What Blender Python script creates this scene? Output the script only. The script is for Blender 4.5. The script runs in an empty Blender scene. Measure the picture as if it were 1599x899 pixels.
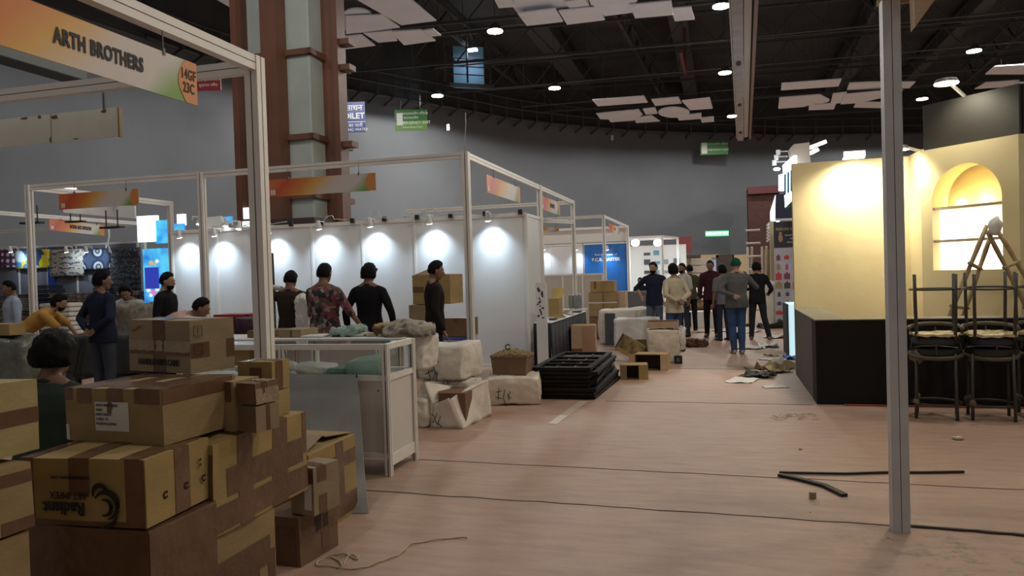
import bpy, bmesh, math, random
from mathutils import Vector, Matrix, noise
SC = bpy.context.scene
COL = SC.collection
R = math.radians
# ------------------------------------------------------------------ camera
F = 1180.0
CAMH = 1.58
_up = Vector((-35.4, 1180.0, 22.5)).normalized()
_yc = Vector((325.0, 32.3, -1180.0)); _yc -= _up * _yc.dot(_up); _yc.normalize()
_xc = _yc.cross(_up)
MC = Matrix((( _xc.x, _yc.x, _up.x), (_xc.y, _yc.y, _up.y), (_xc.z, _yc.z, _up.z)))   # world -> camera
C0 = Vector((0, 0, CAMH))
cam = bpy.data.objects.new('camera', bpy.data.cameras.new('camera'))
COL.objects.link(cam)
cam.data.sensor_width = 36.0
cam.data.lens = F / 1599 * 36
cam.data.clip_start = 0.05; cam.data.clip_end = 300
m4 = MC.transposed().to_4x4(); m4.translation = C0
cam.matrix_world = m4
SC.camera = cam
def ray(px, py): return MC.transposed() @ Vector((px - 799.5, 449.5 - py, -F))
def Pz(px, py, z=0.0):
    r = ray(px, py); return C0 + r * ((z - CAMH) / r.z)
def PY(px, py, Y):
    r = ray(px, py); return C0 + r * (Y / r.y)
def PX(px, py, X):
    r = ray(px, py); return C0 + r * (X / r.x)
def Pd(px, py, d): return C0 + ray(px, py) * (d / F)
# ------------------------------------------------------------------ materials
_M = {}
def mat(key, col=(0.5, 0.5, 0.5), rough=0.6, metal=0.0, var=0.0, vscale=6.0, bump=0.0, bscale=40.0, emit=None, estr=0.0,
        col2=None, trans=0.0, spec=0.5, alpha=1.0, stretch=None):
    if key in _M: return _M[key]
    m = bpy.data.materials.new(key); m.use_nodes = True
    nt = m.node_tree; N = nt.nodes; L = nt.links
    b = N['Principled BSDF']
    b.inputs['Base Color'].default_value = (*col, 1)
    b.inputs['Roughness'].default_value = rough
    b.inputs['Metallic'].default_value = metal
    b.inputs['Specular IOR Level'].default_value = spec
    b.inputs['Transmission Weight'].default_value = trans
    b.inputs['Alpha'].default_value = alpha
    if emit:
        b.inputs['Emission Color'].default_value = (*emit, 1); b.inputs['Emission Strength'].default_value = estr
    tc = N.new('ShaderNodeTexCoord'); mp = N.new('ShaderNodeMapping')
    L.new(tc.outputs['Object'], mp.inputs[0])
    if stretch: mp.inputs['Scale'].default_value = stretch
    if var > 0 or col2:
        n = N.new('ShaderNodeTexNoise'); n.inputs['Scale'].default_value = vscale; n.inputs['Detail'].default_value = 5
        L.new(mp.outputs[0], n.inputs['Vector'])
        r = N.new('ShaderNodeValToRGB'); r.color_ramp.elements[0].position = 0.32; r.color_ramp.elements[1].position = 0.68
        c2 = col2 if col2 else tuple(min(1, c * (1 + var)) for c in col)
        c1 = col if col2 else tuple(c * (1 - var) for c in col)
        r.color_ramp.elements[0].color = (*c1, 1); r.color_ramp.elements[1].color = (*c2, 1)
        L.new(n.outputs['Fac'], r.inputs[0]); L.new(r.outputs[0], b.inputs['Base Color'])
    if bump > 0:
        n2 = N.new('ShaderNodeTexNoise'); n2.inputs['Scale'].default_value = bscale; n2.inputs['Detail'].default_value = 4
        L.new(mp.outputs[0], n2.inputs['Vector'])
        bp = N.new('ShaderNodeBump'); bp.inputs['Strength'].default_value = bump; bp.inputs['Distance'].default_value = 0.02
        L.new(n2.outputs['Fac'], bp.inputs['Height']); L.new(bp.outputs[0], b.inputs['Normal'])
    _M[key] = m
    return m
def nodes_of(m):
    nt = m.node_tree; return nt, nt.nodes, nt.links, nt.nodes['Principled BSDF']
# ------------------------------------------------------------------ objects
def wm(o):
    m = o.matrix_basis.copy()
    while o.parent: o = o.parent; m = o.matrix_basis @ m
    return m
def tag(o, label=None, cat=None, group=None, kind=None):
    if label: o['label'] = label
    if cat: o['category'] = cat
    if group: o['group'] = group
    if kind: o['kind'] = kind
    return o
def thing(name, label, cat, loc=(0, 0, 0), rz=0.0, group=None):
    o = bpy.data.objects.new(name, None); COL.objects.link(o)
    o.empty_display_size = 0.1
    o.matrix_basis = Matrix.Translation(Vector(loc)) @ Matrix.Rotation(rz, 4, 'Z')
    return tag(o, label, cat, group)
def obj(name, bm, m, parent=None, smooth=False, world=False, label=None, cat=None, group=None, kind=None, mats=None):
    """link a bmesh as one object; world=True: the bmesh is in world space"""
    me = bpy.data.meshes.new(name)
    if parent is not None and world:
        bm.transform(wm(parent).inverted())
    base = None
    if parent is None:
        # put the origin at the base centre
        vs = [v.co for v in bm.verts]
        lo = Vector((min(v.x for v in vs), min(v.y for v in vs), min(v.z for v in vs)))
        hi = Vector((max(v.x for v in vs), max(v.y for v in vs), max(v.z for v in vs)))
        base = Vector(((lo.x + hi.x) / 2, (lo.y + hi.y) / 2, lo.z))
        if kind == 'structure': base = Vector((0, 0, 0))
        bm.transform(Matrix.Translation(-base))
    bmesh.ops.recalc_face_normals(bm, faces=bm.faces[:])
    if smooth:
        for f in bm.faces: f.smooth = True
    bm.to_mesh(me); bm.free()
    if smooth == 'auto':
        try: me.set_sharp_from_angle(angle=R(38))
        except Exception: pass
    for mm in (mats if mats else [m]): me.materials.append(mm)
    o = bpy.data.objects.new(name, me); COL.objects.link(o)
    if parent is not None: o.parent = parent
    else: o.matrix_basis = Matrix.Translation(base)
    return tag(o, label, cat, group, kind)
def copy_tree(o, parent=None):
    c = o.copy(); COL.objects.link(c)
    if parent is not None: c.parent = parent
    for ch in list(o.children):
        copy_tree(ch, c)
    return c
# ------------------------------------------------------------------ mesh bits
def B(): return bmesh.new()
def box(bm, c, s, rz=0.0, mtx=None, mi=0):
    r = bmesh.ops.create_cube(bm, size=1.0)
    M = Matrix.Translation(Vector(c)) @ Matrix.Rotation(rz, 4, 'Z') @ Matrix.Diagonal((*s, 1))
    if mtx: M = mtx @ M
    bmesh.ops.transform(bm, matrix=M, verts=r['verts'])
    if mi:
        for f in set(f for v in r['verts'] for f in v.link_faces): f.material_index = mi
    return r['verts']
def boxb(bm, lo, hi, mi=0):
    lo = Vector(lo); hi = Vector(hi)
    return box(bm, (lo + hi) / 2, tuple(abs(a) for a in (hi - lo)), mi=mi)
def bar(bm, a, b, w, h=None, up=(0, 0, 1), mi=0):
    """rectangular bar from a to b"""
    a = Vector(a); b = Vector(b); h = h or w
    d = (b - a); L = d.length; d.normalize()
    u = Vector(up)
    if abs(d.dot(u)) > 0.98: u = Vector((0, 1, 0))
    s = d.cross(u).normalized(); u = s.cross(d).normalized()
    M = Matrix((( s.x, d.x, u.x, 0), (s.y, d.y, u.y, 0), (s.z, d.z, u.z, 0), (0, 0, 0, 1)))
    M = Matrix.Translation((a + b) / 2) @ M
    return box(bm, (0, 0, 0), (w, L, h), mtx=M, mi=mi)
def cyl(bm, a, b, r0, r1=None, seg=12, caps=True):
    a = Vector(a); b = Vector(b); r1 = r0 if r1 is None else r1
    d = b - a; L = d.length
    q = Vector((0, 0, 1)).rotation_difference(d)
    M = Matrix.Translation((a + b) / 2) @ q.to_matrix().to_4x4()
    r = bmesh.ops.create_cone(bm, cap_ends=caps, segments=seg, radius1=max(r0, 1e-4), radius2=max(r1, 1e-4), depth=L, matrix=M)
    return r['verts']
def sph(bm, c, r, sc=(1, 1, 1), sub=2, mtx=None):
    q = bmesh.ops.create_icosphere(bm, subdivisions=sub, radius=1.0)
    M = Matrix.Translation(Vector(c)) @ (mtx if mtx else Matrix.Identity(4)) @ Matrix.Diagonal((r * sc[0], r * sc[1], r * sc[2], 1))
    bmesh.ops.transform(bm, matrix=M, verts=q['verts'])
    return q['verts']
def tube(bm, pts, r, seg=8, closed=False):
    pts = [Vector(p) for p in pts]; n = len(pts); rings = []
    rr = r if isinstance(r, (list, tuple)) else [r] * n
    for i, p in enumerate(pts):
        if closed: d = pts[(i + 1) % n] - pts[i - 1]
        else: d = pts[min(i + 1, n - 1)] - pts[max(i - 1, 0)]
        if d.length < 1e-9: d = Vector((0, 0, 1))
        d.normalize()
        u = Vector((0, 0, 1)) if abs(d.z) < 0.9 else Vector((1, 0, 0))
        s = d.cross(u).normalized(); u = s.cross(d)
        rings.append([bm.verts.new(p + (s * math.cos(2 * math.pi * k / seg) + u * math.sin(2 * math.pi * k / seg)) * rr[i]) for k in range(seg)])
    m = n if closed else n - 1
    for i in range(m):
        a = rings[i]; b = rings[(i + 1) % n]
        for k in range(seg):
            bm.faces.new((a[k], a[(k + 1) % seg], b[(k + 1) % seg], b[k]))
    if not closed:
        bm.faces.new(rings[0][::-1]); bm.faces.new(rings[-1])
def ring(bm, c, rad, r, seg=24, a0=0, a1=360, rx=None, n=None):
    c = Vector(c); full = (a1 - a0) >= 360
    k = seg if full else seg + 1
    pts = [c + Vector((math.cos(R(a0 + (a1 - a0) * i / seg)) * rad, math.sin(R(a0 + (a1 - a0) * i / seg)) * (rx or rad), 0)) for i in range(k)]
    tube(bm, pts, r, 8, closed=full)
def extr(bm, pts, dz):
    """closed polygon pts extruded along vector dz"""
    dz = Vector(dz)
    a = [bm.verts.new(Vector(p)) for p in pts]; b = [bm.verts.new(Vector(p) + dz) for p in pts]
    n = len(a)
    bm.faces.new(a[::-1]); bm.faces.new(b)
    for i in range(n): bm.faces.new((a[i], a[(i + 1) % n], b[(i + 1) % n], b[i]))
def bevel(bm, w=0.004, seg=1):
    bmesh.ops.bevel(bm, geom=bm.edges[:], offset=w, segments=seg, affect='EDGES', clamp_overlap=True)
    return bm
def jitter(bm, amp, scale, seed=0):
    o = Vector((seed * 7.3, seed * 3.1, seed * 1.7))
    for v in bm.verts:
        v.co += noise.noise_vector(v.co * scale + o) * amp
    return bm
def frame_mtx(O, Rv, Uv):
    Rv = Vector(Rv).normalized(); Uv = Vector(Uv).normalized(); Nv = Rv.cross(Uv).normalized(); Uv = Nv.cross(Rv)
    return Matrix(((Rv.x, Uv.x, Nv.x, O[0]), (Rv.y, Uv.y, Nv.y, O[1]), (Rv.z, Uv.z, Nv.z, O[2]), (0, 0, 0, 1)))
def text(s, parent, M, size, m, name='lettering', sx=1.0, bold=0.0, align='CENTER', ex=0.001, spacing=1.0):
    """M: local matrix (x right, y up, z out of the surface) in the parent's space"""
    cu = bpy.data.curves.new('t', 'FONT'); cu.body = s; cu.size = size; cu.extrude = ex; cu.offset = bold
    cu.align_x = align; cu.align_y = 'CENTER'; cu.space_character = spacing; cu.resolution_u = 3
    t = bpy.data.objects.new('t', cu); COL.objects.link(t)
    dg = bpy.context.evaluated_depsgraph_get(); dg.update()
    me = bpy.data.meshes.new_from_object(t.evaluated_get(dg))
    me.transform(M @ Matrix.Diagonal((sx, 1, 1, 1)))
    bpy.data.objects.remove(t); bpy.data.curves.remove(cu)
    me.materials.clear(); me.materials.append(m)
    me.name = name
    o = bpy.data.objects.new(name, me); COL.objects.link(o); o.parent = parent
    return o
def lerp(a, b, t): return a + (b - a) * t
def spot(loc, target, power, angle=60, blend=0.6, col=(1, 1, 1), r=0.05):
    l = bpy.data.lights.new('spot_light', 'SPOT'); l.energy = power; l.spot_size = R(angle); l.spot_blend = blend; l.color = col; l.shadow_soft_size = r
    o = bpy.data.objects.new('spot_light', l); COL.objects.link(o); o.location = loc
    d = Vector(target) - Vector(loc); o.rotation_euler = d.to_track_quat('-Z', 'Y').to_euler()
    return o
def point(loc, power, col=(1, 1, 1), r=0.1):
    l = bpy.data.lights.new('point_light', 'POINT'); l.energy = power; l.color = col; l.shadow_soft_size = r
    o = bpy.data.objects.new('point_light', l); COL.objects.link(o); o.location = loc; return o
def area(loc, target, power, sx, sy, col=(1, 1, 1)):
    l = bpy.data.lights.new('area_light', 'AREA'); l.shape = 'RECTANGLE'; l.size = sx; l.size_y = sy; l.energy = power; l.color = col
    o = bpy.data.objects.new('area_light', l); COL.objects.link(o); o.location = loc
    d = Vector(target) - Vector(loc); o.rotation_euler = d.to_track_quat('-Z', 'Y').to_euler(); return o
ORD = ['first', 'second', 'third', 'fourth', 'fifth', 'sixth', 'seventh', 'eighth', 'ninth', 'tenth', 'eleventh', 'twelfth', 'thirteenth', 'fourteenth']
# shared materials
ALU = mat('white_profile', (0.74, 0.71, 0.66), 0.4, var=0.05, vscale=3, bump=0.05)
PANEL = mat('white_panel', (0.66, 0.66, 0.66), 0.45, var=0.03, vscale=2)
BLACK = mat('black_paint', (0.012, 0.012, 0.013), 0.6)
DARK = mat('dark_steel', (0.035, 0.036, 0.038), 0.7, var=0.3)
INK = mat('black_ink', (0.01, 0.01, 0.012), 0.6)
WHITEP = mat('white_paint', (0.75, 0.75, 0.74), 0.5)
K_HALL = 1.0; K_NEAR = 0.6; K_WORLD = 0.22; EXPO = 0.0
# ================================================================== THE HALL
# floor: pink carpet under scuffed polythene
mf = mat('floor_sheet', (0.40, 0.23, 0.175), 0.42)
nt, N, L, b = nodes_of(mf)
tc = N.new('ShaderNodeTexCoord')
def nz(scale, stretch=None, detail=6, rough=0.6):
    n = N.new('ShaderNodeTexNoise'); n.inputs['Scale'].default_value = scale; n.inputs['Detail'].default_value = detail; n.inputs['Roughness'].default_value = rough
    mp = N.new('ShaderNodeMapping'); L.new(tc.outputs['Object'], mp.inputs[0]); L.new(mp.outputs[0], n.inputs['Vector'])
    if stretch: mp.inputs['Scale'].default_value = stretch
    return n
n1 = nz(0.5); n2 = nz(3.0, (1, 4, 1)); n3 = nz(14, (1, 6, 1), 8, 0.75)
r1 = N.new('ShaderNodeValToRGB'); r1.color_ramp.elements[0].color = (0.42, 0.268, 0.205, 1); r1.color_ramp.elements[1].color = (0.49, 0.340, 0.258, 1)
r1.color_ramp.elements[0].position = .35; r1.color_ramp.elements[1].position = .65
L.new(n1.outputs['Fac'], r1.inputs[0])
r2 = N.new('ShaderNodeValToRGB'); r2.color_ramp.elements[0].color = (0.80, 0.79, 0.78, 1); r2.color_ramp.elements[1].color = (1.06, 1.05, 1.03, 1)
r2.color_ramp.elements[0].position = .3; r2.color_ramp.elements[1].position = .62
L.new(n2.outputs['Fac'], r2.inputs[0])
mx = N.new('ShaderNodeMix'); mx.data_type = 'RGBA'; mx.blend_type = 'MULTIPLY'; mx.inputs[0].default_value = 0.8
L.new(r1.outputs[0], mx.inputs[6]); L.new(r2.outputs[0], mx.inputs[7])
# dirty patch of grit on the right
gm = N.new('ShaderNodeVectorMath'); gm.operation = 'DISTANCE'; gm.inputs[1].default_value = Pz(1490, 862)
L.new(tc.outputs['Object'], gm.inputs[0])
mr = N.new('ShaderNodeMapRange'); mr.inputs[1].default_value = 0.05; mr.inputs[2].default_value = 0.75; mr.inputs[3].default_value = 1; mr.inputs[4].default_value = 0
L.new(gm.outputs['Value'], mr.inputs[0])
n5 = nz(7, None, 10, 0.8); r5 = N.new('ShaderNodeValToRGB'); r5.color_ramp.elements[0].position = .5; r5.color_ramp.elements[1].position = .62
L.new(n5.outputs['Fac'], r5.inputs[0])
mm = N.new('ShaderNodeMath'); mm.operation = 'MULTIPLY'; L.new(mr.outputs[0], mm.inputs[0]); L.new(r5.outputs[0], mm.inputs[1])
mx2 = N.new('ShaderNodeMix'); mx2.data_type = 'RGBA'; L.new(mm.outputs[0], mx2.inputs[0]); L.new(mx.outputs[2], mx2.inputs[6]); mx2.inputs[7].default_value = (0.16, 0.15, 0.10, 1)
L.new(mx2.outputs[2], b.inputs['Base Color'])
rr = N.new('ShaderNodeMapRange'); rr.inputs[3].default_value = 0.33; rr.inputs[4].default_value = 0.62; L.new(n3.outputs['Fac'], rr.inputs[0]); L.new(rr.outputs[0], b.inputs['Roughness'])
bp = N.new('ShaderNodeBump'); bp.inputs['Strength'].default_value = 0.35; bp.inputs['Distance'].default_value = 0.02
L.new(n3.outputs['Fac'], bp.inputs['Height']); L.new(bp.outputs[0], b.inputs['Normal'])
bm = B(); boxb(bm, (-32, -6, -0.05), (34, 66, 0)); obj('floor', bm, mf, kind='structure')
# joins in the polythene
mseam = mat('seam_dark', (0.05, 0.035, 0.03), 0.8)
def strip(name, pts, w, h=0.003, m=mseam, **k):
    bm = B(); P = [Vector(p) for p in pts]
    for i in range(len(P) - 1): bar(bm, P[i] + Vector((0, 0, h / 2)), P[i + 1] + Vector((0, 0, h / 2)), w * random.uniform(.7, 1.3), h)
    return obj(name, bm, m, **k)
random.seed(3)
def wob(a, b, n, amp):
    return [a.lerp(b, i / n) + Vector((0, random.uniform(-amp, amp), 0)) for i in range(n + 1)]
strip('trim_1', wob(Pz(520, 762), Pz(1412, 822), 24, .012), .009, kind='structure')
strip('trim_2', wob(Pz(600, 715), Pz(1599, 765), 24, .01), .006, kind='structure')
strip('trim_3', wob(Pz(1416, 822), Pz(1640, 840), 12, .008), .024, .012, kind='structure')
strip('trim_4', wob(Pz(945, 626), Pz(1270, 632), 14, .01), .006, kind='structure')
strip('trim_5', wob(Pz(1000, 575), Pz(1245, 577), 10, .01), .006, kind='structure')
# walls: long curved grey wall
mw = mat('grey_wall', (0.165, 0.178, 0.200), 0.85, var=0.08, vscale=0.35, bump=0.08, bscale=5)
WP = [(-20, -6), (-20, 12), (-19.3, 21.9), (-18.5, 26), (-17.0, 30), (-15.2, 33.3), (-13.2, 36.7), (-10.9, 40.8), (-8, 44.1), (-4.6, 47.4), (0.8, 50.7), (4.5, 53.1), (11.5, 55.6), (20.1, 59), (31, 62)]
def smooth_poly(P, n=4):
    out = []
    for i in range(len(P) - 1):
        p0 = Vector(P[max(i - 1, 0)]); p1 = Vector(P[i]); p2 = Vector(P[i + 1]); p3 = Vector(P[min(i + 2, len(P) - 1)])
        for k in range(n):
            t = k / n
            out.append(0.5 * ((2 * p1) + (p2 - p0) * t + (2 * p0 - 5 * p1 + 4 * p2 - p3) * t * t + (3 * p1 - p0 - 3 * p2 + p3) * t ** 3))
    out.append(Vector(P[-1])); return out
WS = smooth_poly(WP)
def offs(P, o):
    out = []
    for i, p in enumerate(P):
        d = (P[min(i + 1, len(P) - 1)] - P[max(i - 1, 0)]).normalized(); out.append(p + Vector((d.y, -d.x)) * o)
    return out
def ribbon(bm, P, o0, o1, z0, z1):
    A = offs(P, o0); Bb = offs(P, o1); prev = None
    for a, b_ in zip(A, Bb):
        q = [bm.verts.new((a.x, a.y, z0)), bm.verts.new((b_.x, b_.y, z0)), bm.verts.new((b_.x, b_.y, z1)), bm.verts.new((a.x, a.y, z1))]
        if prev:
            for k in range(4): bm.faces.new((prev[k], prev[(k + 1) % 4], q[(k + 1) % 4], q[k]))
        prev = q
bm = B(); ribbon(bm, WS, 0, -0.3, 0, 10.2); obj('wall_back', bm, mw, kind='structure', smooth='auto')
mc = mat('ceiling_black', (0.055, 0.057, 0.060), 0.9, var=0.3, vscale=0.4)
bm = B(); ribbon(bm, WS, 0.35, -0.3, 10.2, 13.2); obj('wall_upper', bm, mc, kind='structure')
bm = B(); boxb(bm, (-32, -6, 13.2), (34, 66, 13.4)); obj('ceiling', bm, mc, kind='structure')
bm = B(); boxb(bm, (30.7, -6, 0), (31, 62, 13.2)); obj('wall_right', bm, mw, kind='structure')
# catwalk pipes hugging the wall top
mr_ = mat('pipe_grey', (0.07, 0.07, 0.072), 0.5)
P3 = lambda o, z: [(p.x, p.y, z) for p in offs(WS, o)]
t = thing('wall_railing', 'dark grey pipe railing with brackets running along the top of the grey wall', 'railing', (-10.9, 40.8, 10))
for o_, z_, r_ in ((.55, 10.05, .09), (.75, 10.55, .05), (.75, 11.05, .04)):
    bm = B(); tube(bm, P3(o_, z_)[8:], r_, 6); obj('rail', bm, mr_, t, world=True, smooth=True)
for i in range(9, len(WS), 1):
    a = offs(WS, 0)[i]; c = offs(WS, .75)[i]
    bm = B(); bar(bm, (a.x, a.y, 9.75), (c.x, c.y, 10.0), .09); bar(bm, (c.x, c.y, 9.95), (c.x, c.y, 11.1), .07); obj('bracket', bm, mr_, t, world=True)
# roof trusses
mt = mat('truss_black', (0.06, 0.062, 0.065), 0.75)
def truss(a, b, h, n, r=.05):
    bm = B(); a = Vector(a); b = Vector(b); u = Vector((0, 0, h))
    bar(bm, a, b, r * 2); bar(bm, a + u, b + u, r * 2)
    for i in range(n):
        p = a.lerp(b, i / n); q = a.lerp(b, (i + .5) / n) + u; s = a.lerp(b, (i + 1) / n)
        bar(bm, p, q, r); bar(bm, q, s, r)
    return bm
rw = ['behind the first row of lamps', 'over the near stands', 'over the glass counter stand', 'above the brown column', 'over the middle of the aisle', 'before the far ceiling panels', 'over the far ceiling panels', 'nearest the curved back wall']
for i, Y in enumerate((10, 15, 20, 25, 30, 35, 41, 47)):
    bm = truss((-17, Y, 10.6), (30, Y + 4, 10.6), 1.2, 22); obj('roof_truss', bm, mt, label='black lattice roof truss crossing the hall, ' + rw[i], cat='truss', group='roof trusses crossing the hall')
for i, X in enumerate((-12, -5, 5, 12)):
    bm = truss((X, 4, 11.9), (X + 2, 50, 11.9), .9, 20, .07)
    obj('roof_truss', bm, mt, label='black lattice roof truss running lengthwise, %s from the left wall' % ORD[i], cat='truss', group='roof trusses running lengthwise')
# ventilation ducts
for i, (x, y0, y1, w) in enumerate(((-7.5, 14, 46, 1.1), (-1.5, 12, 50, .8), (7, 10, 52, 1.2), (11, 12, 54, .6))):
    bm = B(); boxb(bm, (x - w / 2, y0, 12.2), (x + w / 2, y1, 12.9)); bevel(bm, .03)
    obj('ventilation_duct', bm, mt, label='black ventilation duct under the dark ceiling, %s from the left' % ORD[i], cat='duct', group='black ventilation ducts')
# thin sprinkler pipes
random.seed(11)
mpipe = mat('pipe_mid', (0.09, 0.09, 0.095), 0.5); mred = mat('red_pipe', (0.16, 0.03, 0.02), 0.5)
for i in range(7):
    Y = 12.6 + i * 4.3; z_ = 10.25
    t = thing('sprinkler_pipe', 'thin sprinkler pipe with drop rods under the black ceiling, %s row from the camera' % ORD[i], 'pipe', (0, Y, z_), group='thin sprinkler pipes under the ceiling')
    bm = B(); tube(bm, [(-14.5 + i * .8, Y, z_), (24, Y + 1.2, z_)], .03, 6); obj('pipe', bm, mpipe, t, world=True)
    for k in range(10):
        x = -12.3 + k * 3.7; y = Y + 1.2 * (x + 14.5) / 38.5
        bm = B(); bar(bm, (x, y, z_), (x, y, 12.1), .025); obj('drop_rod', bm, mpipe, t, world=True)
bm = B(); a = Pz(1062, 80, 10.2); c = Pz(1070, 115, 10.2); tube(bm, [a, c, c + Vector((0, 0, 2))], .07, 8); obj('red_pipe', bm, mred, label='dull red fire pipe under the black ceiling', cat='pipe')
# small lit blue service platform high on the left
mblue = mat('blue_grey_panel', (0.12, 0.22, 0.30), 0.6)
t = thing('service_platform', 'blue-grey lit service platform with railings high above the emergency exit sign', 'platform', Pd(725, 130, 34))
p0 = Pd(702, 132, 34); p1 = Pd(772, 136, 34); pu = Vector((0, 0, 1.9)); bk = Vector((0, .6, 0))
bm = B(); extr(bm, [p0 + bk, Pd(750, 134, 34) + bk, Pd(750, 134, 34) + bk + pu, p0 + bk + pu], (0, .1, 0)); obj('back_panel', bm, mblue, t, world=True)
bm = B(); bar(bm, p0, p1, .2, .15); obj('deck', bm, mt, t, world=True)
for z_ in (.35, .7, 1.05):
    bm = B(); bar(bm, p0 + Vector((0, 0, z_)) - bk, p1 + Vector((0, 0, z_)) - bk, .04); obj('rail', bm, mred, t, world=True)
for k in (0, .5, 1):
    bm = B(); q = p0.lerp(p1, k) - bk; bar(bm, q, q + Vector((0, 0, 2.2)), .07); obj('post', bm, mt, t, world=True)
bm = B(); boxb(bm, Pd(738, 78, 33.6) - Vector((.2, .1, .05)), Pd(738, 78, 33.6) + Vector((.2, .1, .05))); obj('lamp', bm, mat('lamp_cool', (1, 1, 1), emit=(.8, .93, 1), estr=12), t, world=True)
spot(Pd(738, 79, 33.3), Pd(720, 125, 34.6), 90, 110, 1, (.6, .8, 1), .1)
# ceiling clouds: white acoustic panels
mcl = mat('acoustic_white', (0.82, 0.86, 0.94), 0.8, var=0.03, vscale=1)
def zz(ox, oy, s): return lambda x, y: (ox + x / s, oy + y / s)
z5 = zz(380, 0, 3.745); z1 = zz(0, 0, 3.745); zb = zz(760, 0, 3.745); zd = zz(1140, 0, 3.4837)
CL = [
 ('over the brown column', z5, [[(560, -60), (985, 0), (1128, 122), (925, 148), (700, 20)], ('c', 665, 122, 105, 72), [(600, 100), (815, 88), (915, 162), (600, 200)], [(700, 195), (870, 180), (900, 240), (790, 250)], [(860, 185), (1040, 175), (1125, 240), (940, 265)], [(1050, 180), (1110, 170), (1157, 208), (1100, 215)], [(575, 215), (690, 205), (772, 268), (585, 290)]]),
 ('left of the brown column', z1, [[(1200, -40), (1560, -40), (1560, 58), (1400, 75)], [(1390, 140), (1560, 120), (1560, 240), (1500, 190)]]),
 ('at the top centre of the hall', zb, [[(30, -30), (120, -30), (175, 40), (70, 48)], [(110, -10), (580, -40), (600, 30), (180, 75)], [(180, 80), (400, 52), (447, 128), (235, 152)], [(420, 65), (655, 40), (692, 118), (470, 145)], [(455, 15), (575, -5), (630, 80), (530, 100)], [(620, 30), (870, 12), (890, 70), (690, 95)], [(835, 30), (1080, 5), (1090, 88), (868, 108)], [(1075, 50), (1195, 42), (1217, 115), (1100, 125)], [(590, -30), (880, -40), (880, 10), (610, 32)]]),
 ('beyond the aisle before the back wall', zb, [[(617, 585), (920, 562), (942, 600), (650, 622)], [(962, 582), (1122, 568), (1140, 605), (985, 620)], [(1140, 590), (1305, 572), (1322, 635), (1190, 645)], [(640, 665), (890, 640), (912, 670), (858, 705), (725, 715), (712, 698), (665, 698)], ('c', 840, 668, 68, 22), [(912, 638), (985, 630), (1000, 665), (930, 670)], ('c', 1095, 658, 92, 31), [(860, 690), (965, 675), (1015, 710), (875, 720)], [(1112, 680), (1255, 662), (1257, 695), (1125, 705)], [(1250, 690), (1325, 682), (1328, 712), (1258, 718)]]),
 ('behind the tall white post on the right', zd, [[(280, 455), (607, 430), (590, 470), (277, 492)], [(650, 452), (780, 446), (1010, 446), (975, 480), (635, 490)], [(268, 532), (490, 515), (540, 540), (400, 582), (262, 592)], ('c', 460, 545, 82, 18), [(430, 570), (578, 560), (565, 595), (427, 600)], [(560, 510), (635, 502), (635, 558), (545, 566)], [(620, 515), (780, 500), (940, 490), (910, 515), (690, 562), (600, 568)], [(690, 552), (910, 560), (885, 590), (672, 585)]]),
 ('above the black fascia on the right', zd, [[(1440, 362), (1700, 345), (1700, 405), (1388, 405)], [(1390, 450), (1575, 437), (1560, 470), (1330, 485)], [(1565, 450), (1700, 440), (1700, 518), (1565, 515)]]),
]
shape = lambda q: 'round' if q[0] == 'c' else 'rectangular'
for gn, zf, polys in CL:
    for i, q in enumerate(polys):
        z = 9.3 + (0.12 if (q[0] == 'c' or i % 3 == 1) else 0) + (i % 2) * .06 + (-.1 if q[0] == 'c' else 0)
        if q[0] == 'c': pts = [zf(q[1] + q[3] * math.cos(R(a)), q[2] + q[4] * math.sin(R(a))) for a in range(0, 360, 15)]
        else: pts = [zf(*p) for p in q]
        P = [Pz(*p, z) for p in pts]
        cen = sum(P, Vector()) / len(P)
        t = thing('ceiling_panel', 'white %s acoustic panel hanging %s, %s of its cluster from the near side' % (shape(q), gn, ORD[i]), 'ceiling panel', cen, group='white ceiling panels ' + gn)
        bm = B(); extr(bm, P, (0, 0, .04)); obj('board', bm, mcl, t, world=True)
        for k in (0, len(P) // 2):
            p = P[k].lerp(cen, .3); bm = B(); cyl(bm, p + Vector((0, 0, .04)), (p.x, p.y, 13.2), .008, seg=6); obj('hanger', bm, mt, t, world=True)
# ceiling lamps
mh = mat('lamp_housing', (0.10, 0.10, 0.10), 0.4)
mlen = mat('lamp_glass_on', (1, 1, 1), emit=(1, .98, .88), estr=30)
lamp0 = thing('ceiling_lamp', 'x', 'lamp', (0, 0, 9.6), group='round lamps hanging from the dark ceiling')
bm = B(); cyl(bm, (0, 0, 0), (0, 0, .22), .26, .12, 20); obj('housing', bm, mh, lamp0, smooth='auto')
bm = B(); cyl(bm, (0, 0, -.04), (0, 0, 0), .25, .25, 20); obj('diffuser', bm, mlen, lamp0)
bm = B(); cyl(bm, (0, 0, .2), (0, 0, 3.6), .012, seg=6); obj('rod', bm, mt, lamp0)
LP = [(773, 48, 'right of the ceiling panels over the brown column'), (866, 137, 'between the two central ceiling panel clusters'), (683, 149, 'above the green emergency exit sign'), (1126, 9, 'at the top edge beside the hanging girder'), (1132, 113, 'left of the hanging girder, lower one'),
      (1143, 181, 'beside the far end of the hanging girder'), (1400, 200, 'just right of the tall white post'), (1440, 154, 'left of the black fascia corner'), (1521, 79, 'highest above the black fascia')]
for i, (x, y, w) in enumerate(LP):
    o = lamp0 if i == 0 else copy_tree(lamp0)
    p = Pz(x, y, 9.6); o.matrix_basis = Matrix.Translation(p); o['label'] = 'glowing round ceiling lamp ' + w
    spot(p - Vector((0, 0, .1)), p - Vector((0, 0, 9)), 900 * K_HALL, 176, .12, (1, .96, .88), .25)
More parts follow.
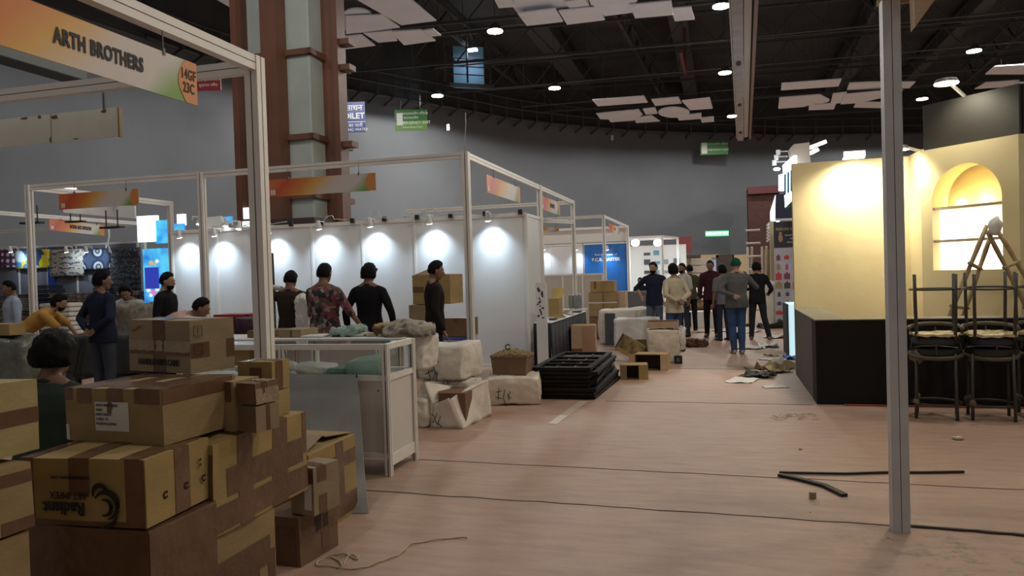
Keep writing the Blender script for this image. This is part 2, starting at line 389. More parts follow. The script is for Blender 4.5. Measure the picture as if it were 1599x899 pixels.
# lamps of the same rows above and behind the camera, out of frame
for x, y, k_ in ((-10, 4, .6), (-3.5, 3.5, .12), (3.5, 4, 1.0), (-7, 9, .8), (3, 10, 1.3), (8, 9, 1), (-12, 16, .7), (9, 18, 1), (-14, 26, .6), (12, 34, 1), (16, 44, 1)):
    spot((x, y, 9.5), (x, y, 0), 900 * K_NEAR * k_, 176, .12, (1, .90, .76) if x > 0 and y < 12 else (1, .96, .90), .3)
spot(Pz(683, 152, 9.5), Pz(683, 152, 9.5) + Vector((-.6, 1.1, -2.2)), 260, 75, .9, (1, .96, .8), .2)
# hanging girder along the hall
ma = mat('girder_grey', (0.33, 0.34, 0.35), 0.6, var=.15, vscale=2); mb_ = mat('girder_brown', (0.24, 0.16, 0.13), 0.6); mb2 = mat('girder_pale', (0.45, 0.42, 0.38), .6)
g0 = Pz(1160, -60, 7.0); g1 = Pz(1161, 216, 7.0)
t = thing('hanging_girder', 'grey and brown steel girder hanging lengthwise from the ceiling over the aisle', 'girder', g0)
dd = (g1 - g0).normalized(); sd = Vector((dd.y, -dd.x, 0))
for nm, o_, w_, h_, m_, dz in (('web_plate', -.12, .24, .30, ma, .15), ('lower_flange', .10, .16, .12, mb2, .10), ('dark_channel', .19, .06, .18, mt, .2), ('side_rail', .26, .08, .36, mb_, .12), ('edge_strip', -.27, .03, .4, mb2, .2)):
    bm = B(); bar(bm, g0 + sd * o_ + Vector((0, 0, dz)), g1 + sd * o_ + Vector((0, 0, dz)) + dd * (.6 if nm == 'web_plate' else 0), w_, h_); obj(nm, bm, m_, t, world=True)
for k in range(4):
    q = g0.lerp(g1, .08 + .28 * k) - sd * .12
    bm = B(); cyl(bm, q + Vector((0, 0, -.012)), q + Vector((0, 0, .01)), .07, seg=14)
    for v in bm.verts: v.co = q + (v.co - q).dot(dd) * dd * 3.5 + sd * (v.co - q).dot(sd) + Vector((0, 0, (v.co - q).z))
    obj('slot', bm, BLACK, t, world=True)
for k in range(4):
    q = g0.lerp(g1, .1 + .28 * k); bm = B(); bar(bm, q + Vector((0, 0, .3)), (q.x, q.y, 13.2), .08); obj('hanger', bm, mt, t, world=True)
# ------------------------------------------------------------------ brown clad column
mcon = mat('column_concrete', (0.34, 0.38, 0.36), 0.85, var=0.1, vscale=1.2, bump=.15, bscale=14)
mbr = mat('column_brown_steel', (0.13, 0.052, 0.030), 0.5, var=0.25, vscale=1.0, bump=.08, bscale=8)
K = Vector((-8.22, 14.3, 0))
xl = PY(384, 200, 14.3).x
t = thing('column', 'huge square concrete column clad with brown steel posts and straps', 'column', (K.x - .7, K.y + .7, 0))
bm = B(); boxb(bm, (xl, K.y, 0), (K.x, K.y + 1.6, 13.2)); bevel(bm, .03); obj('concrete_core', bm, mcon, t, world=True)
fx0 = PY(411, 200, 13.9).x; fx1 = PY(434, 200, 13.9).x
bm = B(); boxb(bm, (fx0, 13.9, 0), (fx1 + .02, K.y + .02, 13.2)); obj('steel_post', bm, mbr, t, world=True)
bm = B(); boxb(bm, (K.x - .02, K.y + .55, 0), (K.x + .36, K.y + .95, 13.2)); obj('steel_post', bm, mbr, t, world=True)
bm = B(); boxb(bm, (K.x + .28, K.y + .5, 0), (K.x + .40, K.y + .6, 13.2)); obj('steel_edge', bm, mbr, t, world=True)
bm = B(); boxb(bm, (xl - .02, 13.9, 0), (xl + .12, K.y + .02, 13.2)); 
obj('steel_post', bm, mbr, t, world=True)
for y in (-60, 80, 213, 305):
    z = PY(485, y, 14.3).z
    bm = B(); boxb(bm, (xl - .1, K.y - .09, z - .06), (K.x + .09, K.y + .01, z + .06)); boxb(bm, (K.x - .01, K.y - .09, z - .06), (K.x + .09, K.y + 1.7, z + .06)); obj('strap', bm, mbr, t, world=True)
for y in (65, 105, 225):
    z = PY(540, y, 15).z; bm = B(); boxb(bm, (K.x + .3, K.y + .6, z - .07), (K.x + .62, K.y + .9, z + .05)); obj('bracket', bm, mbr, t, world=True)
zb_ = PY(485, 346, 14.1).z
bm = B(); boxb(bm, (xl, 13.85, zb_ - .07), (K.x + .25, 15, zb_ + .07)); obj('collar', bm, mat('collar_dark', (0.04, .025, .02), .6), t, world=True)
# ------------------------------------------------------------------ wall signs
mgreen = mat('sign_green', (0.045, 0.20, 0.045), 0.45); mgreen2 = mat('sign_green_pale', (.16, .36, .07), .45); mblues = mat('sign_blue', (0.03, 0.055, 0.26), 0.45); mw_ = mat('sign_white', (0.8, 0.85, 0.8), 0.5)
def wallsign(name, label, px0, py0, px1, py1, d, m, th=.05, m2=None):
    """a board fronting the camera side; returns root and size"""
    a = Pd(px0, py1, d); b = Pd(px1, py1, d); b.z = a.z; Rv = (b - a); Rv.z = 0; w = Rv.length
    h = Pd(px0, py0, d).z - a.z
    o = bpy.data.objects.new(name, None); COL.objects.link(o); o.empty_display_size = .1
    o.matrix_basis = frame_mtx(a, Rv, (0, 0, 1)); tag(o, label, 'sign')
    bm = B(); boxb(bm, (0, 0, -th), (w, h, 0)); obj('board', bm, m, o)
    return o, w, h
def T(x, y, z=.004): return Matrix.Translation((x, y, z))
def runman(par, x, y, s, m):
    bm = B()
    sph(bm, (x + .02 * s, y + .40 * s, .004), .07 * s, (1, 1, .1))
    for a, c, w in (((.0, .33), (-.05, .05), .11), ((-.05, .05), (.12, -.08), .07), ((.12, -.08), (.06, -.3), .06), ((-.05, .05), (-.12, -.15), .07), ((-.12, -.15), (-.28, -.2), .06), ((0, .3), (.16, .18), .05), ((0, .3), (-.16, .15), .05)):
        bar(bm, (x + a[0] * s, y + a[1] * s, .004), (x + c[0] * s, y + c[1] * s, .004), w * s, .006)
    obj('running_man', bm, m, par)
t, w, h = wallsign('exit_sign', 'green EMERGENCY EXIT sign hanging right of the brown column', 617, 172, 667, 204, 33, mgreen)
bm = B(); boxb(bm, (0, 0, 0), (w, h * .42, .004)); obj('pale_band', bm, mgreen2, t)
bm = B(); boxb(bm, (.06 * w, .25 * h, .003), (.25 * w, .85 * h, .008)); obj('pictogram_field', bm, mw_, t)
runman(t, .15 * w, .52 * h, .5 * h, mgreen)
text('आपातकालीन निकास', t, T(.62 * w, .80 * h, .006), .17 * h, mw_)
text('आपातकालीन', t, T(.50 * w, .60 * h, .006), .15 * h, mw_)
text('EMERGENCY EXIT', t, T(.62 * w, .36 * h, .008), .19 * h, mw_, bold=.003)
text('Please Keep Clear', t, T(.55 * w, .15 * h, .008), .13 * h, mw_)
for k in (.2, .8):
    bm = B(); cyl(bm, (k * w, h, -.02), (k * w, h + 1.2, -.02), .01, seg=5); obj('hanger', bm, mt, t)
t, w, h = wallsign('exit_sign', 'dim green EMERGENCY EXIT sign left of the hanging girder end on the far wall', 1094, 221, 1137, 242, 46, mgreen)
bm = B(); boxb(bm, (.04 * w, .1 * h, .003), (.24 * w, .9 * h, .008)); obj('pictogram_field', bm, mw_, t)
runman(t, .14 * w, .5 * h, .7 * h, mgreen)
text('आपातकालीन निकास', t, T(.62 * w, .78 * h, .006), .2 * h, mw_)
text('EMERGENCY EXIT', t, T(.62 * w, .35 * h, .006), .21 * h, mw_)
t, w, h = wallsign('exit_sign', 'small glowing green exit lightbox above the far doorway', 1102, 361, 1138, 369, 46, mat('exit_glow', (.1, .5, .25), emit=(.15, .8, .4), estr=1.3))
bm = B(); boxb(bm, (-.04, -.04, -.06), (w + .04, h + .04, -.03)); obj('casing', bm, mgreen, t)
text('EMERGENCY EXIT', t, T(.5 * w, .5 * h, .006), .55 * h, mat('glow_white', (1, 1, 1), emit=(.8, 1, .9), estr=1.5), bold=.01)
t, w, h = wallsign('toilet_sign', 'blue TOILET sign with white lettering half hidden behind the brown column', 528, 160, 571, 207, 31.5, mblues)
text('प्रसाधन', t, T(.45 * w, .80 * h), .27 * h, mw_, bold=.004)
text('TOILET', t, T(.5 * w, .53 * h), .27 * h, mw_, bold=.008)
bm = B(); boxb(bm, (0, .33 * h, 0), (w, .35 * h, .004)); obj('divider', bm, mw_, t)
text('पीने का पानी', t, T(.5 * w, .22 * h), .16 * h, mw_)
text('DRINKING WATER', t, T(.5 * w, .08 * h), .13 * h, mw_)
mredS = mat('sign_red', (0.32, 0.03, 0.04), 0.45)
t, w, h = wallsign('notice_sign', 'small red notice sign behind the orange numbered end of the near fascia', 296, 102, 345, 142, 25, mredS)
text('NO SMOKING', t, T(.55 * w, .72 * h), .17 * h, mw_); text('Smoking Prohibited', t, T(.6 * w, .42 * h), .13 * h, mw_); text('धूम्रपान निषेध', t, T(.6 * w, .2 * h), .14 * h, mw_)
# small white junction boxes on the wall
for x, y, d, w_ in ((700, 199, 34, 'right of the green emergency exit sign'), (956, 215, 44, 'under the far ceiling panels')):
    p = Pd(x, y, d); bm = B(); box(bm, p, (.12, .1, .28)); bevel(bm, .01); obj('junction_box', bm, WHITEP, label='tiny white junction box on the grey wall ' + w_, cat='junction box')
p = Pd(727, 176, 35); bm = B(); tube(bm, [p, p + Vector((0, 0, -.5)), Pd(725, 236, 35)], .02, 5); obj('wall_cable', bm, DARK, label='thin black cable hanging down the grey wall behind the corner post', cat='cable')
# dark duct upper left
bm = B(); a = Pz(137, 127, 6.6); c = Vector((a.x, a.y - 9, a.z)); bar(bm, a + Vector((-.3, 0, .35)), c + Vector((-.3, 0, .35)), .6, .7); bevel(bm, .02)
obj('air_duct', bm, mat('duct_dark', (.05, .055, .05), .6), label='dark air duct running past behind the near fascia board', cat='duct')
# far doorway zone at the end of the aisle
mdark = mat('far_dark_brown', (0.055, 0.038, 0.032), 0.7, var=.2); mcre = mat('far_cream', (0.45, 0.36, 0.20), 0.7); mtan = mat('far_tan', (.30, .23, .14), .7)
Yf = 44.0
def FB(x0, y0, x1, y1, Y=Yf, th=.3):
    a = PY(x0, y1, Y); c = PY(x1, y0, Y); return (a.x, Y, max(a.z, 0)), (c.x, Y + th, c.z)
t = thing('far_portal', 'dark brown and cream entrance portal at the far end of the aisle', 'portal', PY(1120, 470, Yf) * 1.0)
for nm, m_, q in (('brown_wall', mdark, (1070, 398, 1094, 482)), ('header', mcre, (1094, 397, 1122, 403)), ('brown_wall', mdark, (1120, 397, 1146, 482)), ('cream_pier', mcre, (1146, 397, 1170, 482)), ('cream_pier', mcre, (1060, 398, 1070, 482))):
    bm = B(); boxb(bm, *FB(*q)); obj(nm, bm, m_, t, world=True)
bm = B(); boxb(bm, *FB(1093, 404, 1128, 482, Yf + .5, .1)); obj('bright_panel', bm, mat('far_bright', (.5, .5, .62), .5, col2=(.2, .2, .25), vscale=.9, emit=(.5, .55, .8), estr=.25), t, world=True)
mbrick = mat('brick_dark', (0.10, 0.035, 0.03), 0.8)
nt, N, L, b = nodes_of(mbrick); bt = N.new('ShaderNodeTexBrick'); bt.inputs['Color1'].default_value = (.10, .032, .028, 1); bt.inputs['Color2'].default_value = (.07, .025, .022, 1); bt.inputs['Mortar'].default_value = (.035, .025, .025, 1); bt.inputs['Scale'].default_value = 2.2
tc = N.new('ShaderNodeTexCoord'); mp = N.new('ShaderNodeMapping'); mp.inputs['Rotation'].default_value = (R(90), 0, 0); L.new(tc.outputs['Object'], mp.inputs[0]); L.new(mp.outputs[0], bt.inputs[0]); L.new(bt.outputs[0], b.inputs['Base Color'])
t = thing('brick_column', 'dark red brick column standing against the far grey wall', 'column', PY(1190, 470, 46))
a, c = FB(1172, 302, 1216, 482, 46, 2); bm = B(); boxb(bm, a, c); obj('shaft', bm, mbrick, t, world=True)
a, c = FB(1168, 289, 1218, 303, 45.6, 2.6); bm = B(); boxb(bm, a, c); obj('cap', bm, mat('brick_cap', (.11, .03, .035), .7), t, world=True)
# world
w = bpy.data.worlds.new('world'); SC.world = w; w.use_nodes = True
w.node_tree.nodes['Background'].inputs[0].default_value = (1.0, .96, .92, 1); w.node_tree.nodes['Background'].inputs[1].default_value = K_WORLD
SC.view_settings.view_transform = 'Standard'; SC.view_settings.look = 'None'; SC.view_settings.gamma = 1; SC.view_settings.use_curve_mapping = False
SC.view_settings.exposure = EXPO
# ================================================================== SHELL SCHEME STANDS
GROOVE_SHADE = mat('groove_shade', (0.10, 0.10, 0.10), 0.6)  # core coloured dark for the shade down in the profile grooves
def post(t, x, y, z0=0, z1=3.16, w=.085, name='post'):
    bm = B(); c = w / 2; g = .010
    box(bm, (x, y, (z0 + z1) / 2), (w - .02, w - .02, z1 - z0), mi=1)
    for sx in (-1, 1):
        for sy in (-1, 1):
            q = (c - g) / 2 + g / 2 + .002
            box(bm, (x + sx * (c / 2 + .003), y + sy * (c / 2 + .003), (z0 + z1) / 2), (c - .006, c - .006, z1 - z0))
    return obj(name, bm, None, t, world=True, mats=[ALU, GROOVE_SHADE])
def beam(t, a, b, h=.085, w=.05, name='beam'):
    a = Vector(a); b = Vector(b); bm = B()
    bar(bm, a - Vector((0, 0, h / 2)), b - Vector((0, 0, h / 2)), w * .7, h * .9, mi=1)
    bar(bm, a - Vector((0, 0, h * .24)), b - Vector((0, 0, h * .24)), w, h * .45)
    bar(bm, a - Vector((0, 0, h * .76)), b - Vector((0, 0, h * .76)), w, h * .45)
    return obj(name, bm, None, t, world=True, mats=[ALU, GROOVE_SHADE])
def panels(t, a, b, n, z0, z1, m=PANEL, th=.012, rails=True, gap=.02):
    a = Vector(a); b = Vector(b)
    for i in range(n):
        p = a.lerp(b, i / n); q = a.lerp(b, (i + 1) / n); d = (q - p).normalized() * gap
        bm = B(); bar(bm, p + d + Vector((0, 0, (z0 + z1) / 2)), q - d + Vector((0, 0, (z0 + z1) / 2)), th, z1 - z0); obj('wall_panel', bm, m, t, world=True)
    for i in range(n + 1):
        p = a.lerp(b, i / n); bm = B(); box(bm, (p.x, p.y, (z0 + z1) / 2 + .01), (.045, .045, z1 - z0 + .02)); obj('panel_post', bm, ALU, t, world=True)
    if rails:
        for z in (z0 + .03, z1):
            bm = B(); bar(bm, a + Vector((0, 0, z)), b + Vector((0, 0, z)), .035, .05); obj('panel_rail', bm, ALU, t, world=True)
ZT = 3.16
# near stand (name board ARTH BROTHERS)
t = thing('exhibition_stand', 'nearest white framed stand whose corner post rises behind the stacked cartons', 'exhibition stand', (-3.17, 4.82, 0))
post(t, -3.215, 4.82, 0, 3.20, .105)
beam(t, (-3.205, 4.80, 3.20), (-3.205, -.5, 3.20), .11, .07)
beam(t, (-3.23, 4.82, 3.18), (-9.5, 4.82, 3.18), .10, .06)
# fascia board material: printed saffron to white to green
def fascia_mat(key, w, h, dim=1.0):
    m = mat(key, (1, 1, 1), 0.4); nt, N, L, b = nodes_of(m)
    tc = N.new('ShaderNodeTexCoord'); sx = N.new('ShaderNodeSeparateXYZ'); L.new(tc.outputs['Object'], sx.inputs[0])
    ax = N.new('ShaderNodeMath'); ax.operation = 'MULTIPLY_ADD'; ax.inputs[1].default_value = 1 / w; L.new(sx.outputs['X'], ax.inputs[0])
    ay = N.new('ShaderNodeMath'); ay.operation = 'MULTIPLY'; ay.inputs[1].default_value = -.16 / h; L.new(sx.outputs['Y'], ay.inputs[0])
    n = N.new('ShaderNodeTexNoise'); n.inputs['Scale'].default_value = 2.2; L.new(tc.outputs['Object'], n.inputs[0])
    an = N.new('ShaderNodeMath'); an.operation = 'MULTIPLY_ADD'; an.inputs[1].default_value = .12; L.new(n.outputs['Fac'], an.inputs[0]); L.new(ay.outputs[0], an.inputs[2])
    L.new(an.outputs[0], ax.inputs[2])
    r = N.new('ShaderNodeValToRGB'); e = r.color_ramp.elements
    cols = [(0.0, (.62, .16, .05)), (.10, (.55, .08, .03)), (.28, (.62, .20, .04)), (.42, (.68, .38, .08)), (.60, (.62, .55, .50)), (.80, (.60, .56, .52)), (.92, (.20, .36, .06)), (1.0, (.16, .32, .05))]
    e[0].position = cols[0][0]; e[0].color = (*[c * dim for c in cols[0][1]], 1); e[1].position = 1; e[1].color = (*[c * dim for c in cols[-1][1]], 1)
    for p, c in cols[1:-1]:
        q = e.new(p); q.color = (*[x * dim for x in c], 1)
    L.new(ax.outputs[0], r.inputs[0]); L.new(r.outputs[0], b.inputs['Base Color'])
    return m
MOR = mat('print_orange', (.62, .24, .06), .4); MWH = mat('print_white', (.7, .66, .62), .4)
def fascia(label, a, b, h, txt=None, num=None, key='f', tiny=True, ztop=3.1):
    """a, b: bottom corners, left and right as read"""
    a = Vector(a); b = Vector(b); Rv = b - a; w = Rv.length
    o = bpy.data.objects.new('name_board', None); COL.objects.link(o); o.empty_display_size = .1
    o.matrix_basis = frame_mtx(a, Rv, (0, 0, 1)); tag(o, label, 'name board')
    bm = B(); boxb(bm, (0, 0, -.006), (w, h, 0)); obj('board', bm, fascia_mat('fascia_' + key, w, h), o)
    bm = B(); r = h * .72
    pts = [(w - r * .55 + 0, 0, 0), (w, 0, 0), (w, h, 0), (w - r * .55, h, 0)] + [(w - r * .55 - r * .35 * math.sin(math.pi * k / 8), h - h * k / 8, 0) for k in range(1, 8)]
    extr(bm, pts, (0, 0, .003)); obj('number_patch', bm, MOR, o)
    if tiny:
        bm = B(); boxb(bm, (w * .03, h * .10, 0), (w * .05, h * .4, .002)); boxb(bm, (w * .055, h * .10, 0), (w * .075, h * .4, .002)); obj('small_emblem', bm, MWH, o)
    if txt: text(txt, o, T(w * (.60 if key == 'near' else .55), h * .50), h * .42, INK, sx=.66 if key == 'near' else .34 if len(txt) > 12 else .8, bold=.0042, spacing=1.10)
    if num:
        text(num[0], o, T(w - r * .42, h * .66, .005), h * .34, INK, 'stand_number', sx=.66, bold=.0012, spacing=1.1)
        text(num[1], o, T(w - r * .42, h * .34, .005), h * .34, INK, 'stand_number', sx=.66, bold=.0012, spacing=1.1)
    for k in (.2, .85):
        bm = B(); top = (ztop - a.z); cyl(bm, (w * k, h, -.004), (w * k, max(top, h + .03), -.004), .004, seg=5); bar(bm, (w * k, h - .02, -.004), (w * k, h + .02, -.004), .02, .02, up=(1, 0, 0)); obj('hook', bm, mh, o)
    return o
a = PX(0, 74, -3.17); c = PX(308, 162, -3.17); zb2 = (a.z + c.z) / 2
ln = (c.y - a.y)
fascia('big orange, white and green ARTH BROTHERS name board hanging top left', (-3.17, a.y - .55, zb2), (-3.17, c.y, zb2), .262, 'ARTH BROTHERS', ('14GF', '23C'), 'near', ztop=3.10)
# chipped white board hanging on the left
p = PY(-60, 230, 4.9); q = PY(187, 213, 4.9)
t = thing('hanging_board', 'chipped blank white board hanging behind the big name board', 'board', ((p.x + q.x) / 2, 4.9, q.z))
mch = mat('chipped_white', (0.78, 0.80, 0.70), .6, var=.03); mchip = mat('bare_plywood', (.14, .11, .07), .8)
bm = B(); boxb(bm, (p.x, 4.89, q.z), (q.x, 4.905, q.z + .225)); obj('board', bm, mch, t, world=True)
bm = B(); box(bm, (q.x + .008, 4.9, q.z + .11), (.016, .03, .23)); obj('edge', bm, mat('ply_edge', (.35, .26, .15), .8), t, world=True)
random.seed(5)
for x_, y_, w_, h_ in ((-4.62, .205, .05, .035), (-5.10, .20, .08, .04), (-5.25, .21, .04, .03), (-5.4, .215, .1, .02), (-5.15, .02, .02, .05), (-4.9, .01, .06, .012)):
    bm = B(); pts = [(x_ + w_ * .5 * math.cos(k) * random.uniform(.6, 1.2), 4.888, q.z + y_ + h_ * .5 * math.sin(k) * random.uniform(.6, 1.2)) for k in [j * math.pi / 4 for j in range(8)]]
    extr(bm, pts, (0, .002, 0)); obj('chip', bm, mchip, t, world=True)
bm = B(); boxb(bm, (-5.142, 4.887, q.z), (-5.136, 4.89, q.z + .225)); obj('joint', bm, mat('joint_grey', (.35, .37, .33), .7), t, world=True)
bm = B(); bar(bm, (-4.62, 4.9, q.z + .2), (-4.62, 4.9, 3.1), .02); obj('hook', bm, mh, t, world=True)
# white spot lamps
MLAMP = mat('lamp_shell', (0.72, 0.72, 0.70), .35); MGLOW = mat('lamp_cool_on', (1, 1, 1), emit=(.88, .95, 1), estr=18)
sl0 = thing('spot_lamp', 'x', 'lamp', (0, 0, -50))
bm = B(); bar(bm, (0, .22, .05), (0, 0, .05), .014); bar(bm, (0, .2, .05), (0, .22, -.02), .012); obj('arm', bm, MLAMP, sl0)
bm = B(); cyl(bm, (0, 0, .06), (0, .035, -.09), .03, .052, 16); obj('lamp_head', bm, MLAMP, sl0, smooth='auto')
bm = B(); cyl(bm, (0, .034, -.088), (0, .036, -.094), .046, .046, 16); obj('lens', bm, MGLOW, sl0)
_sl = [0]
def spotlamp(x, y, z, label, rz=0.0, power=30, group=None, aim=None, col=(.64, .83, 1), ang=95):
    o = sl0 if _sl[0] == 0 else copy_tree(sl0)
    _sl[0] += 1
    o.matrix_basis = Matrix.Translation((x, y, z)) @ Matrix.Rotation(rz, 4, 'Z')
    o['label'] = label
    if group: o['group'] = group
    d = Vector((-math.sin(rz), math.cos(rz), 0))
    s = Vector((x, y, z)) + d * .045 + Vector((0, 0, -.10))
    if power: spot(s, aim if aim else s + d * .5 + Vector((0, 0, -1.1)), power, ang + 14, 1.0, col, .05)
    return o
# stand B : long white stand behind the counters
XB = -3.12; YB = 9.25; YW = 12.25
t = thing('exhibition_stand', 'large white panelled stand with four people in front of its lamp-lit back wall', 'exhibition stand', (-6.5, 10.5, 0))
for x in (-10.2, -7.1, XB): post(t, x, YB)
post(t, XB, 13.35); post(t, XB, 16.55)
beam(t, (-10.2, YB, ZT), (-7.1, YB, ZT)); beam(t, (-7.1, YB, ZT), (XB, YB, ZT))
beam(t, (XB, YB, ZT), (XB, 13.35, ZT)); beam(t, (XB, 13.35, ZT), (XB, 16.55, ZT)); beam(t, (-10.2, YB, ZT), (-10.2, YW, ZT))
beam(t, (-7.1, 16.55, ZT), (XB, 16.55, ZT)); beam(t, (XB, 16.5, 2.72), (-4.6, 13.4, 2.72))
panels(t, (-10.15, YW + .06, 0), (XB, YW + .06, 0), 7, 0, 2.56)
panels(t, (XB, YW + .12, 0), (XB, 13.3, 0), 1, 0, 2.56)
bm = B(); boxb(bm, (XB, YW + .05, 2.56), (-10.2, YW + .07, 2.60)); obj('top_rail', bm, ALU, t, world=True)
for k in range(9):
    x = -8.2 + k * .62; bm = B(); boxb(bm, (x, YW, 2.57), (x + .07, YW + .05, 2.65)); obj('clip', bm, BLACK, t, world=True)
# cables draped over the rail
random.seed(21)
mcab = mat('cable_white', (.55, .55, .53), .5)
for k, (x0, x1) in enumerate(((-9.2, -8.4), (-7.0, -6.4), (-6.1, -5.5), (-5.3, -4.2), (-8.5, -7.6))):
    pts = [(lerp(x0, x1, i / 8), YW + random.uniform(-.05, .03), 2.60 + .05 * random.random() + (.10 if i in (3, 4) else 0)) for i in range(9)]
    bm = B(); tube(bm, pts, .008, 5); obj('power_cable', bm, mcab, smooth=True, label='thin white cable draped on the top rail, %s loop from the left' % ORD[(0, 2, 3, 4, 1)[k]], cat='cable', group='cables on the back wall rail')
LX = [PY(x, 385, YW).x for x in (293, 347, 431, 509, 588, 679, 769)]
for i, x in enumerate(LX):
    spotlamp(x, YW - .25, 2.56 - (.0 if i > 2 else .03), 'white spot lamp lighting the white back wall, %s from the left' % ORD[i], power=60, group='spot lamps along the white back wall')
# extra lamps seen above the wall on the left
for i, (x, y, d) in enumerate(((312, 343, 14.5), (354, 346, 14.2), (374, 350, 13.9))):
    p = Pd(x, y, d); spotlamp(p.x, p.y, p.z, 'white spot lamp above the back wall left of the near post, %s from the left' % ORD[i], R(180), 0)
# name boards of stand B
fascia('orange fascia sign hanging on the left beam above the person in orange', (-9.58, YB - .05, 2.745), (-8.14, YB - .05, 2.745), .235, None, None, 'b1')
fascia('blank orange, white and green fascia sign in front of the brown column', (-6.0, YB - .05, 2.735), (-4.365, YB - .05, 2.735), .235, None, None, 'b2')
o = fascia('orange and white fascia sign on the aisle side, right of the corner post', (XB + .02, 10.07, 2.72), (XB + .02, 11.88, 2.72), .25, None, None, 'b3')
fascia('short orange fascia sign with small lettering beyond the second aisle post', (XB + .02, 13.45, 2.73), (XB + .02, 15.05, 2.73), .255, 'EXPORTS', None, 'b4')
# white shelf board hanging under the left beam
p = PY(98, 330, 11); q = PY(210, 345, 11)
bm = B(); extr(bm, [PY(98, 323, 11), PY(210, 321, 11), PY(211, 341, 11), PY(99, 332, 11)], (0, .03, 0)); obj('hanging_board', bm, WHITEP, label='blank white board hanging behind the left orange fascia sign', cat='board')
p = PY(45, 296, 10.6); bm = B(); extr(bm, [PY(48, 290, 10.9), PY(120, 295, 10.9), PY(112, 299, 10.4), PY(60, 293, 10.4)], (0, 0, .02)); obj('light_strip', bm, mat('strip_on', (1, 1, 1), emit=(1, 1, .95), estr=1.2), label='white fluorescent strip fixed under the beam behind the left fascia sign', cat='lamp')
# stand C: rug stand frames on the far left
t = thing('exhibition_stand', 'white framed corner stand on the far left with rugs on its back wall', 'exhibition stand', (-15, 14, 0))
XC = -14.05
post(t, XC, 16.0); post(t, XC, 11.0); beam(t, (XC, 8.5, ZT), (XC, 16.0, ZT)); beam(t, (XC, 16.0, ZT), (-19, 16.0, ZT))
panels(t, (-18.9, 15.9, 0), (XC - .1, 15.9, 0), 5, 0, 2.66, mat('rug_wall', (.14, .14, .17), .8))
fascia('orange fascia sign lettered NATIONAL SALES CORPORATION above the rugs', PX(77, 359, XC + .05), PX(163, 368, XC + .05) * 1.0, .25, 'NATIONAL SALES CORPORATION', None, 'c1', ztop=3.05)
t = thing('exhibition_stand', 'white frame corner standing behind the left post, in front of the blue posters', 'exhibition stand', (-10.3, 12.4, 0))
post(t, -10.25, 12.4, 0, 3.18); beam(t, (-10.25, 12.4, 3.18), (-10.25, 9.35, 3.18))
# dark hanging lamp trays
for i, (x, y, d) in enumerate(((50, 348, 13), (175, 355, 13), (118, 346, 15))):
    p = Pd(x, y, d); bm = B(); box(bm, p, (.42, .12, .03)); box(bm, p + Vector((-.12, 0, .15)), (.015, .015, .3)); box(bm, p + Vector((.12, 0, .15)), (.015, .015, .3))
    t = obj('hanging_lamp', bm, BLACK, label='flat black lamp hanging over the rug stand, %s from the left' % ORD[(0, 2, 1)[i]], cat='lamp')
p = Pd(170, 358, 12.8); bm = B(); tube(bm, [p, p + Vector((.0, 0, -.12)), p + Vector((-.04, 0, -.25)), p + Vector((.03, 0, -.4))], .012, 6); obj('dangling_cable', bm, mat('cable_lit', (.85, .88, .95), .4), smooth=True, label='white cable end dangling under the rug stand beam', cat='cable')
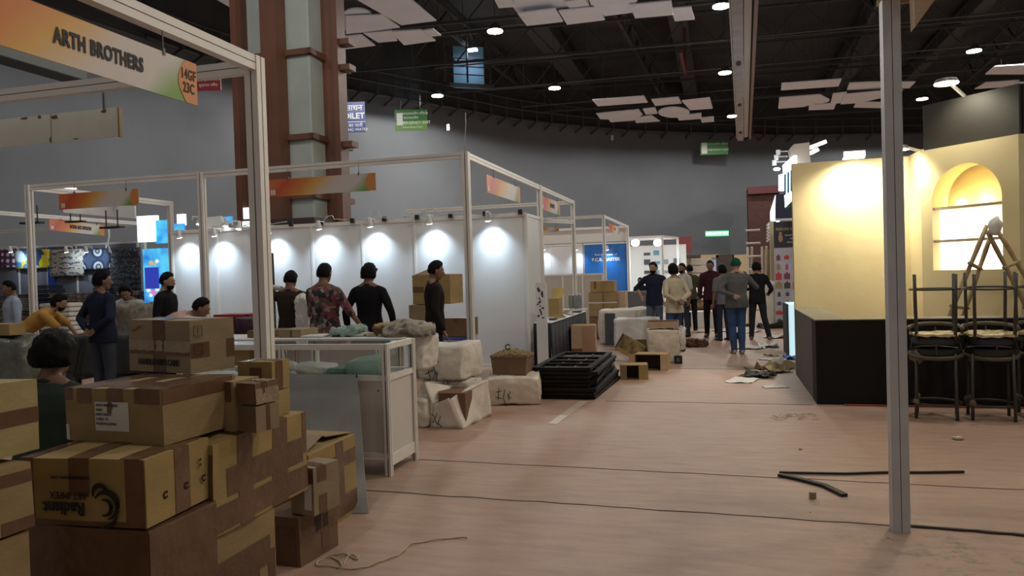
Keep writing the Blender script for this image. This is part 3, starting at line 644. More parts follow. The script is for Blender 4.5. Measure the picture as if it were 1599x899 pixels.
# rugs on the back wall of the rug stand
def rugmat(key, kind):
    m = mat(key, (.5, .5, .5), .95); nt, N, L, b = nodes_of(m); tc = N.new('ShaderNodeTexCoord')
    def ramp(src, cols):
        r = N.new('ShaderNodeValToRGB'); r.color_ramp.interpolation = 'CONSTANT'; e = r.color_ramp.elements
        e[0].position = 0; e[0].color = (*cols[0][1], 1); e[1].position = cols[1][0]; e[1].color = (*cols[1][1], 1)
        for p, c in cols[2:]:
            q = e.new(p); q.color = (*c, 1)
        L.new(src, r.inputs[0]); return r
    if kind == 'geo':
        v = N.new('ShaderNodeTexVoronoi'); v.inputs['Scale'].default_value = 3.2; v.distance = 'MANHATTAN'; L.new(tc.outputs['Object'], v.inputs[0])
        s = N.new('ShaderNodeSeparateColor'); L.new(v.outputs['Color'], s.inputs[0])
        r = ramp(s.outputs[0], [(0, (.75, .6, .02)), (.25, (.08, .25, .45)), (.42, (.55, .65, .68)), (.6, (.03, .07, .14)), (.72, (.35, .42, .45)), (.86, (.6, .35, .05))])
    elif kind == 'dots':
        v = N.new('ShaderNodeTexVoronoi'); v.inputs['Scale'].default_value = 6; v.inputs['Randomness'].default_value = 0.1; L.new(tc.outputs['Object'], v.inputs[0])
        r = ramp(v.outputs['Distance'], [(0, (.65, .65, .7)), (.32, (.10, .03, .09))])
    else:
        v = N.new('ShaderNodeTexVoronoi'); v.inputs['Scale'].default_value = 9 if kind != 'navy' else 2.2; L.new(tc.outputs['Object'], v.inputs[0]); v.inputs['Randomness'].default_value = .6 if kind == 'cream' else .15 if kind == 'navy' else 1
        w_ = N.new('ShaderNodeTexWave'); w_.wave_type = 'RINGS'; w_.inputs['Scale'].default_value = 2.3; w_.inputs['Distortion'].default_value = 6; L.new(tc.outputs['Object'], w_.inputs[0])
        a_ = N.new('ShaderNodeMath'); a_.operation = 'MULTIPLY_ADD'; a_.inputs[1].default_value = .45; L.new(w_.outputs['Fac'], a_.inputs[0]); L.new(v.outputs['Distance'], a_.inputs[2])
        if kind == 'cream': r = ramp(a_.outputs[0], [(0, (.22, .16, .13)), (.22, (.42, .38, .30)), (.48, (.30, .14, .10)), (.56, (.50, .46, .38)), (.9, (.12, .12, .14))])
        elif kind == 'navy': r = ramp(v.outputs['Distance'], [(0, (.35, .36, .36)), (.10, (.03, .04, .06)), (.17, (.42, .43, .44)), (.30, (.02, .03, .07)), (.44, (.05, .07, .12))])
        else: r = ramp(a_.outputs[0], [(0, (.10, .11, .12)), (.26, (.035, .038, .045)), (.55, (.16, .17, .18)), (.68, (.03, .032, .04))])
    L.new(r.outputs[0], b.inputs['Base Color']); return m
YR = 15.78
for i, (x0, y0, x1, y1, k, lab) in enumerate(((-30, 388, 25, 419, 'dots', 'purple rug with white dots hanging at the far left edge'), (24, 389, 78, 420, 'geo', 'yellow, blue and white geometric rug hanging on the rug stand wall'),
        (80, 388, 130, 432, 'cream', 'cream oriental rug with brown medallions hanging mid wall'), (130, 388, 173, 421, 'navy', 'navy rug with round white medallions hanging mid wall'), (174, 386, 219, 465, 'slate', 'dark grey abstract rug hanging right of the navy one'))):
    a = PY(x0, y1, YR); c = PY(x1, y0, YR)
    bm = B(); boxb(bm, (a.x, YR - .02, a.z), (c.x, YR, c.z)); bmesh.ops.subdivide_edges(bm, edges=bm.edges[:], cuts=8, use_grid_fill=True)
    for v in bm.verts: v.co.y += .03 * math.sin(v.co.x * 9) * (1 - (v.co.z - a.z) / (c.z - a.z))
    obj('hanging_rug', bm, rugmat('rug_' + k, k), smooth=True, label=lab, cat='rug')
bm = B(); a = PY(78, 452, YR + .05); c = PY(84, 386, YR + .05); boxb(bm, (a.x, YR, a.z), (c.x, YR + .05, c.z)); obj('blue_strip', bm, mat('blue_tape', (.02, .06, .35), .5), label='narrow blue banner strip beside the geometric rug', cat='banner')
for i, x in enumerate((15, 102, 133)):
    p = PY(x, 391, YR - .5); spotlamp(p.x, p.y, p.z + .05, 'white spot lamp lighting the hanging rugs, %s from the left' % ORD[i], power=26, aim=(p.x, YR, 2.2), ang=110)
# racks of folded rugs
fr0 = None; cnt = 0
FC = [('cream', (.36, .33, .26)), ('black and cream', (.12, .11, .10)), ('dark navy', (.025, .03, .05)), ('beige', (.30, .26, .19)), ('grey', (.15, .15, .16)), ('blue', (.04, .08, .2)), ('rust', (.22, .06, .03))]
frm = [mat('folded_rug_%d' % i, c, .95, col2=tuple(x * .35 for x in c), vscale=14, var=.1) for i, (n, c) in enumerate(FC)]
random.seed(8)
def folded(w, d, h, m):
    bm = B()
    for k in range(2):
        box(bm, (0, 0, h * (.25 + .5 * k)), (w, d, h * .42))
    bevel(bm, h * .12, 2); return obj('folded_rug', bm, m, label='x', cat='rug')
protos = [folded(.62, .5, .095, m) for m in frm]
used = set()
for col_ in range(9):
    x = -18.4 + col_ * .66
    n = 12 if col_ not in (3, 6) else 14
    for k in range(n):
        ci = random.choice((0, 0, 1, 3, 4, 5 if k < 5 else 0, 3, 1)) if col_ not in (3, 6) else (2 if k > 9 else random.choice((1, 3, 6, 5)))
        o = protos[ci] if ci not in used else protos[ci].copy()
        if ci in used: COL.objects.link(o)
        used.add(ci)
        o.matrix_basis = Matrix.Translation((x + random.uniform(-.02, .02), 15.3 + random.uniform(-.03, .03), .16 + k * .107))
        o['label'] = '%s folded rug in the piles below the hanging rugs' % FC[ci][0]; o['group'] = '%s folded rugs piled below the hanging rugs' % FC[ci][0]
for i, o in enumerate(protos):
    if i not in used: bpy.data.objects.remove(o)
bm = B(); boxb(bm, (-18.8, 14.95, 0), (-12.95, 15.6, .15)); bevel(bm, .01); obj('rug_platform', bm, DARK, label='low dark platform carrying the piles of folded rugs', cat='platform')
# blue lit posters of a neighbouring stand
mlb = mat('blue_lightbox', (.1, .4, .8), .4)
nt, N, L, b = nodes_of(mlb); tc = N.new('ShaderNodeTexCoord'); n = N.new('ShaderNodeTexNoise'); n.inputs['Scale'].default_value = 2.5; L.new(tc.outputs['Object'], n.inputs[0])
r = N.new('ShaderNodeValToRGB'); r.color_ramp.elements[0].color = (.02, .22, .75, 1); r.color_ramp.elements[0].position = .35; r.color_ramp.elements[1].color = (.10, .62, .95, 1); r.color_ramp.elements[1].position = .6
L.new(n.outputs['Fac'], r.inputs[0]); L.new(r.outputs[0], b.inputs['Base Color']); L.new(r.outputs[0], b.inputs['Emission Color']); b.inputs['Emission Strength'].default_value = .8
mwl = mat('white_lightbox', (1, 1, 1), emit=(.75, .9, 1), estr=2.2)
Yb = 14.2
t = thing('light_box', 'glowing blue poster light box with a purple packet picture, behind the person in black', 'light box', PY(243, 480, Yb))
bm = B(); a = PY(226, 484, Yb); c = PY(262, 387, Yb); boxb(bm, (a.x, Yb, a.z), (c.x, Yb + .1, c.z)); obj('lit_panel', bm, mlb, t, world=True)
mpk = mat('packet_blue', (.03, .04, .4), .4, emit=(.05, .08, .7), estr=.5); mpw = mat('packet_white', (.9, .9, 1), .4, emit=(.8, .9, 1), estr=.9); mpo = mat('packet_orange', (.9, .4, .05), .4, emit=(1, .5, .1), estr=.7); mpp = mat('packet_pink', (.8, .2, .5), .4, emit=(.9, .3, .7), estr=.6)
a = PY(228, 451, Yb); c = PY(248, 417, Yb); bm = B(); boxb(bm, (a.x, Yb - .02, a.z), (c.x, Yb - .004, c.z)); obj('packet_picture', bm, mpk, t, world=True)
q = PY(238, 433, Yb); bm = B(); sph(bm, q, .12, (.85, .1, 1.25), 3); obj('packet_badge', bm, mpw, t, world=True)
bm = B(); sph(bm, q + Vector((0, -.012, .03)), .07, (1, .08, .5), 2); obj('packet_name', bm, mpo, t, world=True)
for dx, dz, s, m_ in ((-.12, -.28, .06, mpw), (0, -.33, .07, mpp), (.12, -.27, .06, mpw), (.08, -.38, .05, mpp), (-.06, -.4, .05, mpw), (-.02, .33, .06, mpo), (.08, .3, .04, mpo), (.14, .36, .05, mpw)):
    bm = B(); sph(bm, q + Vector((dx, 0, dz)), s, (1, .1, .8), 2); obj('flower_picture', bm, m_, t, world=True)
t = thing('light_box', 'bright white and blue light box above the poster left of the white back wall', 'light box', PY(237, 382, Yb + .3))
a = PY(215, 378, Yb + .3); c = PY(243, 336, Yb + .3); bm = B(); boxb(bm, (a.x, Yb + .3, a.z), (c.x, Yb + .4, c.z)); obj('white_panel', bm, mwl, t, world=True)
a = PY(243, 380, Yb + .3); c = PY(262, 343, Yb + .3); bm = B(); boxb(bm, (a.x, Yb + .3, a.z), (c.x, Yb + .4, c.z)); obj('blue_panel', bm, mlb, t, world=True)
p = PY(238, 430, Yb)
for i, (x0, y0, x1, y1, d, m_, lab) in enumerate(((266, 349, 290, 360, 15.5, mlb, 'glowing blue screen above the left end of the white back wall'), (276, 334, 290, 352, 16, mwl, 'small bright white lamp panel above the left end of the back wall'), (373, 324, 397, 342, 16, mwl, 'tilted bright screen behind the near corner post'), (378, 345, 397, 355, 15, mwl, 'low bright lamp panel above the back wall behind the near post'), (344, 338, 364, 349, 17, mlb, 'blue lit panel above the white back wall'))):
    a = Pd(x0, y1, d); c = Pd(x1, y0, d); bm = B(); boxb(bm, (a.x, a.y, a.z), (c.x, a.y + .08, c.z)); bevel(bm, .01); obj('lit_screen', bm, m_, label=lab, cat='screen')
p = Pd(330, 350, 14.5); bm = B(); extr(bm, [Pd(316, 357, 14.5), Pd(324, 339, 14.5), Pd(344, 337, 14.5), Pd(352, 357, 14.5)], (0, .05, 0)); obj('white_banner', bm, WHITEP, label='white banner edge above the back wall left of the near post', cat='banner')
# rear stands along the aisle
t = thing('exhibition_stand', 'far white stand with a tall blue graphic panel beyond the cartons', 'exhibition stand', (-6, 22, 0))
XE = -3.14; YE = 21.3; YE2 = 27.0
post(t, XE, YE); post(t, XE, YE2); beam(t, (XE, YE, ZT), (XE, YE2, ZT)); beam(t, (-7.5, YE, ZT), (XE, YE, ZT)); beam(t, (-7.5, YE2, ZT), (XE, YE2, ZT))
panels(t, (-9.6, YE2 + .05, 0), (XE - 1.62, YE2 + .05, 0), 4, 0, 2.56)
mblg = mat('blue_graphic', (.02, .12, .42), .35, col2=(.02, .20, .60), vscale=.8)
panels(t, (XE - 1.60, YE2 + .05, 0), (XE, YE2 + .05, 0), 1, 0, 2.56, mblg)
bm = B(); boxb(bm, (-9.6, YE2 + .04, 2.62), (XE, YE2 + .07, ZT - .05)); obj('header_panel', bm, mat('header_white', (.62, .60, .57), .5), t, world=True)
Mx = frame_mtx((XE - .8, YE2 + .03, 2.16), (1, 0, 0), (0, 0, 1)); text('Feel the power of', t, wm(t).inverted() @ Mx, .11, mw_); Mx = frame_mtx((XE - .8, YE2 + .03, 1.98), (1, 0, 0), (0, 0, 1)); text('P.C.B. MASTER', t, wm(t).inverted() @ Mx, .16, mw_, bold=.004)
for i, x in enumerate((849, 900, 948)):
    p = PY(x, 386, YE2 - .3); spotlamp(p.x, p.y, p.z, 'white spot lamp on the far stand wall, %s from the left' % ORD[i], power=45, group='spot lamps of the far blue graphic stand')
fascia('tiny orange fascia sign hanging on the far blue graphic stand', (XE + .02, 22.2, 2.74), (XE + .02, 24.6, 2.74), .24, 'INDIA', None, 'e1')
Mx = None
o = fascia('narrow green fascia sign seen between the second and third aisle posts', PY(836, 361, 17.2), PY(873, 361, 17.2), .09, None, None, 'e2', ztop=3.0)
# partition inside far stand
t = thing('office_partition', 'low cream partition wall inside the far stand behind the black clothed table', 'partition', (-4, 19.5, 0))
pa = PY(848, 428, 19.5); pb = PY(941, 428, 19.5)
panels(t, (pa.x, 19.5, 0), (pb.x, 19.5, 0), 3, 0, 1.50, mat('part_cream', (.50, .46, .42), .6))
# mirror-like stand further back
t = thing('exhibition_stand', 'small brightly lit white stand with picture boards at the far end of the left row', 'exhibition stand', (-2.5, 31, 0))
x0 = PY(982, 372, 31).x; x1 = PY(1058, 372, 31).x
for x in (x0, x1): post(t, x, 31, 0, 2.85, .08)
post(t, PY(1034, 372, 29).x, 29, 0, 2.85, .08); beam(t, (x0, 31, 2.85), (x1, 31, 2.85)); beam(t, (PY(1034, 372, 29).x, 29, 2.85), (x1, 31, 2.85)); beam(t, (x0 - 1, 29, 2.85), (PY(1034, 372, 29).x, 29, 2.85))
panels(t, (x0 - .5, 33.5, 0), (x1 + .2, 33.5, 0), 3, 0, 2.6, mat('bright_panel', (.75, .78, .78), .5))
random.seed(4)
mpc = [mat('pic_%d' % i, c, .5) for i, c in enumerate(((.05, .05, .06), (.1, .3, .4), (.3, .3, .32), (.12, .12, .14)))]
for k in range(14):
    x = x0 + .35 + (k % 4) * .42; z = 1.0 + (k // 4) * .40; w_ = random.uniform(.15, .3)
    bm = B(); boxb(bm, (x, 33.42, z), (x + w_, 33.46, z + random.uniform(.1, .25))); obj('wall_picture', bm, mpc[k % 4], t, world=True)
bm = B(); boxb(bm, (x1 - .1, 33.6, 2.25), (x1 + .45, 34.2, 2.95)); obj('red_side_panel', bm, mat('dull_red', (.2, .03, .03), .6), t, world=True)
for i, (x, y) in enumerate(((992, 379), (1027, 379))):
    p = Pd(x, y, 29.5); bm = B(); sph(bm, p, .17, (1, .5, .8), 2); t2 = obj('flood_lamp', bm, mat('flood_on', (1, 1, 1), emit=(.9, .97, 1), estr=14), label='bright round flood lamp over the far white stand, %s one' % ('left' if i == 0 else 'right'), cat='lamp')
    spot(p - Vector((0, .3, .1)), p + Vector((0, 2.0, -2.4)), 120, 140, .9, (.85, .95, 1), .1)
bm = B(); boxb(bm, (PY(1060, 480, 36).x, 36, 0), (PY(1078, 480, 36).x, 36.3, 2.2)); obj('dark_pillar', bm, mat('pill_brown', (.06, .045, .04), .7), label='dark brown panel standing right of the far white stand', cat='panel')
a, c = PY(988, 425, 25), PY(1021, 455, 25)
bm = B(); boxb(bm, (PY(978, 455, 24).x, 24, 0), (PY(1012, 455, 24).x, 24.5, PY(990, 455, 24).z)); bevel(bm, .01); obj('reception_desk', bm, mat('desk_grey', (.10, .10, .11), .6), label='dark grey reception desk beside the far aisle post', cat='desk')
# ================================================================== RIGHT HAND SIDE
# near white post with wooden beams
t = thing('frame_post', 'tall white post standing alone on the right with bare wooden top beam', 'post', (.985, 4.86, 0))
mpw2 = mat('post_white', (0.52, 0.52, 0.52), .45, var=.06, vscale=5, bump=.08)
bm = B(); boxb(bm, (.955, 4.83, 0), (1.015, 4.89, 3.10), mi=1)
for sx in (-1, 1):
    for sy in (-1, 1): box(bm, (.985 + sx * .0245, 4.86 + sy * .0245, 1.55), (.045, .045, 3.10))
obj('post', bm, None, t, world=True, mats=[mpw2, mat('post_groove_shade', (.04, .03, .03), .8)])  # dark core, shade of the post grooves put into its colour
mwood = mat('bare_wood', (.42, .27, .15), .6, col2=(.52, .38, .24), vscale=5, bump=.1, stretch=(1, 8, 8))
bm = B(); boxb(bm, (.93, 4.8, 3.09), (3.6, 4.815, 3.25)); boxb(bm, (.93, 4.905, 3.09), (3.6, 4.92, 3.25)); boxb(bm, (1.04, 4.815, 3.20), (3.6, 4.905, 3.215)); obj('cross_beam', bm, mwood, t, world=True)
bm = B(); boxb(bm, (.93, 2.0, 3.10), (.945, 4.8, 3.25)); boxb(bm, (1.03, 2.0, 3.10), (1.045, 4.8, 3.25)); obj('side_beam', bm, mwood, t, world=True)
bm = B(); p0 = PY(1427, 10, 4.55); p1 = PY(1455, 0, 4.55); p2 = PY(1429, 42, 4.55)
extr(bm, [p0 + Vector((0, 0, .14)), p1 + Vector((.05, 0, .16)), p1 + Vector((.015, 0, .0)), p2], (0, .10, 0)); obj('wooden_bracket', bm, mwood, t, world=True)
# cream bar with counter
mcream = mat('cream_plaster', (.60, .51, .29), .85, col2=(.67, .58, .35), vscale=1.6, bump=.12, bscale=9)
mblk = mat('counter_black', (.014, .013, .013), .75, bump=.05, spec=.2); mctop = mat('counter_top', (.16, .15, .13), .38)
t = thing('bar_counter', 'long L-shaped matte black bar counter on the right', 'counter', (2.8, 9.3, 0))
bm = B(); boxb(bm, (1.02, 9.11, .0), (6.2, 9.48, .945)); bevel(bm, .003); obj('front_body', bm, mblk, t, world=True)
bm = B(); boxb(bm, (1.02, 9.481, .0), (1.39, 11.58, .945)); bevel(bm, .003); obj('side_body', bm, mat('counter_side', (.085, .08, .068), .7, var=.1), t, world=True)
bm = B(); boxb(bm, (1.015, 9.105, .945), (6.2, 9.485, .957)); boxb(bm, (1.015, 9.486, .945), (1.395, 11.585, .957)); obj('counter_top', bm, mctop, t, world=True)
bm = B(); boxb(bm, (1.3, 9.04, 0), (6.2, 9.10, .012)); obj('floor_fringe', bm, mat('red_fringe', (.35, .08, .05), .9), t, world=True)
Zc = PY(1243, 255, 11.6).z
t = thing('bar_back_wall', 'cream plastered bar wall with arched niche glowing behind the black counter', 'wall unit', (2.6, 11.3, 0))
bm = B(); boxb(bm, (1.03, 11.6, 0), (2.60, 11.75, Zc)); obj('flat_wall', bm, mcream, t, world=True)
bm = B(); boxb(bm, (2.555, 10.98, 0), (2.60, 11.6, Zc)); obj('return_wall', bm, mcream, t, world=True)
A1 = PX(1437, 236, 2.555); A2 = Pz(1590, 209, A1.z); Zc2 = A1.z
dv = Vector((A2.x - A1.x, A2.y - A1.y, 0)); WL = dv.length; dv.normalize(); nv = Vector((dv.y, -dv.x, 0))   # nv faces the camera side
if nv.y > 0: nv = -nv
Ma = frame_mtx((A1.x, A1.y, 0), dv, (0, 0, 1))
def onwall(px, py):
    r = ray(px, py); P0 = Vector((A1.x, A1.y, 0)); k = (P0 - C0).dot(nv) / r.dot(nv); q = C0 + r * k
    return (q - P0).dot(dv), q.z
u0 = onwall(1457, 400)[0]; u1 = onwall(1566, 400)[0]; zb0 = onwall(1510, 421)[1]; zap = onwall(1512, 254)[1]; rad = (u1 - u0) / 2; zsp = zap - rad
def archpts(e=0, n=20):
    return [((u0 + u1) / 2 + (rad + e) * math.cos(math.pi * k / n), zsp + (rad + e) * math.sin(math.pi * k / n)) for k in range(n + 1)]
AP = archpts()
wall_t = .30
bm = B()
def wpoly(pts, z0=0, th=wall_t):
    # pts (u, z) extruded from the face back by th
    extr(bm, [(p[0], p[1], 0) for p in pts], (0, 0, -th))
wpoly([(0, 0), (u0, 0), (u0, Zc2), (0, Zc2)]); wpoly([(u1, 0), (WL, 0), (WL, Zc2), (u1, Zc2)]); wpoly([(u0, 0), (u1, 0), (u1, zb0), (u0, zb0)])
for k in range(20):
    a, c = AP[k], AP[k + 1]; wpoly([c, a, (a[0], Zc2), (c[0], Zc2)])
bmesh.ops.remove_doubles(bm, verts=bm.verts[:], dist=1e-5)
Mloc = wm(t).inverted() @ Ma
bm.transform(Mloc); obj('arched_wall', bm, mcream, t)
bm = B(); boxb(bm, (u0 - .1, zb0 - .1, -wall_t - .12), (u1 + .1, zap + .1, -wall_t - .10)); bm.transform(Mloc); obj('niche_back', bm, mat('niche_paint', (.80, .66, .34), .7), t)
mlite = mat('niche_light', (1, 1, 1), emit=(1, .90, .66), estr=3.4)
zs1 = onwall(1512, 321)[1]; zs2 = onwall(1512, 374)[1]
for k, (z0_, z1_) in enumerate(((zb0 + .0, zs2 - .015), (zs2 + .015, zs1 - .02))):
    bm = B(); boxb(bm, (u0, z0_, -.16), (u1, z1_, -.14)); bm.transform(Mloc); obj('lit_panel', bm, mlite, t)
for z_ in (zs1, zs2):
    bm = B(); boxb(bm, (u0, z_ - .017, -wall_t), (u1, z_ + .017, -.02)); bm.transform(Mloc); obj('niche_shelf', bm, mat('shelf_cream', (.42, .34, .22), .6), t)
# right continuation wall
bm = B(); boxb(bm, (A2.x, A2.y, 0), (A2.x + 2.5, A2.y + .12, Zc2)); obj('side_wall', bm, mcream, t, world=True)
pn = Ma @ Vector(((u0 + u1) / 2, zs1 + .06, -.26)); point(pn, 7, (1, .78, .38), .05)
pn = Ma @ Vector((u0 + .12, zs1 + .06, -.36)); point(pn, 3, (1, .8, .4), .04)
# black fascia on top
ft0 = onwall(1436, 165)[1]; t = thing('black_fascia', 'large black fascia board standing on top of the arched cream wall', 'fascia', Ma @ Vector((WL / 2, Zc2, -.1)))
bm = B(); boxb(bm, (0, Zc2 + .002, -.10), (WL - .02, ft0, -.06)); bevel(bm, .004); bm.transform(wm(t).inverted() @ Ma); obj('board', bm, mat('fascia_black', (.020, .018, .015), .6, bump=.05), t)
bm = B(); box(bm, (WL - .03, (Zc2 + ft0) / 2, -.13), (.04, ft0 - Zc2, .04)); bm.transform(wm(t).inverted() @ Ma); obj('stay', bm, mblk, t)
# lamps of the bar
mwarm = mat('lamp_warm_on', (1, 1, 1), emit=(1, .9, .62), estr=22)
def barlamp(px, py, p, label, tgt, power, w=.16, ang=110, armto=None, rnd=True, wide=.1):
    t = thing('flood_lamp', label, 'lamp', p)
    bm = B()
    if rnd: cyl(bm, (0, 0, .0), (0, 0, .05), w, w * .8, 20)
    else: box(bm, (0, 0, .045), (w * 2, wide, .09))
    obj('housing', bm, mh, t, smooth='auto')
    bm = B()
    if rnd: cyl(bm, (0, 0, -.012), (0, 0, 0), w * .95, w * .95, 20)
    else: box(bm, (0, -.0, -.002), (w * 1.9, wide * .9, .02)); box(bm, (0, -wide / 2 - .004, .04), (w * 1.9, .01, .07))
    obj('lens', bm, mwarm, t)
    if armto:
        bm = B(); bar(bm, p + Vector((0, 0, .04)), armto, .03); obj('arm', bm, MLAMP, t, world=True)
    spot(p - Vector((0, 0, .04)), tgt, power, ang, .8, (1, .90, .68), .06)
    return p
p = Ma @ Vector((onwall(1500, 150)[0], ft0, -.08))
q = Ma @ Vector((onwall(1512, 150)[0], Zc2 + .2, 0))
barlamp(0, 0, Ma @ Vector((onwall(1505, 133)[0], onwall(1505, 133)[1], .32)), 'round warm lamp on an arm over the black fascia', q, 45, .14, 120, armto=p)
barlamp(0, 0, PY(1333, 246, 11.32), 'wide bright warm flood lamp on top of the flat cream wall', PY(1333, 330, 11.6), 130, .14, 150, rnd=False, wide=.12)
barlamp(0, 0, PY(1423, 232, 10.9) + Vector((-.12, 0, 0)), 'small warm lamp on an arm at the cream wall corner', Vector((2.4, 11.5, 2.0)), 80, .09, 150, armto=Vector((2.57, 11.1, Zc)))
# bamboo step ladder
mbam = mat('bamboo', (.40, .30, .16), .55, col2=(.27, .19, .09), vscale=9, bump=.1)
D = 8.62
def LPt(x, y, dd=0): return Pd(x, y, D + dd)
t = thing('step_ladder', 'bamboo A-frame step ladder behind the bar counter in front of the lit niche', 'ladder', Vector((LPt(1545, 360).x, LPt(1545, 360).y, 0)))
def legto(a, b, dd0, dd1):
    P = Pd(*a, D + dd0); Q = Pd(*b, D + dd1); k = (0 - P.z) / (Q.z - P.z); return P, P.lerp(Q, k)
legs = [legto((1541, 352), (1492, 470), -.02, -.06), legto((1549, 362), (1512, 470), .14, .16), legto((1541, 360), (1596, 466), -.04, -.12), legto((1553, 352), (1612, 450), .08, -.02)]
for P, Q in legs:
    bm = B(); n = 9; tube(bm, [P.lerp(Q, k / n) for k in range(n + 1)], [.023 + (.005 if k % 2 else 0) for k in range(n + 1)], 8); obj('pole', bm, mbam, t, world=True, smooth=True)
for i0, i1 in ((0, 1), (2, 3)):
    for k in (.22, .46, .70, .92):
        a = legs[i0][0].lerp(legs[i0][1], k); c = legs[i1][0].lerp(legs[i1][1], k); e = (c - a) * .18
        bm = B(); cyl(bm, a - e, c + e, .022, seg=8); obj('rung', bm, mbam, t, world=True)
bm = B(); q = LPt(1554, 352, -.1); sph(bm, q, .085, (.8, .6, 1.35), 3); jitter(bm, .03, 12, 4); obj('plastic_bag', bm, mat('bag_white', (.8, .78, .7), .4), smooth=True, label='crumpled white bag tied on the top of the bamboo ladder', cat='bag')
# bar stools: stacks of two
mleg = mat('stool_iron', (.05, .043, .033), .5, var=.2); mfoil = mat('crumpled_foil', (.66, .55, .32), .25, metal=.3, bump=.9, bscale=26); mseat = mat('seat_dark', (.02, .018, .016), .5); mwrap = mat('dirty_wrap', (.16, .13, .09), .5, bump=.5)
def make_stool(name_label, seed, lower):
    t = thing('bar_stool', name_label, 'stool', (0, 0, 0)); s = .175
    for sx in (-1, 1):
        for sy in (-1, 1):
            bm = B(); tube(bm, [(sx * s * 1.02, sy * s * 1.0, 0), (sx * s, sy * s * .96, .3), (sx * s * .96, sy * s * .9, .655)], .0155, 8); obj('leg', bm, mleg, t, smooth=True)
    bm = B(); ring(bm, (0, 0, .15), s * 1.28, .010, 28); obj('foot_ring', bm, mleg, t, smooth=True)
    if lower:
        bm = B(); ring(bm, (0, 0, .60), s * 1.22, .010, 28); obj('seat_ring', bm, mleg, t, smooth=True)
    bm = B(); cyl(bm, (0, 0, .63), (0, 0, .70), .215, .225, 28); bevel(bm, .012, 2); obj('seat', bm, mseat, t, smooth='auto')
    if not lower:
        bm = B(); bmesh.ops.create_circle(bm, cap_ends=True, segments=40, radius=.235, matrix=Matrix.Translation((0, 0, .712 if lower else .595))); 
        ex = bmesh.ops.extrude_face_region(bm, geom=bm.faces[:]); 
        bmesh.ops.translate(bm, verts=[v for v in ex['geom'] if isinstance(v, bmesh.types.BMVert)], vec=(0, 0, .02))
        bmesh.ops.triangulate(bm, faces=bm.faces[:]); bmesh.ops.subdivide_edges(bm, edges=bm.edges[:], cuts=4)
        jitter(bm, .022, 14, seed); 
        for v in bm.verts: v.co.z = max(v.co.z, .703) if lower else min(v.co.z, .622)
        obj('foil_cover', bm, mfoil, t, label='crumpled golden foil cover')
    if lower:
        random.seed(seed)
        for k in range(4):
            a_ = random.uniform(0, 6.28); bm = B(); sph(bm, (.2 * math.cos(a_), .2 * math.sin(a_), .62), .05, (1.1, 1.1, 1.3), 3); jitter(bm, .03, 16, seed + k); obj('wrapping', bm, mwrap, t, smooth=True)
        for sx, sy in ((-1, -1), (-1, 1)):
            bm = B(); sph(bm, (sx * s, sy * s, .17), .03, (1, 1, 1.2), 2); jitter(bm, .015, 20, seed); obj('wrapping', bm, mwrap, t, smooth=True)
    # curved backrest
    bm = B(); BZ = .90 if lower else .80; pts = [(.238 * math.cos(R(a)), .238 * math.sin(R(a)), BZ + .03 * math.sin(R(a))) for a in range(-10, 191, 10)]; tube(bm, pts, .02, 8); obj('backrest', bm, mat('stool_back_wrap', (.10, .085, .06), .5, bump=.5), t, smooth=True)
    for a in (10, 90, 170):
        bm = B(); tube(bm, [(.2 * math.cos(R(a)), .2 * math.sin(R(a)), .64), (.238 * math.cos(R(a)), .238 * math.sin(R(a)), BZ)], .009, 6); obj('back_rod', bm, mleg, t, smooth=True)
    return t
centers = []
for xs, ys in (((1429, 645), (1498.6, 655)), ((1516, 648), (1581, 657)), ((1598, 645), (1668, 655))):
    a = Pz(*xs); c = Pz(*ys); centers.append((a + c) / 2)
W_ = ['nearest the tall white post', 'in the middle', 'cut by the right edge']
for i, c in enumerate(centers):
    lo = make_stool('upright black bar stool with wrapped legs, under the stack ' + W_[i], i + 3, True); lo.matrix_basis = Matrix.Translation((c.x, c.y, 0)) @ Matrix.Rotation(R(-14 + i * 5), 4, 'Z'); lo['group'] = 'lower bar stools of the stacks'
    up = make_stool('upside-down black bar stool with foil covered seat on the stack ' + W_[i], i + 13, False)
    up.matrix_basis = Matrix.Translation((c.x + (.0, .01, 0)[i], c.y, .745 + .70)) @ Matrix.Rotation(R(-12 + i * 9), 4, 'Z') @ Matrix.Rotation(R(180 + (0, 2, 0)[i]), 4, 'X')
    up['group'] = 'upside-down bar stools of the stacks'
# black strip, tape roll, debris on the floor
t = thing('black_strip', 'bent strip of black plastic edging lying on the floor in a sharp V', 'strip', Pz(1218, 740))
bm = B(); pts = [Pz(x, y, .012) for x, y in ((1505, 736), (1440, 737), (1380, 737), (1320, 739), (1260, 738), (1217, 737))]
for i in range(5): bar(bm, pts[i], pts[i + 1], .022, .014)
obj('long_arm', bm, BLACK, t, world=True)
bm = B(); pts = [Pz(x, y, .012) for x, y in ((1217, 741), (1250, 748), (1288, 758), (1319, 773))]
for i in range(3): bar(bm, pts[i], pts[i + 1], .045, .02)
obj('short_arm', bm, BLACK, t, world=True)
p = Pz(1269, 778); bm = B(); cyl(bm, p, p + Vector((0, 0, .045)), .024, seg=18); cyl(bm, p + Vector((0, 0, .0449)), p + Vector((0, 0, .046)), .014, seg=14, caps=True)
obj('tape_roll', bm, mat('tape_olive', (.30, .24, .12), .4), smooth='auto', label='small roll of brown tape standing on the floor below the black strip', cat='tape roll')
random.seed(9)
mtwig = mat('straw', (.36, .27, .12), .8)
bm = B()
for k in range(34):
    c = Pz(random.uniform(1212, 1275), random.uniform(647, 656), .006); a = random.uniform(0, 3.14); l = random.uniform(.04, .12)
    bar(bm, c, c + Vector((math.cos(a) * l, math.sin(a) * l, random.uniform(0, .008))), .003)
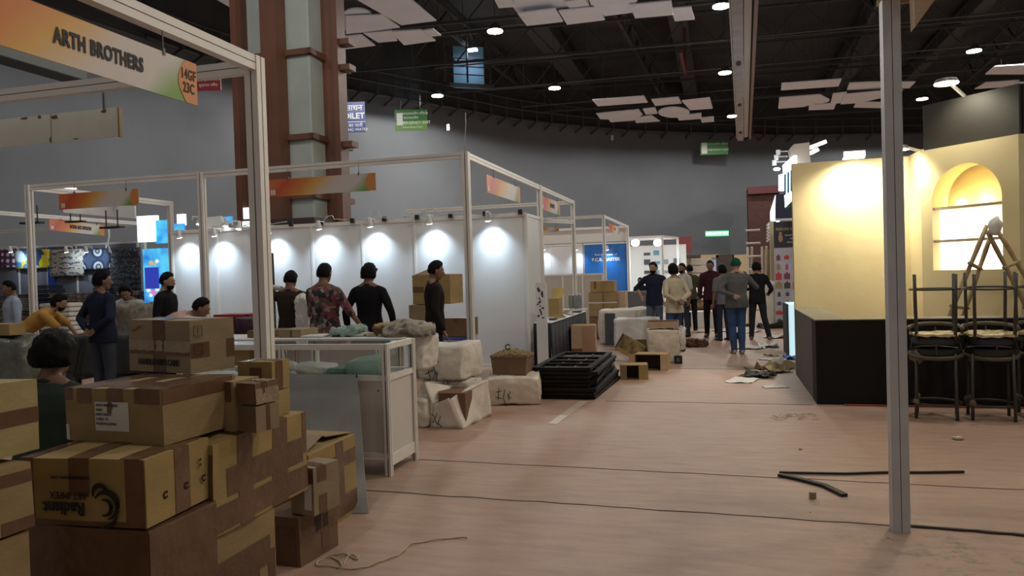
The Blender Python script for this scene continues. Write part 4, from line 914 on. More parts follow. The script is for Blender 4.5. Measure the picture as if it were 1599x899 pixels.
obj('straw_scatter', bm, mtwig, label='thin scatter of straw on the floor before the black counter corner', cat='straw', kind='stuff')
for i, (x, y, r_) in enumerate(((1250, 702, .012), (1495, 686, .045), (1265, 800, .005), (1386, 840, .006))):
    p = Pz(x, y, 0); bm = B(); sph(bm, p + Vector((0, 0, r_ * .4)), r_, (1.2, 1, .5), 2); jitter(bm, r_ * .4, 20, i)
    obj('litter', bm, mtwig if i != 1 else mat('cellophane', (.55, .5, .4), .2), smooth=True, label=('dark crumb on the floor above the black strip', 'crumpled pale cellophane on the floor before the stools', 'tiny crumb on the floor below the tape roll', 'tiny crumb on the floor left of the post foot')[i], cat='litter')
# ---- further stands on the right side of the aisle
Xr = 1.35
t = thing('roll_up_banner', 'tall printed PERFUME banner with pictures of bottles standing left of the cream wall', 'banner', PX(1228, 530, 1.5))
Yn = 20.5
a = PY(1212, 530, Yn); c = PY(1244, 345, Yn); o = t
t.matrix_basis = frame_mtx((a.x, Yn, a.z), (1, 0, 0), (0, 0, 1)); w = c.x - a.x + .25; h = c.z - a.z
bm = B(); boxb(bm, (0, 0, -.03), (w, h, 0)); obj('sheet', bm, mat('banner_grey', (.36, .36, .42), .5, col2=(.5, .48, .55), vscale=3), t)
bm = B(); boxb(bm, (0, h * .78, 0), (w, h, .005)); obj('dark_header', bm, mat('banner_dark', (.02, .02, .035), .4), t)
text('PERFUME KINGS', t, T(w * .42, h * .935, .008), .10, mat('gold_print', (.5, .35, .12), .4), sx=.8)
bm = B(); sph(bm, (w * .2, h * .86, .006), .07, (.8, 1.5, .1), 2); sph(bm, (w * .2, h * .90, .006), .035, (1, 1.2, .2), 2); obj('printed_figure', bm, mat('print_skin', (.35, .2, .12), .5), t)
for k in range(3): text(('Luxury Fragrance', 'Attar', 'Room Spray')[k], t, T(w * .55, h * (.885 - .03 * k), .008), .05, mw_)
random.seed(14)
mbt = [mat('bottle_print_%d' % i, c, .5) for i, c in enumerate(((.2, .05, .1), (.06, .07, .16), (.35, .1, .3), (.3, .25, .1), (.5, .05, .06), (.05, .05, .06)))]
for r_ in range(9):
    for k in range(4):
        x = w * (.12 + .25 * k); y = h * (.70 - .078 * r_); m_ = random.choice(mbt)
        bw = random.uniform(.03, .06) * (1.5 if r_ in (2, 3, 6, 7) else 1); bh = random.uniform(.05, .09) * (1.8 if r_ in (2, 3) else 1)
        bm = B(); boxb(bm, (x - bw, y - bh, .001), (x + bw, y + bh * .5, .005)); boxb(bm, (x - bw * .3, y + bh * .5, .001), (x + bw * .3, y + bh * .9, .005)); obj('printed_bottle', bm, m_, t)
# pole and lit signs
bm = B(); a = PY(1205, 470, 21); boxb(bm, (a.x, 21, 0), (a.x + .16, 21.3, PY(1205, 345, 21).z)); obj('wooden_post', bm, mcre, label='pale wooden upright left of the perfume banner', cat='post')
mcool = mat('led_white', (1, 1, 1), emit=(.72, .85, 1), estr=7)
t = thing('stand_sign', 'glaring white LED sign with dark letters on the stand left of the cream wall', 'sign', Vector((1.75, 20, 2.9)))
bm = B(); extr(bm, [Pd(1222, 258, 19.6), Pd(1239, 243, 18.2), Pd(1240, 310, 18.2), Pd(1226, 324, 19.6)], (.08, 0, 0)); obj('lit_face', bm, mcool, t, world=True)
bm = B(); extr(bm, [Pd(1216, 273, 20.3), Pd(1223, 271, 20.0), Pd(1223, 298, 20.0), Pd(1216, 298, 20.3)], (.08, 0, 0)); obj('lit_end', bm, mcool, t, world=True)
for k in range(3):
    bm = B(); x_ = 1226 + k * 5; extr(bm, [Pd(x_, 272 - k * 3, 18.9 - k * .3), Pd(x_ + 2, 271 - k * 3, 18.8 - k * .3), Pd(x_ + 2, 303 - k * 3, 18.8 - k * .3), Pd(x_, 305 - k * 3, 18.9 - k * .3)], (-.03, 0, 0)); obj('sign_letter', bm, mat('letter_dark', (.02, .06, .08), .5), t, world=True)
bm = B(); extr(bm, [Pd(1226, 324, 19.6), Pd(1240, 310, 18.2), Pd(1246, 316, 18.2), Pd(1244, 322, 19.6)], (0, 0, -.04)); obj('green_underside', bm, mat('under_green', (.02, .12, .07), .6), t, world=True)
bm = B(); extr(bm, [Pd(1233, 232, 18.6), Pd(1240, 225, 18.6), Pd(1264, 222, 18.6), Pd(1266, 256, 18.6), Pd(1238, 256, 18.6)], (0, .5, 0)); obj('plywood_box', bm, mat('ply_pale', (.42, .36, .29), .8), label='pale plywood sign back on top of the stand left of the cream wall', cat='board')
for i, (x, y, x2, y2) in enumerate(((1266, 230, 1287, 222), (1266, 239, 1275, 234))):
    a = Pd(x, y, 18.8); c = Pd(x2, y2, 18.8); bm = B(); bar(bm, a, c, .25, .08); obj('flood_lamp', bm, mat('flood_white', (1, 1, 1), emit=(.9, .97, 1), estr=9), label='slanted bright flood lamp above the cream wall, %s one' % ('upper' if i == 0 else 'lower'), cat='lamp')
for i, (x, y) in enumerate(((1215, 238), (1212, 246), (1209, 254))):
    p = Pd(x, y, 19.5); t = thing('sign_lamp', 'small white lamp on an arm left of the LED sign, %s from the top' % ORD[i], 'lamp', p, group='sign lamps left of the LED sign')
    bm = B(); box(bm, p, (.10, .12, .12)); obj('lamp_head', bm, MLAMP, t, world=True)
    bm = B(); bar(bm, p + Vector((.05, 0, .02)), Pd(1229, 236 + i * 8, 19.2), .03); obj('arm', bm, MLAMP, t, world=True)
p = Pd(1213, 264, 19.5); bm = B(); sph(bm, p, .09, (1, 1, .5), 2); obj('sign_lamp', bm, mcool, label='glowing lamp below the arm lamps left of the LED sign', cat='lamp')
t = thing('exhibition_stand', 'dark far stand with white edge lights between the ladder and the perfume banner', 'exhibition stand', Vector((1.9, 24, 0)))
bm = B(); a = PY(1190, 470, 26); c = PY(1216, 355, 24); boxb(bm, (a.x + .3, 24, 0), (c.x + 1, 26, c.z)); obj('body', bm, mat('stall_dark', (.03, .022, .018), .7), t, world=True)
bm = B(); extr(bm, [Pd(1203, 330, 24), Pd(1211, 304, 22.5), Pd(1212, 345, 22.5), Pd(1203, 358, 24)], (.1, 0, 0)); obj('lit_panel', bm, mcool, t, world=True)
bm = B(); extr(bm, [Pd(1211, 303, 22.5), Pd(1242, 302, 22.0), Pd(1242, 342, 22), Pd(1211, 344, 22.5)], (0, .2, 0)); obj('dark_header', bm, mat('hdr_dark', (.02, .022, .05), .6), t, world=True)
bm = B(); bar(bm, Pd(1211, 343, 22.4), Pd(1242, 342, 21.9), .06); obj('header_edge', bm, WHITEP, t, world=True)
for k in range(6):
    bm = B(); bar(bm, Pd(1198, 352 + k * 5, 24.5), Pd(1205, 345 + k * 5, 23.4), .05); obj('striped_edge', bm, WHITEP, t, world=True)
for k in range(5):
    bm = B(); a = Pd(1193 + k * 3, 400, 24 - k * .1); boxb(bm, (a.x, a.y, 0), (a.x + .05, a.y + .05, 2.1)); obj('slat_post', bm, mtan, t, world=True)
# glowing white plinth
t = thing('lit_plinth', 'glowing pale cyan plinth at the foot of the cream wall end', 'plinth', (1.0, 13, 0))
a = Pz(1233, 556); c = PX(1243, 480, 1.35)
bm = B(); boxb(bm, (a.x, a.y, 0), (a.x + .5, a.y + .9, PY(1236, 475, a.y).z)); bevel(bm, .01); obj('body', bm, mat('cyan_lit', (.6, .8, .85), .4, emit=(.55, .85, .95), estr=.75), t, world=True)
bm = B(); boxb(bm, (a.x - .03, a.y - .02, 0), (a.x - .004, a.y + .9, PY(1236, 475, a.y).z)); obj('side_board', bm, DARK, t, world=True)
# ladder far
t = thing('straight_ladder', 'upright bamboo ladder standing in the aisle behind the person in black', 'ladder', Pz(1179, 505))
L0 = Pz(1169, 503); L1 = Pz(1192, 503); hh = PY(1169, 385, L0.y).z
for q in (L0, L1, L0 + Vector((.12, 1.3, 0)), L1 + Vector((.12, 1.3, 0))):
    bm = B(); tube(bm, [q, q.lerp(Vector((q.x + .04, (L0.y + .55), hh)), 1)], .035, 8); obj('rail', bm, mat('bamboo_pale', (.55, .48, .38), .5), t, world=True)
for k in range(7):
    z = .35 + k * .38; f_ = z / hh * .55; bm = B(); cyl(bm, (L0.x, L0.y + f_, z), (L1.x, L1.y + f_, z), .028, seg=8); obj('rung', bm, mat('bamboo_pale', (.5, .45, .38), .5), t, world=True)
# rubbish on the floor at the counter end
random.seed(31)
def paper(px, py, s, m, label, seed, hgt=.03, cat='paper', name='paper_scrap'):
    p = Pz(px, py, 0); bm = B(); bmesh.ops.create_grid(bm, x_segments=8, y_segments=8, size=s / 2)
    for v in bm.verts:
        n_ = noise.noise(v.co * 6 / s * .5 + Vector((seed, 0, 0))); v.co.z = abs(n_) * hgt * 2.2 + .003; v.co.x *= 1 + .3 * noise.noise(v.co * 3 + Vector((seed, 5, 0)))
    ex = bmesh.ops.extrude_face_region(bm, geom=bm.faces[:]); bmesh.ops.translate(bm, verts=[v for v in ex['geom'] if isinstance(v, bmesh.types.BMVert)], vec=(0, 0, .003))
    bm.transform(Matrix.Translation(p) @ Matrix.Rotation(seed * 1.3, 4, 'Z') @ Matrix.Diagonal((1, .7, 1, 1)))
    return obj(name, bm, m, label=label, cat=cat)
mpap = mat('paper_white', (.62, .60, .57), .6); mcb = mat('card_scrap', (.38, .30, .18), .8); mdk = mat('dark_scrap', (.03, .035, .025), .6); mbl = mat('blue_plastic', (.05, .18, .55), .4)
for i, (x, y, s, m_, l, h_) in enumerate(((1160, 594, .5, mpap, 'flat white paper sheet at the left end of the rubbish by the counter', .01), (1185, 588, .45, mdk, 'crumpled dark green plastic in the rubbish by the counter', .07), (1212, 580, .5, mcb, 'torn brown cardboard on top of the rubbish heap', .12), (1228, 572, .45, mpap, 'crumpled white sheet on the rubbish heap', .12), (1210, 604, .28, mpap, 'thin pale scrap before the rubbish heap', .01),
        (1200, 541, .55, mpap, 'white crumpled paper on the aisle floor beyond the rubbish', .06), (1172, 544, .5, mpap, 'flat scattered paper left of the crumpled one', .03), (1199, 561, .3, mpap, 'single white sheet lying between paper and rubbish heap', .01), (1205, 555, .25, mcb, 'small tan scrap on the aisle floor near the plinth', .02), (1216, 527, .6, mpap, 'pale sheet at the foot of the perfume banner', .05),
        (1236, 560, .35, mbl, 'blue and white plastic at the foot of the glowing plinth', .05), (1180, 575, .35, mcb, 'brown scrap left of the rubbish heap', .02), (1100, 506, .9, mcb, 'flattened brown cardboard on the far aisle floor', .03), (1130, 517, .5, mpap, 'grey sheet behind the person in the green cap', .03), (1165, 519, .6, mpap, 'scattered paper before the far ladder', .04), (1088, 518, .7, mcb, 'tan cardboard sheet beside the far box', .02), (1206, 512, .7, mdk, 'dark rubbish by the foot of the far banner', .12), (1160, 508, .8, mcb, 'pile of brown scraps behind the person in black', .10))):
    paper(x, y, s, m_, l, i + 1, h_)
# ================================================================== CARTONS, SACKS AND GOODS
def cardmat(key, col, k=.12): return mat(key, col, .8, var=k, vscale=4, bump=.12, bscale=30, stretch=(1, 1, 2))
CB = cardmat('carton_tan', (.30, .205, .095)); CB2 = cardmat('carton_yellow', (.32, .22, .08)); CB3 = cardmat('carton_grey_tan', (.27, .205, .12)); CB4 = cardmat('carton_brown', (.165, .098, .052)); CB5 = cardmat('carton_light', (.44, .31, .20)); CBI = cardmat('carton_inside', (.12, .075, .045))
TAPE = mat('packing_tape', (.135, .070, .038), .22, var=.18, vscale=7, bump=.25, bscale=18); TAPEC = mat('clear_tape', (.33, .25, .17), .12, bump=.6, bscale=24, var=.15)
LABEL = mat('paper_label', (.62, .60, .56), .6)
def cdisp(p, s, amp, seed):
    q = Vector((p.x * 2.4 + seed * 3.7, p.y * 2.4, p.z * 2.4 + seed))
    w, d, h = s
    n_ = noise.noise_vector(q) * amp
    b_ = amp * 1.2 * (1 - min(1, (2 * p.x / w) ** 2)) * (1 - min(1, (2 * p.y / d) ** 2))
    n_.z += b_ * (1 if p.z > h / 2 else -.2)
    if p.z < .01: n_.z = abs(n_.z) * .3
    return n_
def carton(label, P, w, d, h, rz=0, m=None, tapes=(), corner='FR', amp=.006, seed=None, group=None, lift=0, tm=None, cat='carton', name='carton', tilt=None):
    """P: world point of the front right bottom corner (or front left with corner='FL')"""
    rz = R(rz); seed = seed if seed is not None else (sum(map(ord, label)) % 97)
    off = Vector(((w if corner == 'FR' else -w) / 2, -d / 2, 0)); off.rotate(Matrix.Rotation(rz, 3, 'Z'))
    t = thing(name, label, cat, Vector(P) - off + Vector((0, 0, lift)), rz, group)
    if tilt: t.matrix_basis = t.matrix_basis @ tilt
    s = (w, d, h)
    bm = B(); bmesh.ops.create_cube(bm, size=1); bmesh.ops.subdivide_edges(bm, edges=bm.edges[:], cuts=6, use_grid_fill=True)
    for v in bm.verts:
        v.co = Vector((v.co.x * w, v.co.y * d, (v.co.z + .5) * h)); v.co += cdisp(v.co, s, amp, seed)
    obj('body', bm, m or CB, t)
    # the slit between the top flaps
    for tp in tapes:
        rects = tp if isinstance(tp, list) else [tp]
        bm = B(); mm = tm or TAPE
        for r_ in rects:
            f, a0, b0, a1, b1 = r_[:5]
            if len(r_) > 5: mm = r_[5]
            nx = max(2, int(abs(a1 - a0) * 7)); ny = max(2, int(abs(b1 - b0) * 7)); vs = []
            for i in range(nx + 1):
                for j in range(ny + 1):
                    u = lerp(a0, a1, i / nx); v = lerp(b0, b1, j / ny); e = .0022
                    p = {'F': Vector(((u - .5) * w, -d / 2, v * h)), 'R': Vector((w / 2, (u - .5) * d, v * h)), 'L': Vector((-w / 2, (u - .5) * d, v * h)), 'B': Vector(((u - .5) * w, d / 2, v * h)), 'T': Vector(((u - .5) * w, (v - .5) * d, h))}[f]
                    nn = {'F': Vector((0, -1, 0)), 'R': Vector((1, 0, 0)), 'L': Vector((-1, 0, 0)), 'B': Vector((0, 1, 0)), 'T': Vector((0, 0, 1))}[f]
                    vs.append(bm.verts.new(p + cdisp(p, s, amp, seed) + nn * e))
            for i in range(nx):
                for j in range(ny):
                    k = i * (ny + 1) + j; bm.faces.new((vs[k], vs[k + 1], vs[k + ny + 2], vs[k + ny + 1]))
        obj('tape_strip' if mm in (TAPE, TAPEC) else 'label', bm, mm, t)
    return t
FM = lambda w, d, h, f: {'F': Matrix(((1, 0, 0, -w / 2), (0, 0, -1, -d / 2 - .008), (0, 1, 0, 0), (0, 0, 0, 1))), 'R': Matrix(((0, 0, 1, w / 2 + .008), (1, 0, 0, -d / 2), (0, 1, 0, 0), (0, 0, 0, 1)))}[f]
def ctext(t, w, d, h, f, s, u, v, size, m=INK, rot=0, **k):
    return text(s, t, FM(w, d, h, f) @ Matrix.Translation((u * (w if f == 'F' else d), v * h, 0)) @ Matrix.Rotation(R(rot), 4, 'Z'), size, m, **k)
XS = -2.2
# main stack
P = PX(228, 826, XS); w2 = P.x - PY(46, 820, P.y).x; zS1 = P.z
carton('dark tape-wrapped carton at the bottom of the near stack, under the curl-printed one', Vector((XS + .01, P.y, 0)), w2 + .01, .42, zS1 - .01, 1, CB4, [[('F', 0, 0, 1, 1)], [('R', 0, .0, 1, .98)], [('F', .35, .55, .62, 1.0, TAPE)], [('T', 0, 0, 1, 1)]], tm=TAPE)
t = carton('carton printed upside down with black curl logo and Radiant ART IMPEX lettering', P, w2, .42, .27, 3, CB2,
    [[('F', .0, 0, .11, 1), ('T', 0, 0, .11, 1)], [('F', .40, .45, .56, 1), ('T', .40, 0, .56, 1)], [('F', .84, .0, .99, 1), ('T', .80, 0, .96, 1)], [('R', .42, .0, .66, 1), ('T', .86, .44, 1, .66)], [('F', .1, .0, .84, .08)]], amp=.009)
w, d, h = w2, .42, .27
ctext(t, w, d, h, 'F', 'Radiant', .36, .27, .072, rot=180, bold=.002, sx=.9); ctext(t, w, d, h, 'F', 'ART IMPEX', .40, .46, .040, rot=180, sx=.9); ctext(t, w, d, h, 'F', 'radiantartimpex.com', .42, .72, .022, rot=180)
bm = B()
for k, (cx, cz, r_, a0, a1, th) in enumerate(((.70, .33, .055, -80, 150, .022), (.69, .30, .032, -110, 110, .014), (.665, .28, .075, -95, -20, .012), (.66, .50, .034, 20, 200, .016))):
    n = 14
    for i in range(n):
        a = R(lerp(a0, a1, i / n)); c = R(lerp(a0, a1, (i + 1) / n)); ww = th * math.sin(math.pi * (i + .5) / n) + .004
        bar(bm, (cx * w - w / 2 + r_ * math.cos(a), -d / 2 - .009, cz * h + r_ * math.sin(a)), (cx * w - w / 2 + r_ * math.cos(c) , -d / 2 - .009, cz * h + r_ * math.sin(c)), .002, ww, up=(0, 0, 1))
obj('curl_logo', bm, INK, t)
bm = B()
for y_ in (.28, .60, .88):
    ring(bm, (0, 0, 0), .012, .004, 14, 30, 330)
    for v in bm.verts:
        if v.tag: continue
        v.tag = True; v.co = Vector((w / 2 + .006, (y_ - .5) * d + v.co.x, h * .38 + v.co.y))
obj('hand_holes', bm, INK, t)
ctext(t, w, d, h, 'R', '6 6', .82, .66, .03, rot=90)
P3 = Pz(256, 696, P.z + .275)
w3 = .545; h3 = .238; d3 = .46
t = carton('carton with typed white address label, third up in the near stack', P3, w3, d3, h3, -4, CB,
    [[('F', 0, .78, .08, 1), ('T', 0, 0, .08, 1)], [('F', .13, .72, .28, 1), ('T', .13, 0, .28, 1)], [('F', .44, .55, .60, 1.0), ('T', .44, 0, .60, 1)], [('F', .72, .74, .97, 1), ('T', .72, 0, .99, 1)], [('R', .0, .74, .95, 1), ('T', .0, .1, 1, .35)], [('F', 0, .02, .035, .32, LABEL)], [('F', .315, .22, .66, .76, LABEL)], [('T', 0, .72, 1, .85)]], amp=.006)
for k, s_ in enumerate(('ARTH BROTHERS', '54/62', 'NEW DELHI', 'CARD: 14', 'MADE IN JAPAN')): ctext(t, w3, d3, h3, 'F', s_, .33, .69 - .085 * k, .016, m=mat('print_grey', (.12, .12, .12), .7), align='LEFT')
P4 = Pz(298, 584, P3.z + h3 + .006)
w4 = .485; h4 = .262; d4 = .26
t = carton('carton printed HANDLE WITH CARE on the very top of the near stack', P4, w4, d4, h4, -15, CB3,
    [[('F', .40, 0, .60, 1), ('T', .40, 0, .60, 1)], [('F', 0, .40, 1, .62, TAPEC)], [('F', 0, .34, 1, .42)], [('R', .02, .30, .42, .58)], [('R', .82, .25, 1, .60)], [('T', 0, .4, 1, .6)]], amp=.005)
ctext(t, w4, d4, h4, 'F', 'HANDLE WITH CARE', .50, .19, .042, bold=.0012, sx=.80)
ctext(t, w4, d4, h4, 'F', 'Premium', .16, .84, .022, m=mat('red_ink', (.3, .05, .03), .6), rot=22)
for z_ in (.08, .17):
    bm = B()
    for a, c in (((.0, 0), (.045, 0)), ((.045, 0), (.045, .05)), ((.045, .05), (0, .05)), ((0, .05), (0, 0)), ((.022, .01), (.022, .04))):
        bar(bm, (w4 / 2 + .008, -d4 / 2 + .02 + a[0], h4 - z_ + a[1]), (w4 / 2 + .008, -d4 / 2 + .02 + c[0], h4 - z_ + c[1]), .002, .002)
    obj('handling_mark', bm, INK, t)
P = Pd(176, 584, 4.15); 
carton('small taped carton half hidden behind the HANDLE WITH CARE one', (P4.x - .36, P4.y + .16, P3.z + h3 + .006), .15, .13, .105, -6, CB4, [[('F', 0, .3, 1, .9)], [('T', 0, .3, 1, .7)]])
# S5 / S6
zb5 = PX(328, 845, XS).z; Pn = PX(330, 845, XS); Ln = PX(476, 756, XS).y - Pn.y
t = carton('long tape-wrapped carton to the right of the near stack', (XS, Pn.y + .03, zb5), .40, Ln, .42, 0, CB2,
    [[('R', .0, .05, 1, .34)], [('R', .12, .40, .95, .70)], [('R', .22, .0, .36, 1), ('T', 0, .22, 1, .36)], [('R', .58, .0, .76, 1), ('T', 0, .58, 1, .76)], [('R', .95, .5, 1, 1)], [('F', .5, 0, 1, .9)]], amp=.018)
carton('carton on the floor under the long tape-wrapped one', (XS - .01, Pn.y + .03, 0), .40, PX(425, 805, XS).y - Pn.y, zb5 - .004, 0, CB, [[('R', 0, .40, .9, .72)], [('R', .55, 0, .70, .5)], [('R', .85, 0, .98, .55)]], amp=.006)
z5 = zb5 + .42 + .016
P7 = Pz(366, 674, z5); h7 = .235
carton('upright carton behind the address-labelled one', P7, .28, .20, h7, -2, CB, [[('F', .80, .60, .96, 1)], [('F', .60, .0, .8, .12)]])
P9 = Pz(400, 676, z5); 
carton('lower of two small cartons right of the near stack, under the tape-wrapped one', P9, .11, .14, .125, -14, CB3, [[('F', 0, 0, 1, 1, CB4)], [('R', .45, 0, .6, 1)]])
carton('small glossy tape-wrapped carton on the smaller one, right of the near stack', P9 + Vector((0, .0, .130)), .115, .15, .10, -12, CB4, [[('F', 0, 0, 1, 1)], [('R', 0, .0, 1, .75, TAPEC)], [('R', .3, 0, .5, 1), ('T', 0, .3, 1, .5)], [('T', 0, .5, 1, 1, TAPEC)]], amp=.008)
Pb = Pz(431, 655, z5)
Pb = PX(447, 655, -2.24); Pb = Vector((-2.24, min(Pb.y, PX(470, 655, XS).y) - .12, z5))
carton('lower carton of the pair behind the two small ones', (Pb.x, Pb.y, z5), .15, .16, .13, 0, CB2, [[('F', .0, .3, 1, .5)]])
t = carton('upper carton of the pair behind the two small ones', (Pb.x, Pb.y, z5 + .136), .20, .16, .15, 0, CB2, [[('F', .35, .4, .7, .8)], [('R', .2, 0, .6, 1), ('T', 0, .3, 1, .6)], [('T', 0, 0, .4, 1, TAPEC)]])
# left edge boxes
XL = -2.45; a = PX(57, 597, XL); c = PX(72, 705, XL)
carton('yellowish carton at the left picture edge, topmost of its pile', (XL, c.y - .68, c.z + .01), .5, .68, a.z - c.z - .0, 2, cardmat('carton_olive', (.33, .26, .11)), [[('R', 0, .38, 1, .60)]], amp=.012)
c2 = PX(42, 822, XL)
carton('brown carton at the left picture edge, middle of its pile', (XL + .02, c2.y - .62, c2.z + .006), .5, .62, c.z - c2.z - .012, -2, CB, [[('R', 0, .72, 1, .9)], [('R', .8, 0, 1, .2)]], amp=.012)
carton('carton at the left picture edge, lowest of its pile', (XL + .03, c2.y - .62, 0), .5, .60, c2.z - .004, 0, CB, [[('R', .85, .0, 1, .7)]], amp=.008)
# right pair + open carton
P15 = Pz(469, 886)
carton('dark dirty carton on the floor at the right foot of the near pile', P15, .26, .36, .272, -6, CB4, [[('F', .1, .0, .9, .8)], [('R', .0, .5, 1, .7)], [('R', .55, .1, .75, 1)], [('R', .4, .55, .75, .85, mat('arrow_print', (.03, .02, .015), .7))]], amp=.008)
P14 = Pz(491, 806, .282)
carton('small light carton with barcode label on the dark dirty one', P14, .16, .22, .262, -10, CB3, [[('F', .6, .12, .92, .66, LABEL)], [('R', .15, .68, .5, 1), ('T', .0, .2, 1, .45)], [('R', .2, .0, .5, .40)], [('F', .62, .68, 1, 1)]], amp=.005)
P13 = PX(557, 782, -2.42); y13 = PX(557, 700, -2.42).y
t = carton('large taped carton with loose top flaps in front of the grey draped table', (-2.42, y13 - .62, 0), .45, .60, .525, 0, CB2, [[('R', 0, .66, 1, .84)], [('R', .0, .05, 1, .30)], [('R', .55, .28, .72, 1)], [('T', .2, 0, .5, 1)]], amp=.006)
bm = B(); extr(bm, [(-.21, -.30, .535), (.20, -.30, .53), (.16, -.02, .575), (-.2, -.02, .60)], (0, 0, .006)); obj('flap', bm, CB3, t)
bm = B(); extr(bm, [(-.21, .30, .535), (.20, .30, .53), (.16, .02, .56), (-.2, .02, .59)], (0, 0, .006)); obj('flap', bm, CB, t)
# draped table
mdr = mat('grey_woven_sheet', (.22, .215, .205), .85, col2=(.29, .285, .27), vscale=2.5)
nt, N, L, b = nodes_of(mdr); tc = N.new('ShaderNodeTexCoord'); bt = N.new('ShaderNodeTexChecker'); bt.inputs['Scale'].default_value = 60; L.new(tc.outputs['Object'], bt.inputs[0])
bp = N.new('ShaderNodeBump'); bp.inputs['Strength'].default_value = .9; bp.inputs['Distance'].default_value = .008; L.new(bt.outputs[1], bp.inputs['Height']); L.new(bp.outputs[0], b.inputs['Normal'])
Yt = 5.445; zt = .815; xl_ = PY(385, 576, Yt).x; xr = PY(557, 576, Yt).x; pr_ = Pz(574, 803)
bm = B(); nx, nz_ = 26, 18; vs = {}
for i in range(nx + 1):
    for j in range(nz_ + 1):
        u = i / nx; v = j / nz_
        x = lerp(xl_, lerp(xr, pr_.x, v), u); y = lerp(Yt, pr_.y, v) - .02 * math.sin(u * 11 + v * 3) * v * (1 - v) * 2 - .015 * math.sin(u * 23) * v * v; z = max(.004, lerp(zt, .006, v) - .05 * math.sin(math.pi * v))
        vs[i, j] = bm.verts.new((x, y, z))
for i in range(nx):
    for j in range(nz_): bm.faces.new((vs[i, j], vs[i + 1, j], vs[i + 1, j + 1], vs[i, j + 1]))
ex = bmesh.ops.extrude_face_region(bm, geom=bm.faces[:]); bmesh.ops.translate(bm, verts=[q for q in ex['geom'] if isinstance(q, bmesh.types.BMVert)], vec=(0, .006, 0))
t = obj('woven_sheet', bm, mdr, smooth='auto', label='big grey woven plastic sheet hanging from the showcase ledge down to the floor', cat='sheet')
bm = B(); tube(bm, [(xr + .004, Yt - .01, zt), (xr + .006, Yt - .03, zt - .1), (xr + .012, Yt - .10, zt - .26)], .006, 6); obj('black_cord', bm, BLACK, t, world=True)
# glass showcase
XG = -2.575; Y0 = 5.5; Y1 = 6.02; xg = -4.5; H = 1.05; ZS = .80
t = thing('glass_showcase', 'white glass-topped showcase counter holding green and white cloth bundles', 'showcase', (-3.5, 5.76, 0))
def rail(a, b_, w=.035, h=.045, name='rail', m=ALU): bm = B(); bar(bm, a, b_, w, h); obj(name, bm, m, t, world=True)
for x in (xg, -3.5, XG):
    for y in (Y0, Y1): post(t, x, y, 0, H, .05, 'leg')
for z in (H - .02, ZS - .02):
    for y in (Y0, Y1): rail((xg, y, z), (XG, y, z))
    for x in (xg, XG): rail((x, Y0, z), (x, Y1, z))
for x in (xg, XG): rail((x, Y0, .12), (x, Y1, .12), .03, .09)
rail((xg, Y0, .16), (XG, Y0, .16)); rail((xg, Y1, .16), (XG, Y1, .16))
GL = mat('showcase_glass', (.9, .95, .95), .03, trans=1.0); GL.node_tree.nodes['Principled BSDF'].inputs['IOR'].default_value = 1.1
for lo, hi in (((xg, Y0 - .002, ZS), (XG, Y0 + .002, H - .03)), ((XG - .002, Y0, ZS), (XG + .002, Y1, H - .03)), ((xg + .03, Y0 + .03, H - .012), (XG - .03, Y1 - .03, H - .006))):
    bm = B(); boxb(bm, lo, hi); obj('glass_pane', bm, GL, t, world=True)
for lo, hi in (((xg, Y0 - .005, .18), (-3.52, Y0 + .005, ZS - .03)), ((-3.48, Y0 - .005, .18), (XG - .03, Y0 + .005, ZS - .03)), ((XG - .005, Y0 + .03, .16), (XG + .005, Y1 - .03, ZS - .03)), ((xg, Y1 - .005, .18), (XG, Y1 + .005, ZS - .03))):
    bm = B(); boxb(bm, lo, hi); obj('side_panel', bm, mat('panel_warm', (.62, .58, .54), .5), t, world=True)
bm = B(); boxb(bm, (xg, Y0, ZS - .045), (XG, Y1, ZS - .035)); obj('shelf', bm, PANEL, t, world=True)
bm = B(); cyl(bm, (XG - .07, Y0 - .012, .68), (XG - .07, Y0, .68), .008, seg=10); obj('lock', bm, mh, t, world=True)
# soft bundles
def bundle(name, label, P, s, m, rz=0, seed=1, amp=.03, rough=3.0, pw=.55, cat='bundle', group=None, cuts=14, parent=None, kind=None, fine=0.012):
    bm = B(); bmesh.ops.create_cube(bm, size=2); bmesh.ops.subdivide_edges(bm, edges=bm.edges[:], cuts=cuts, use_grid_fill=True)
    w, d, h = s
    for v in bm.verts:
        n_ = v.co.normalized(); q = v.co * (1 - pw) + n_ * pw * 1.18
        q = Vector((q.x * w / 2, q.y * d / 2, (q.z * .5 + .5) * h))
        k = noise.noise_vector(q * rough + Vector((seed * 5.1, 0, 0))) * amp + noise.noise_vector(q * rough * 5 + Vector((seed, 3, 0))) * fine
        q += k; q.z = max(q.z, 0.0); v.co = q
    bm.transform(Matrix.Translation(Vector(P)) @ Matrix.Rotation(R(rz), 4, 'Z'))
    if parent: return obj(name, bm, m, parent, world=True, smooth=True)
    return obj(name, bm, m, smooth=True, label=label, cat=cat, group=group, kind=kind)
MCLO = mat('white_cloth', (.66, .62, .55), .8, var=.08, vscale=6, bump=.3, bscale=25); MGRN = mat('mint_cloth', (.36, .50, .42), .8, var=.1, bump=.3, bscale=20)
MSK = mat('sack_white', (.66, .61, .53), .65, var=.14, vscale=4, bump=.45, bscale=16); MSK2 = mat('sack_cream', (.66, .58, .47), .6, var=.15, vscale=5, bump=.6, bscale=12)
bundle('cloth_bundle', 'mint green cloth bundle on the right inside the glass showcase', (-2.86, 5.76, ZS - .03), (.30, .32, .15), MGRN, 5, 3)
bundle('cloth_bundle', 'smaller green bundle with knotted end inside the showcase', (-3.08, 5.66, ZS - .03), (.20, .18, .08), mat('green_cloth_dark', (.16, .27, .20), .8, bump=.4), -15, 4)
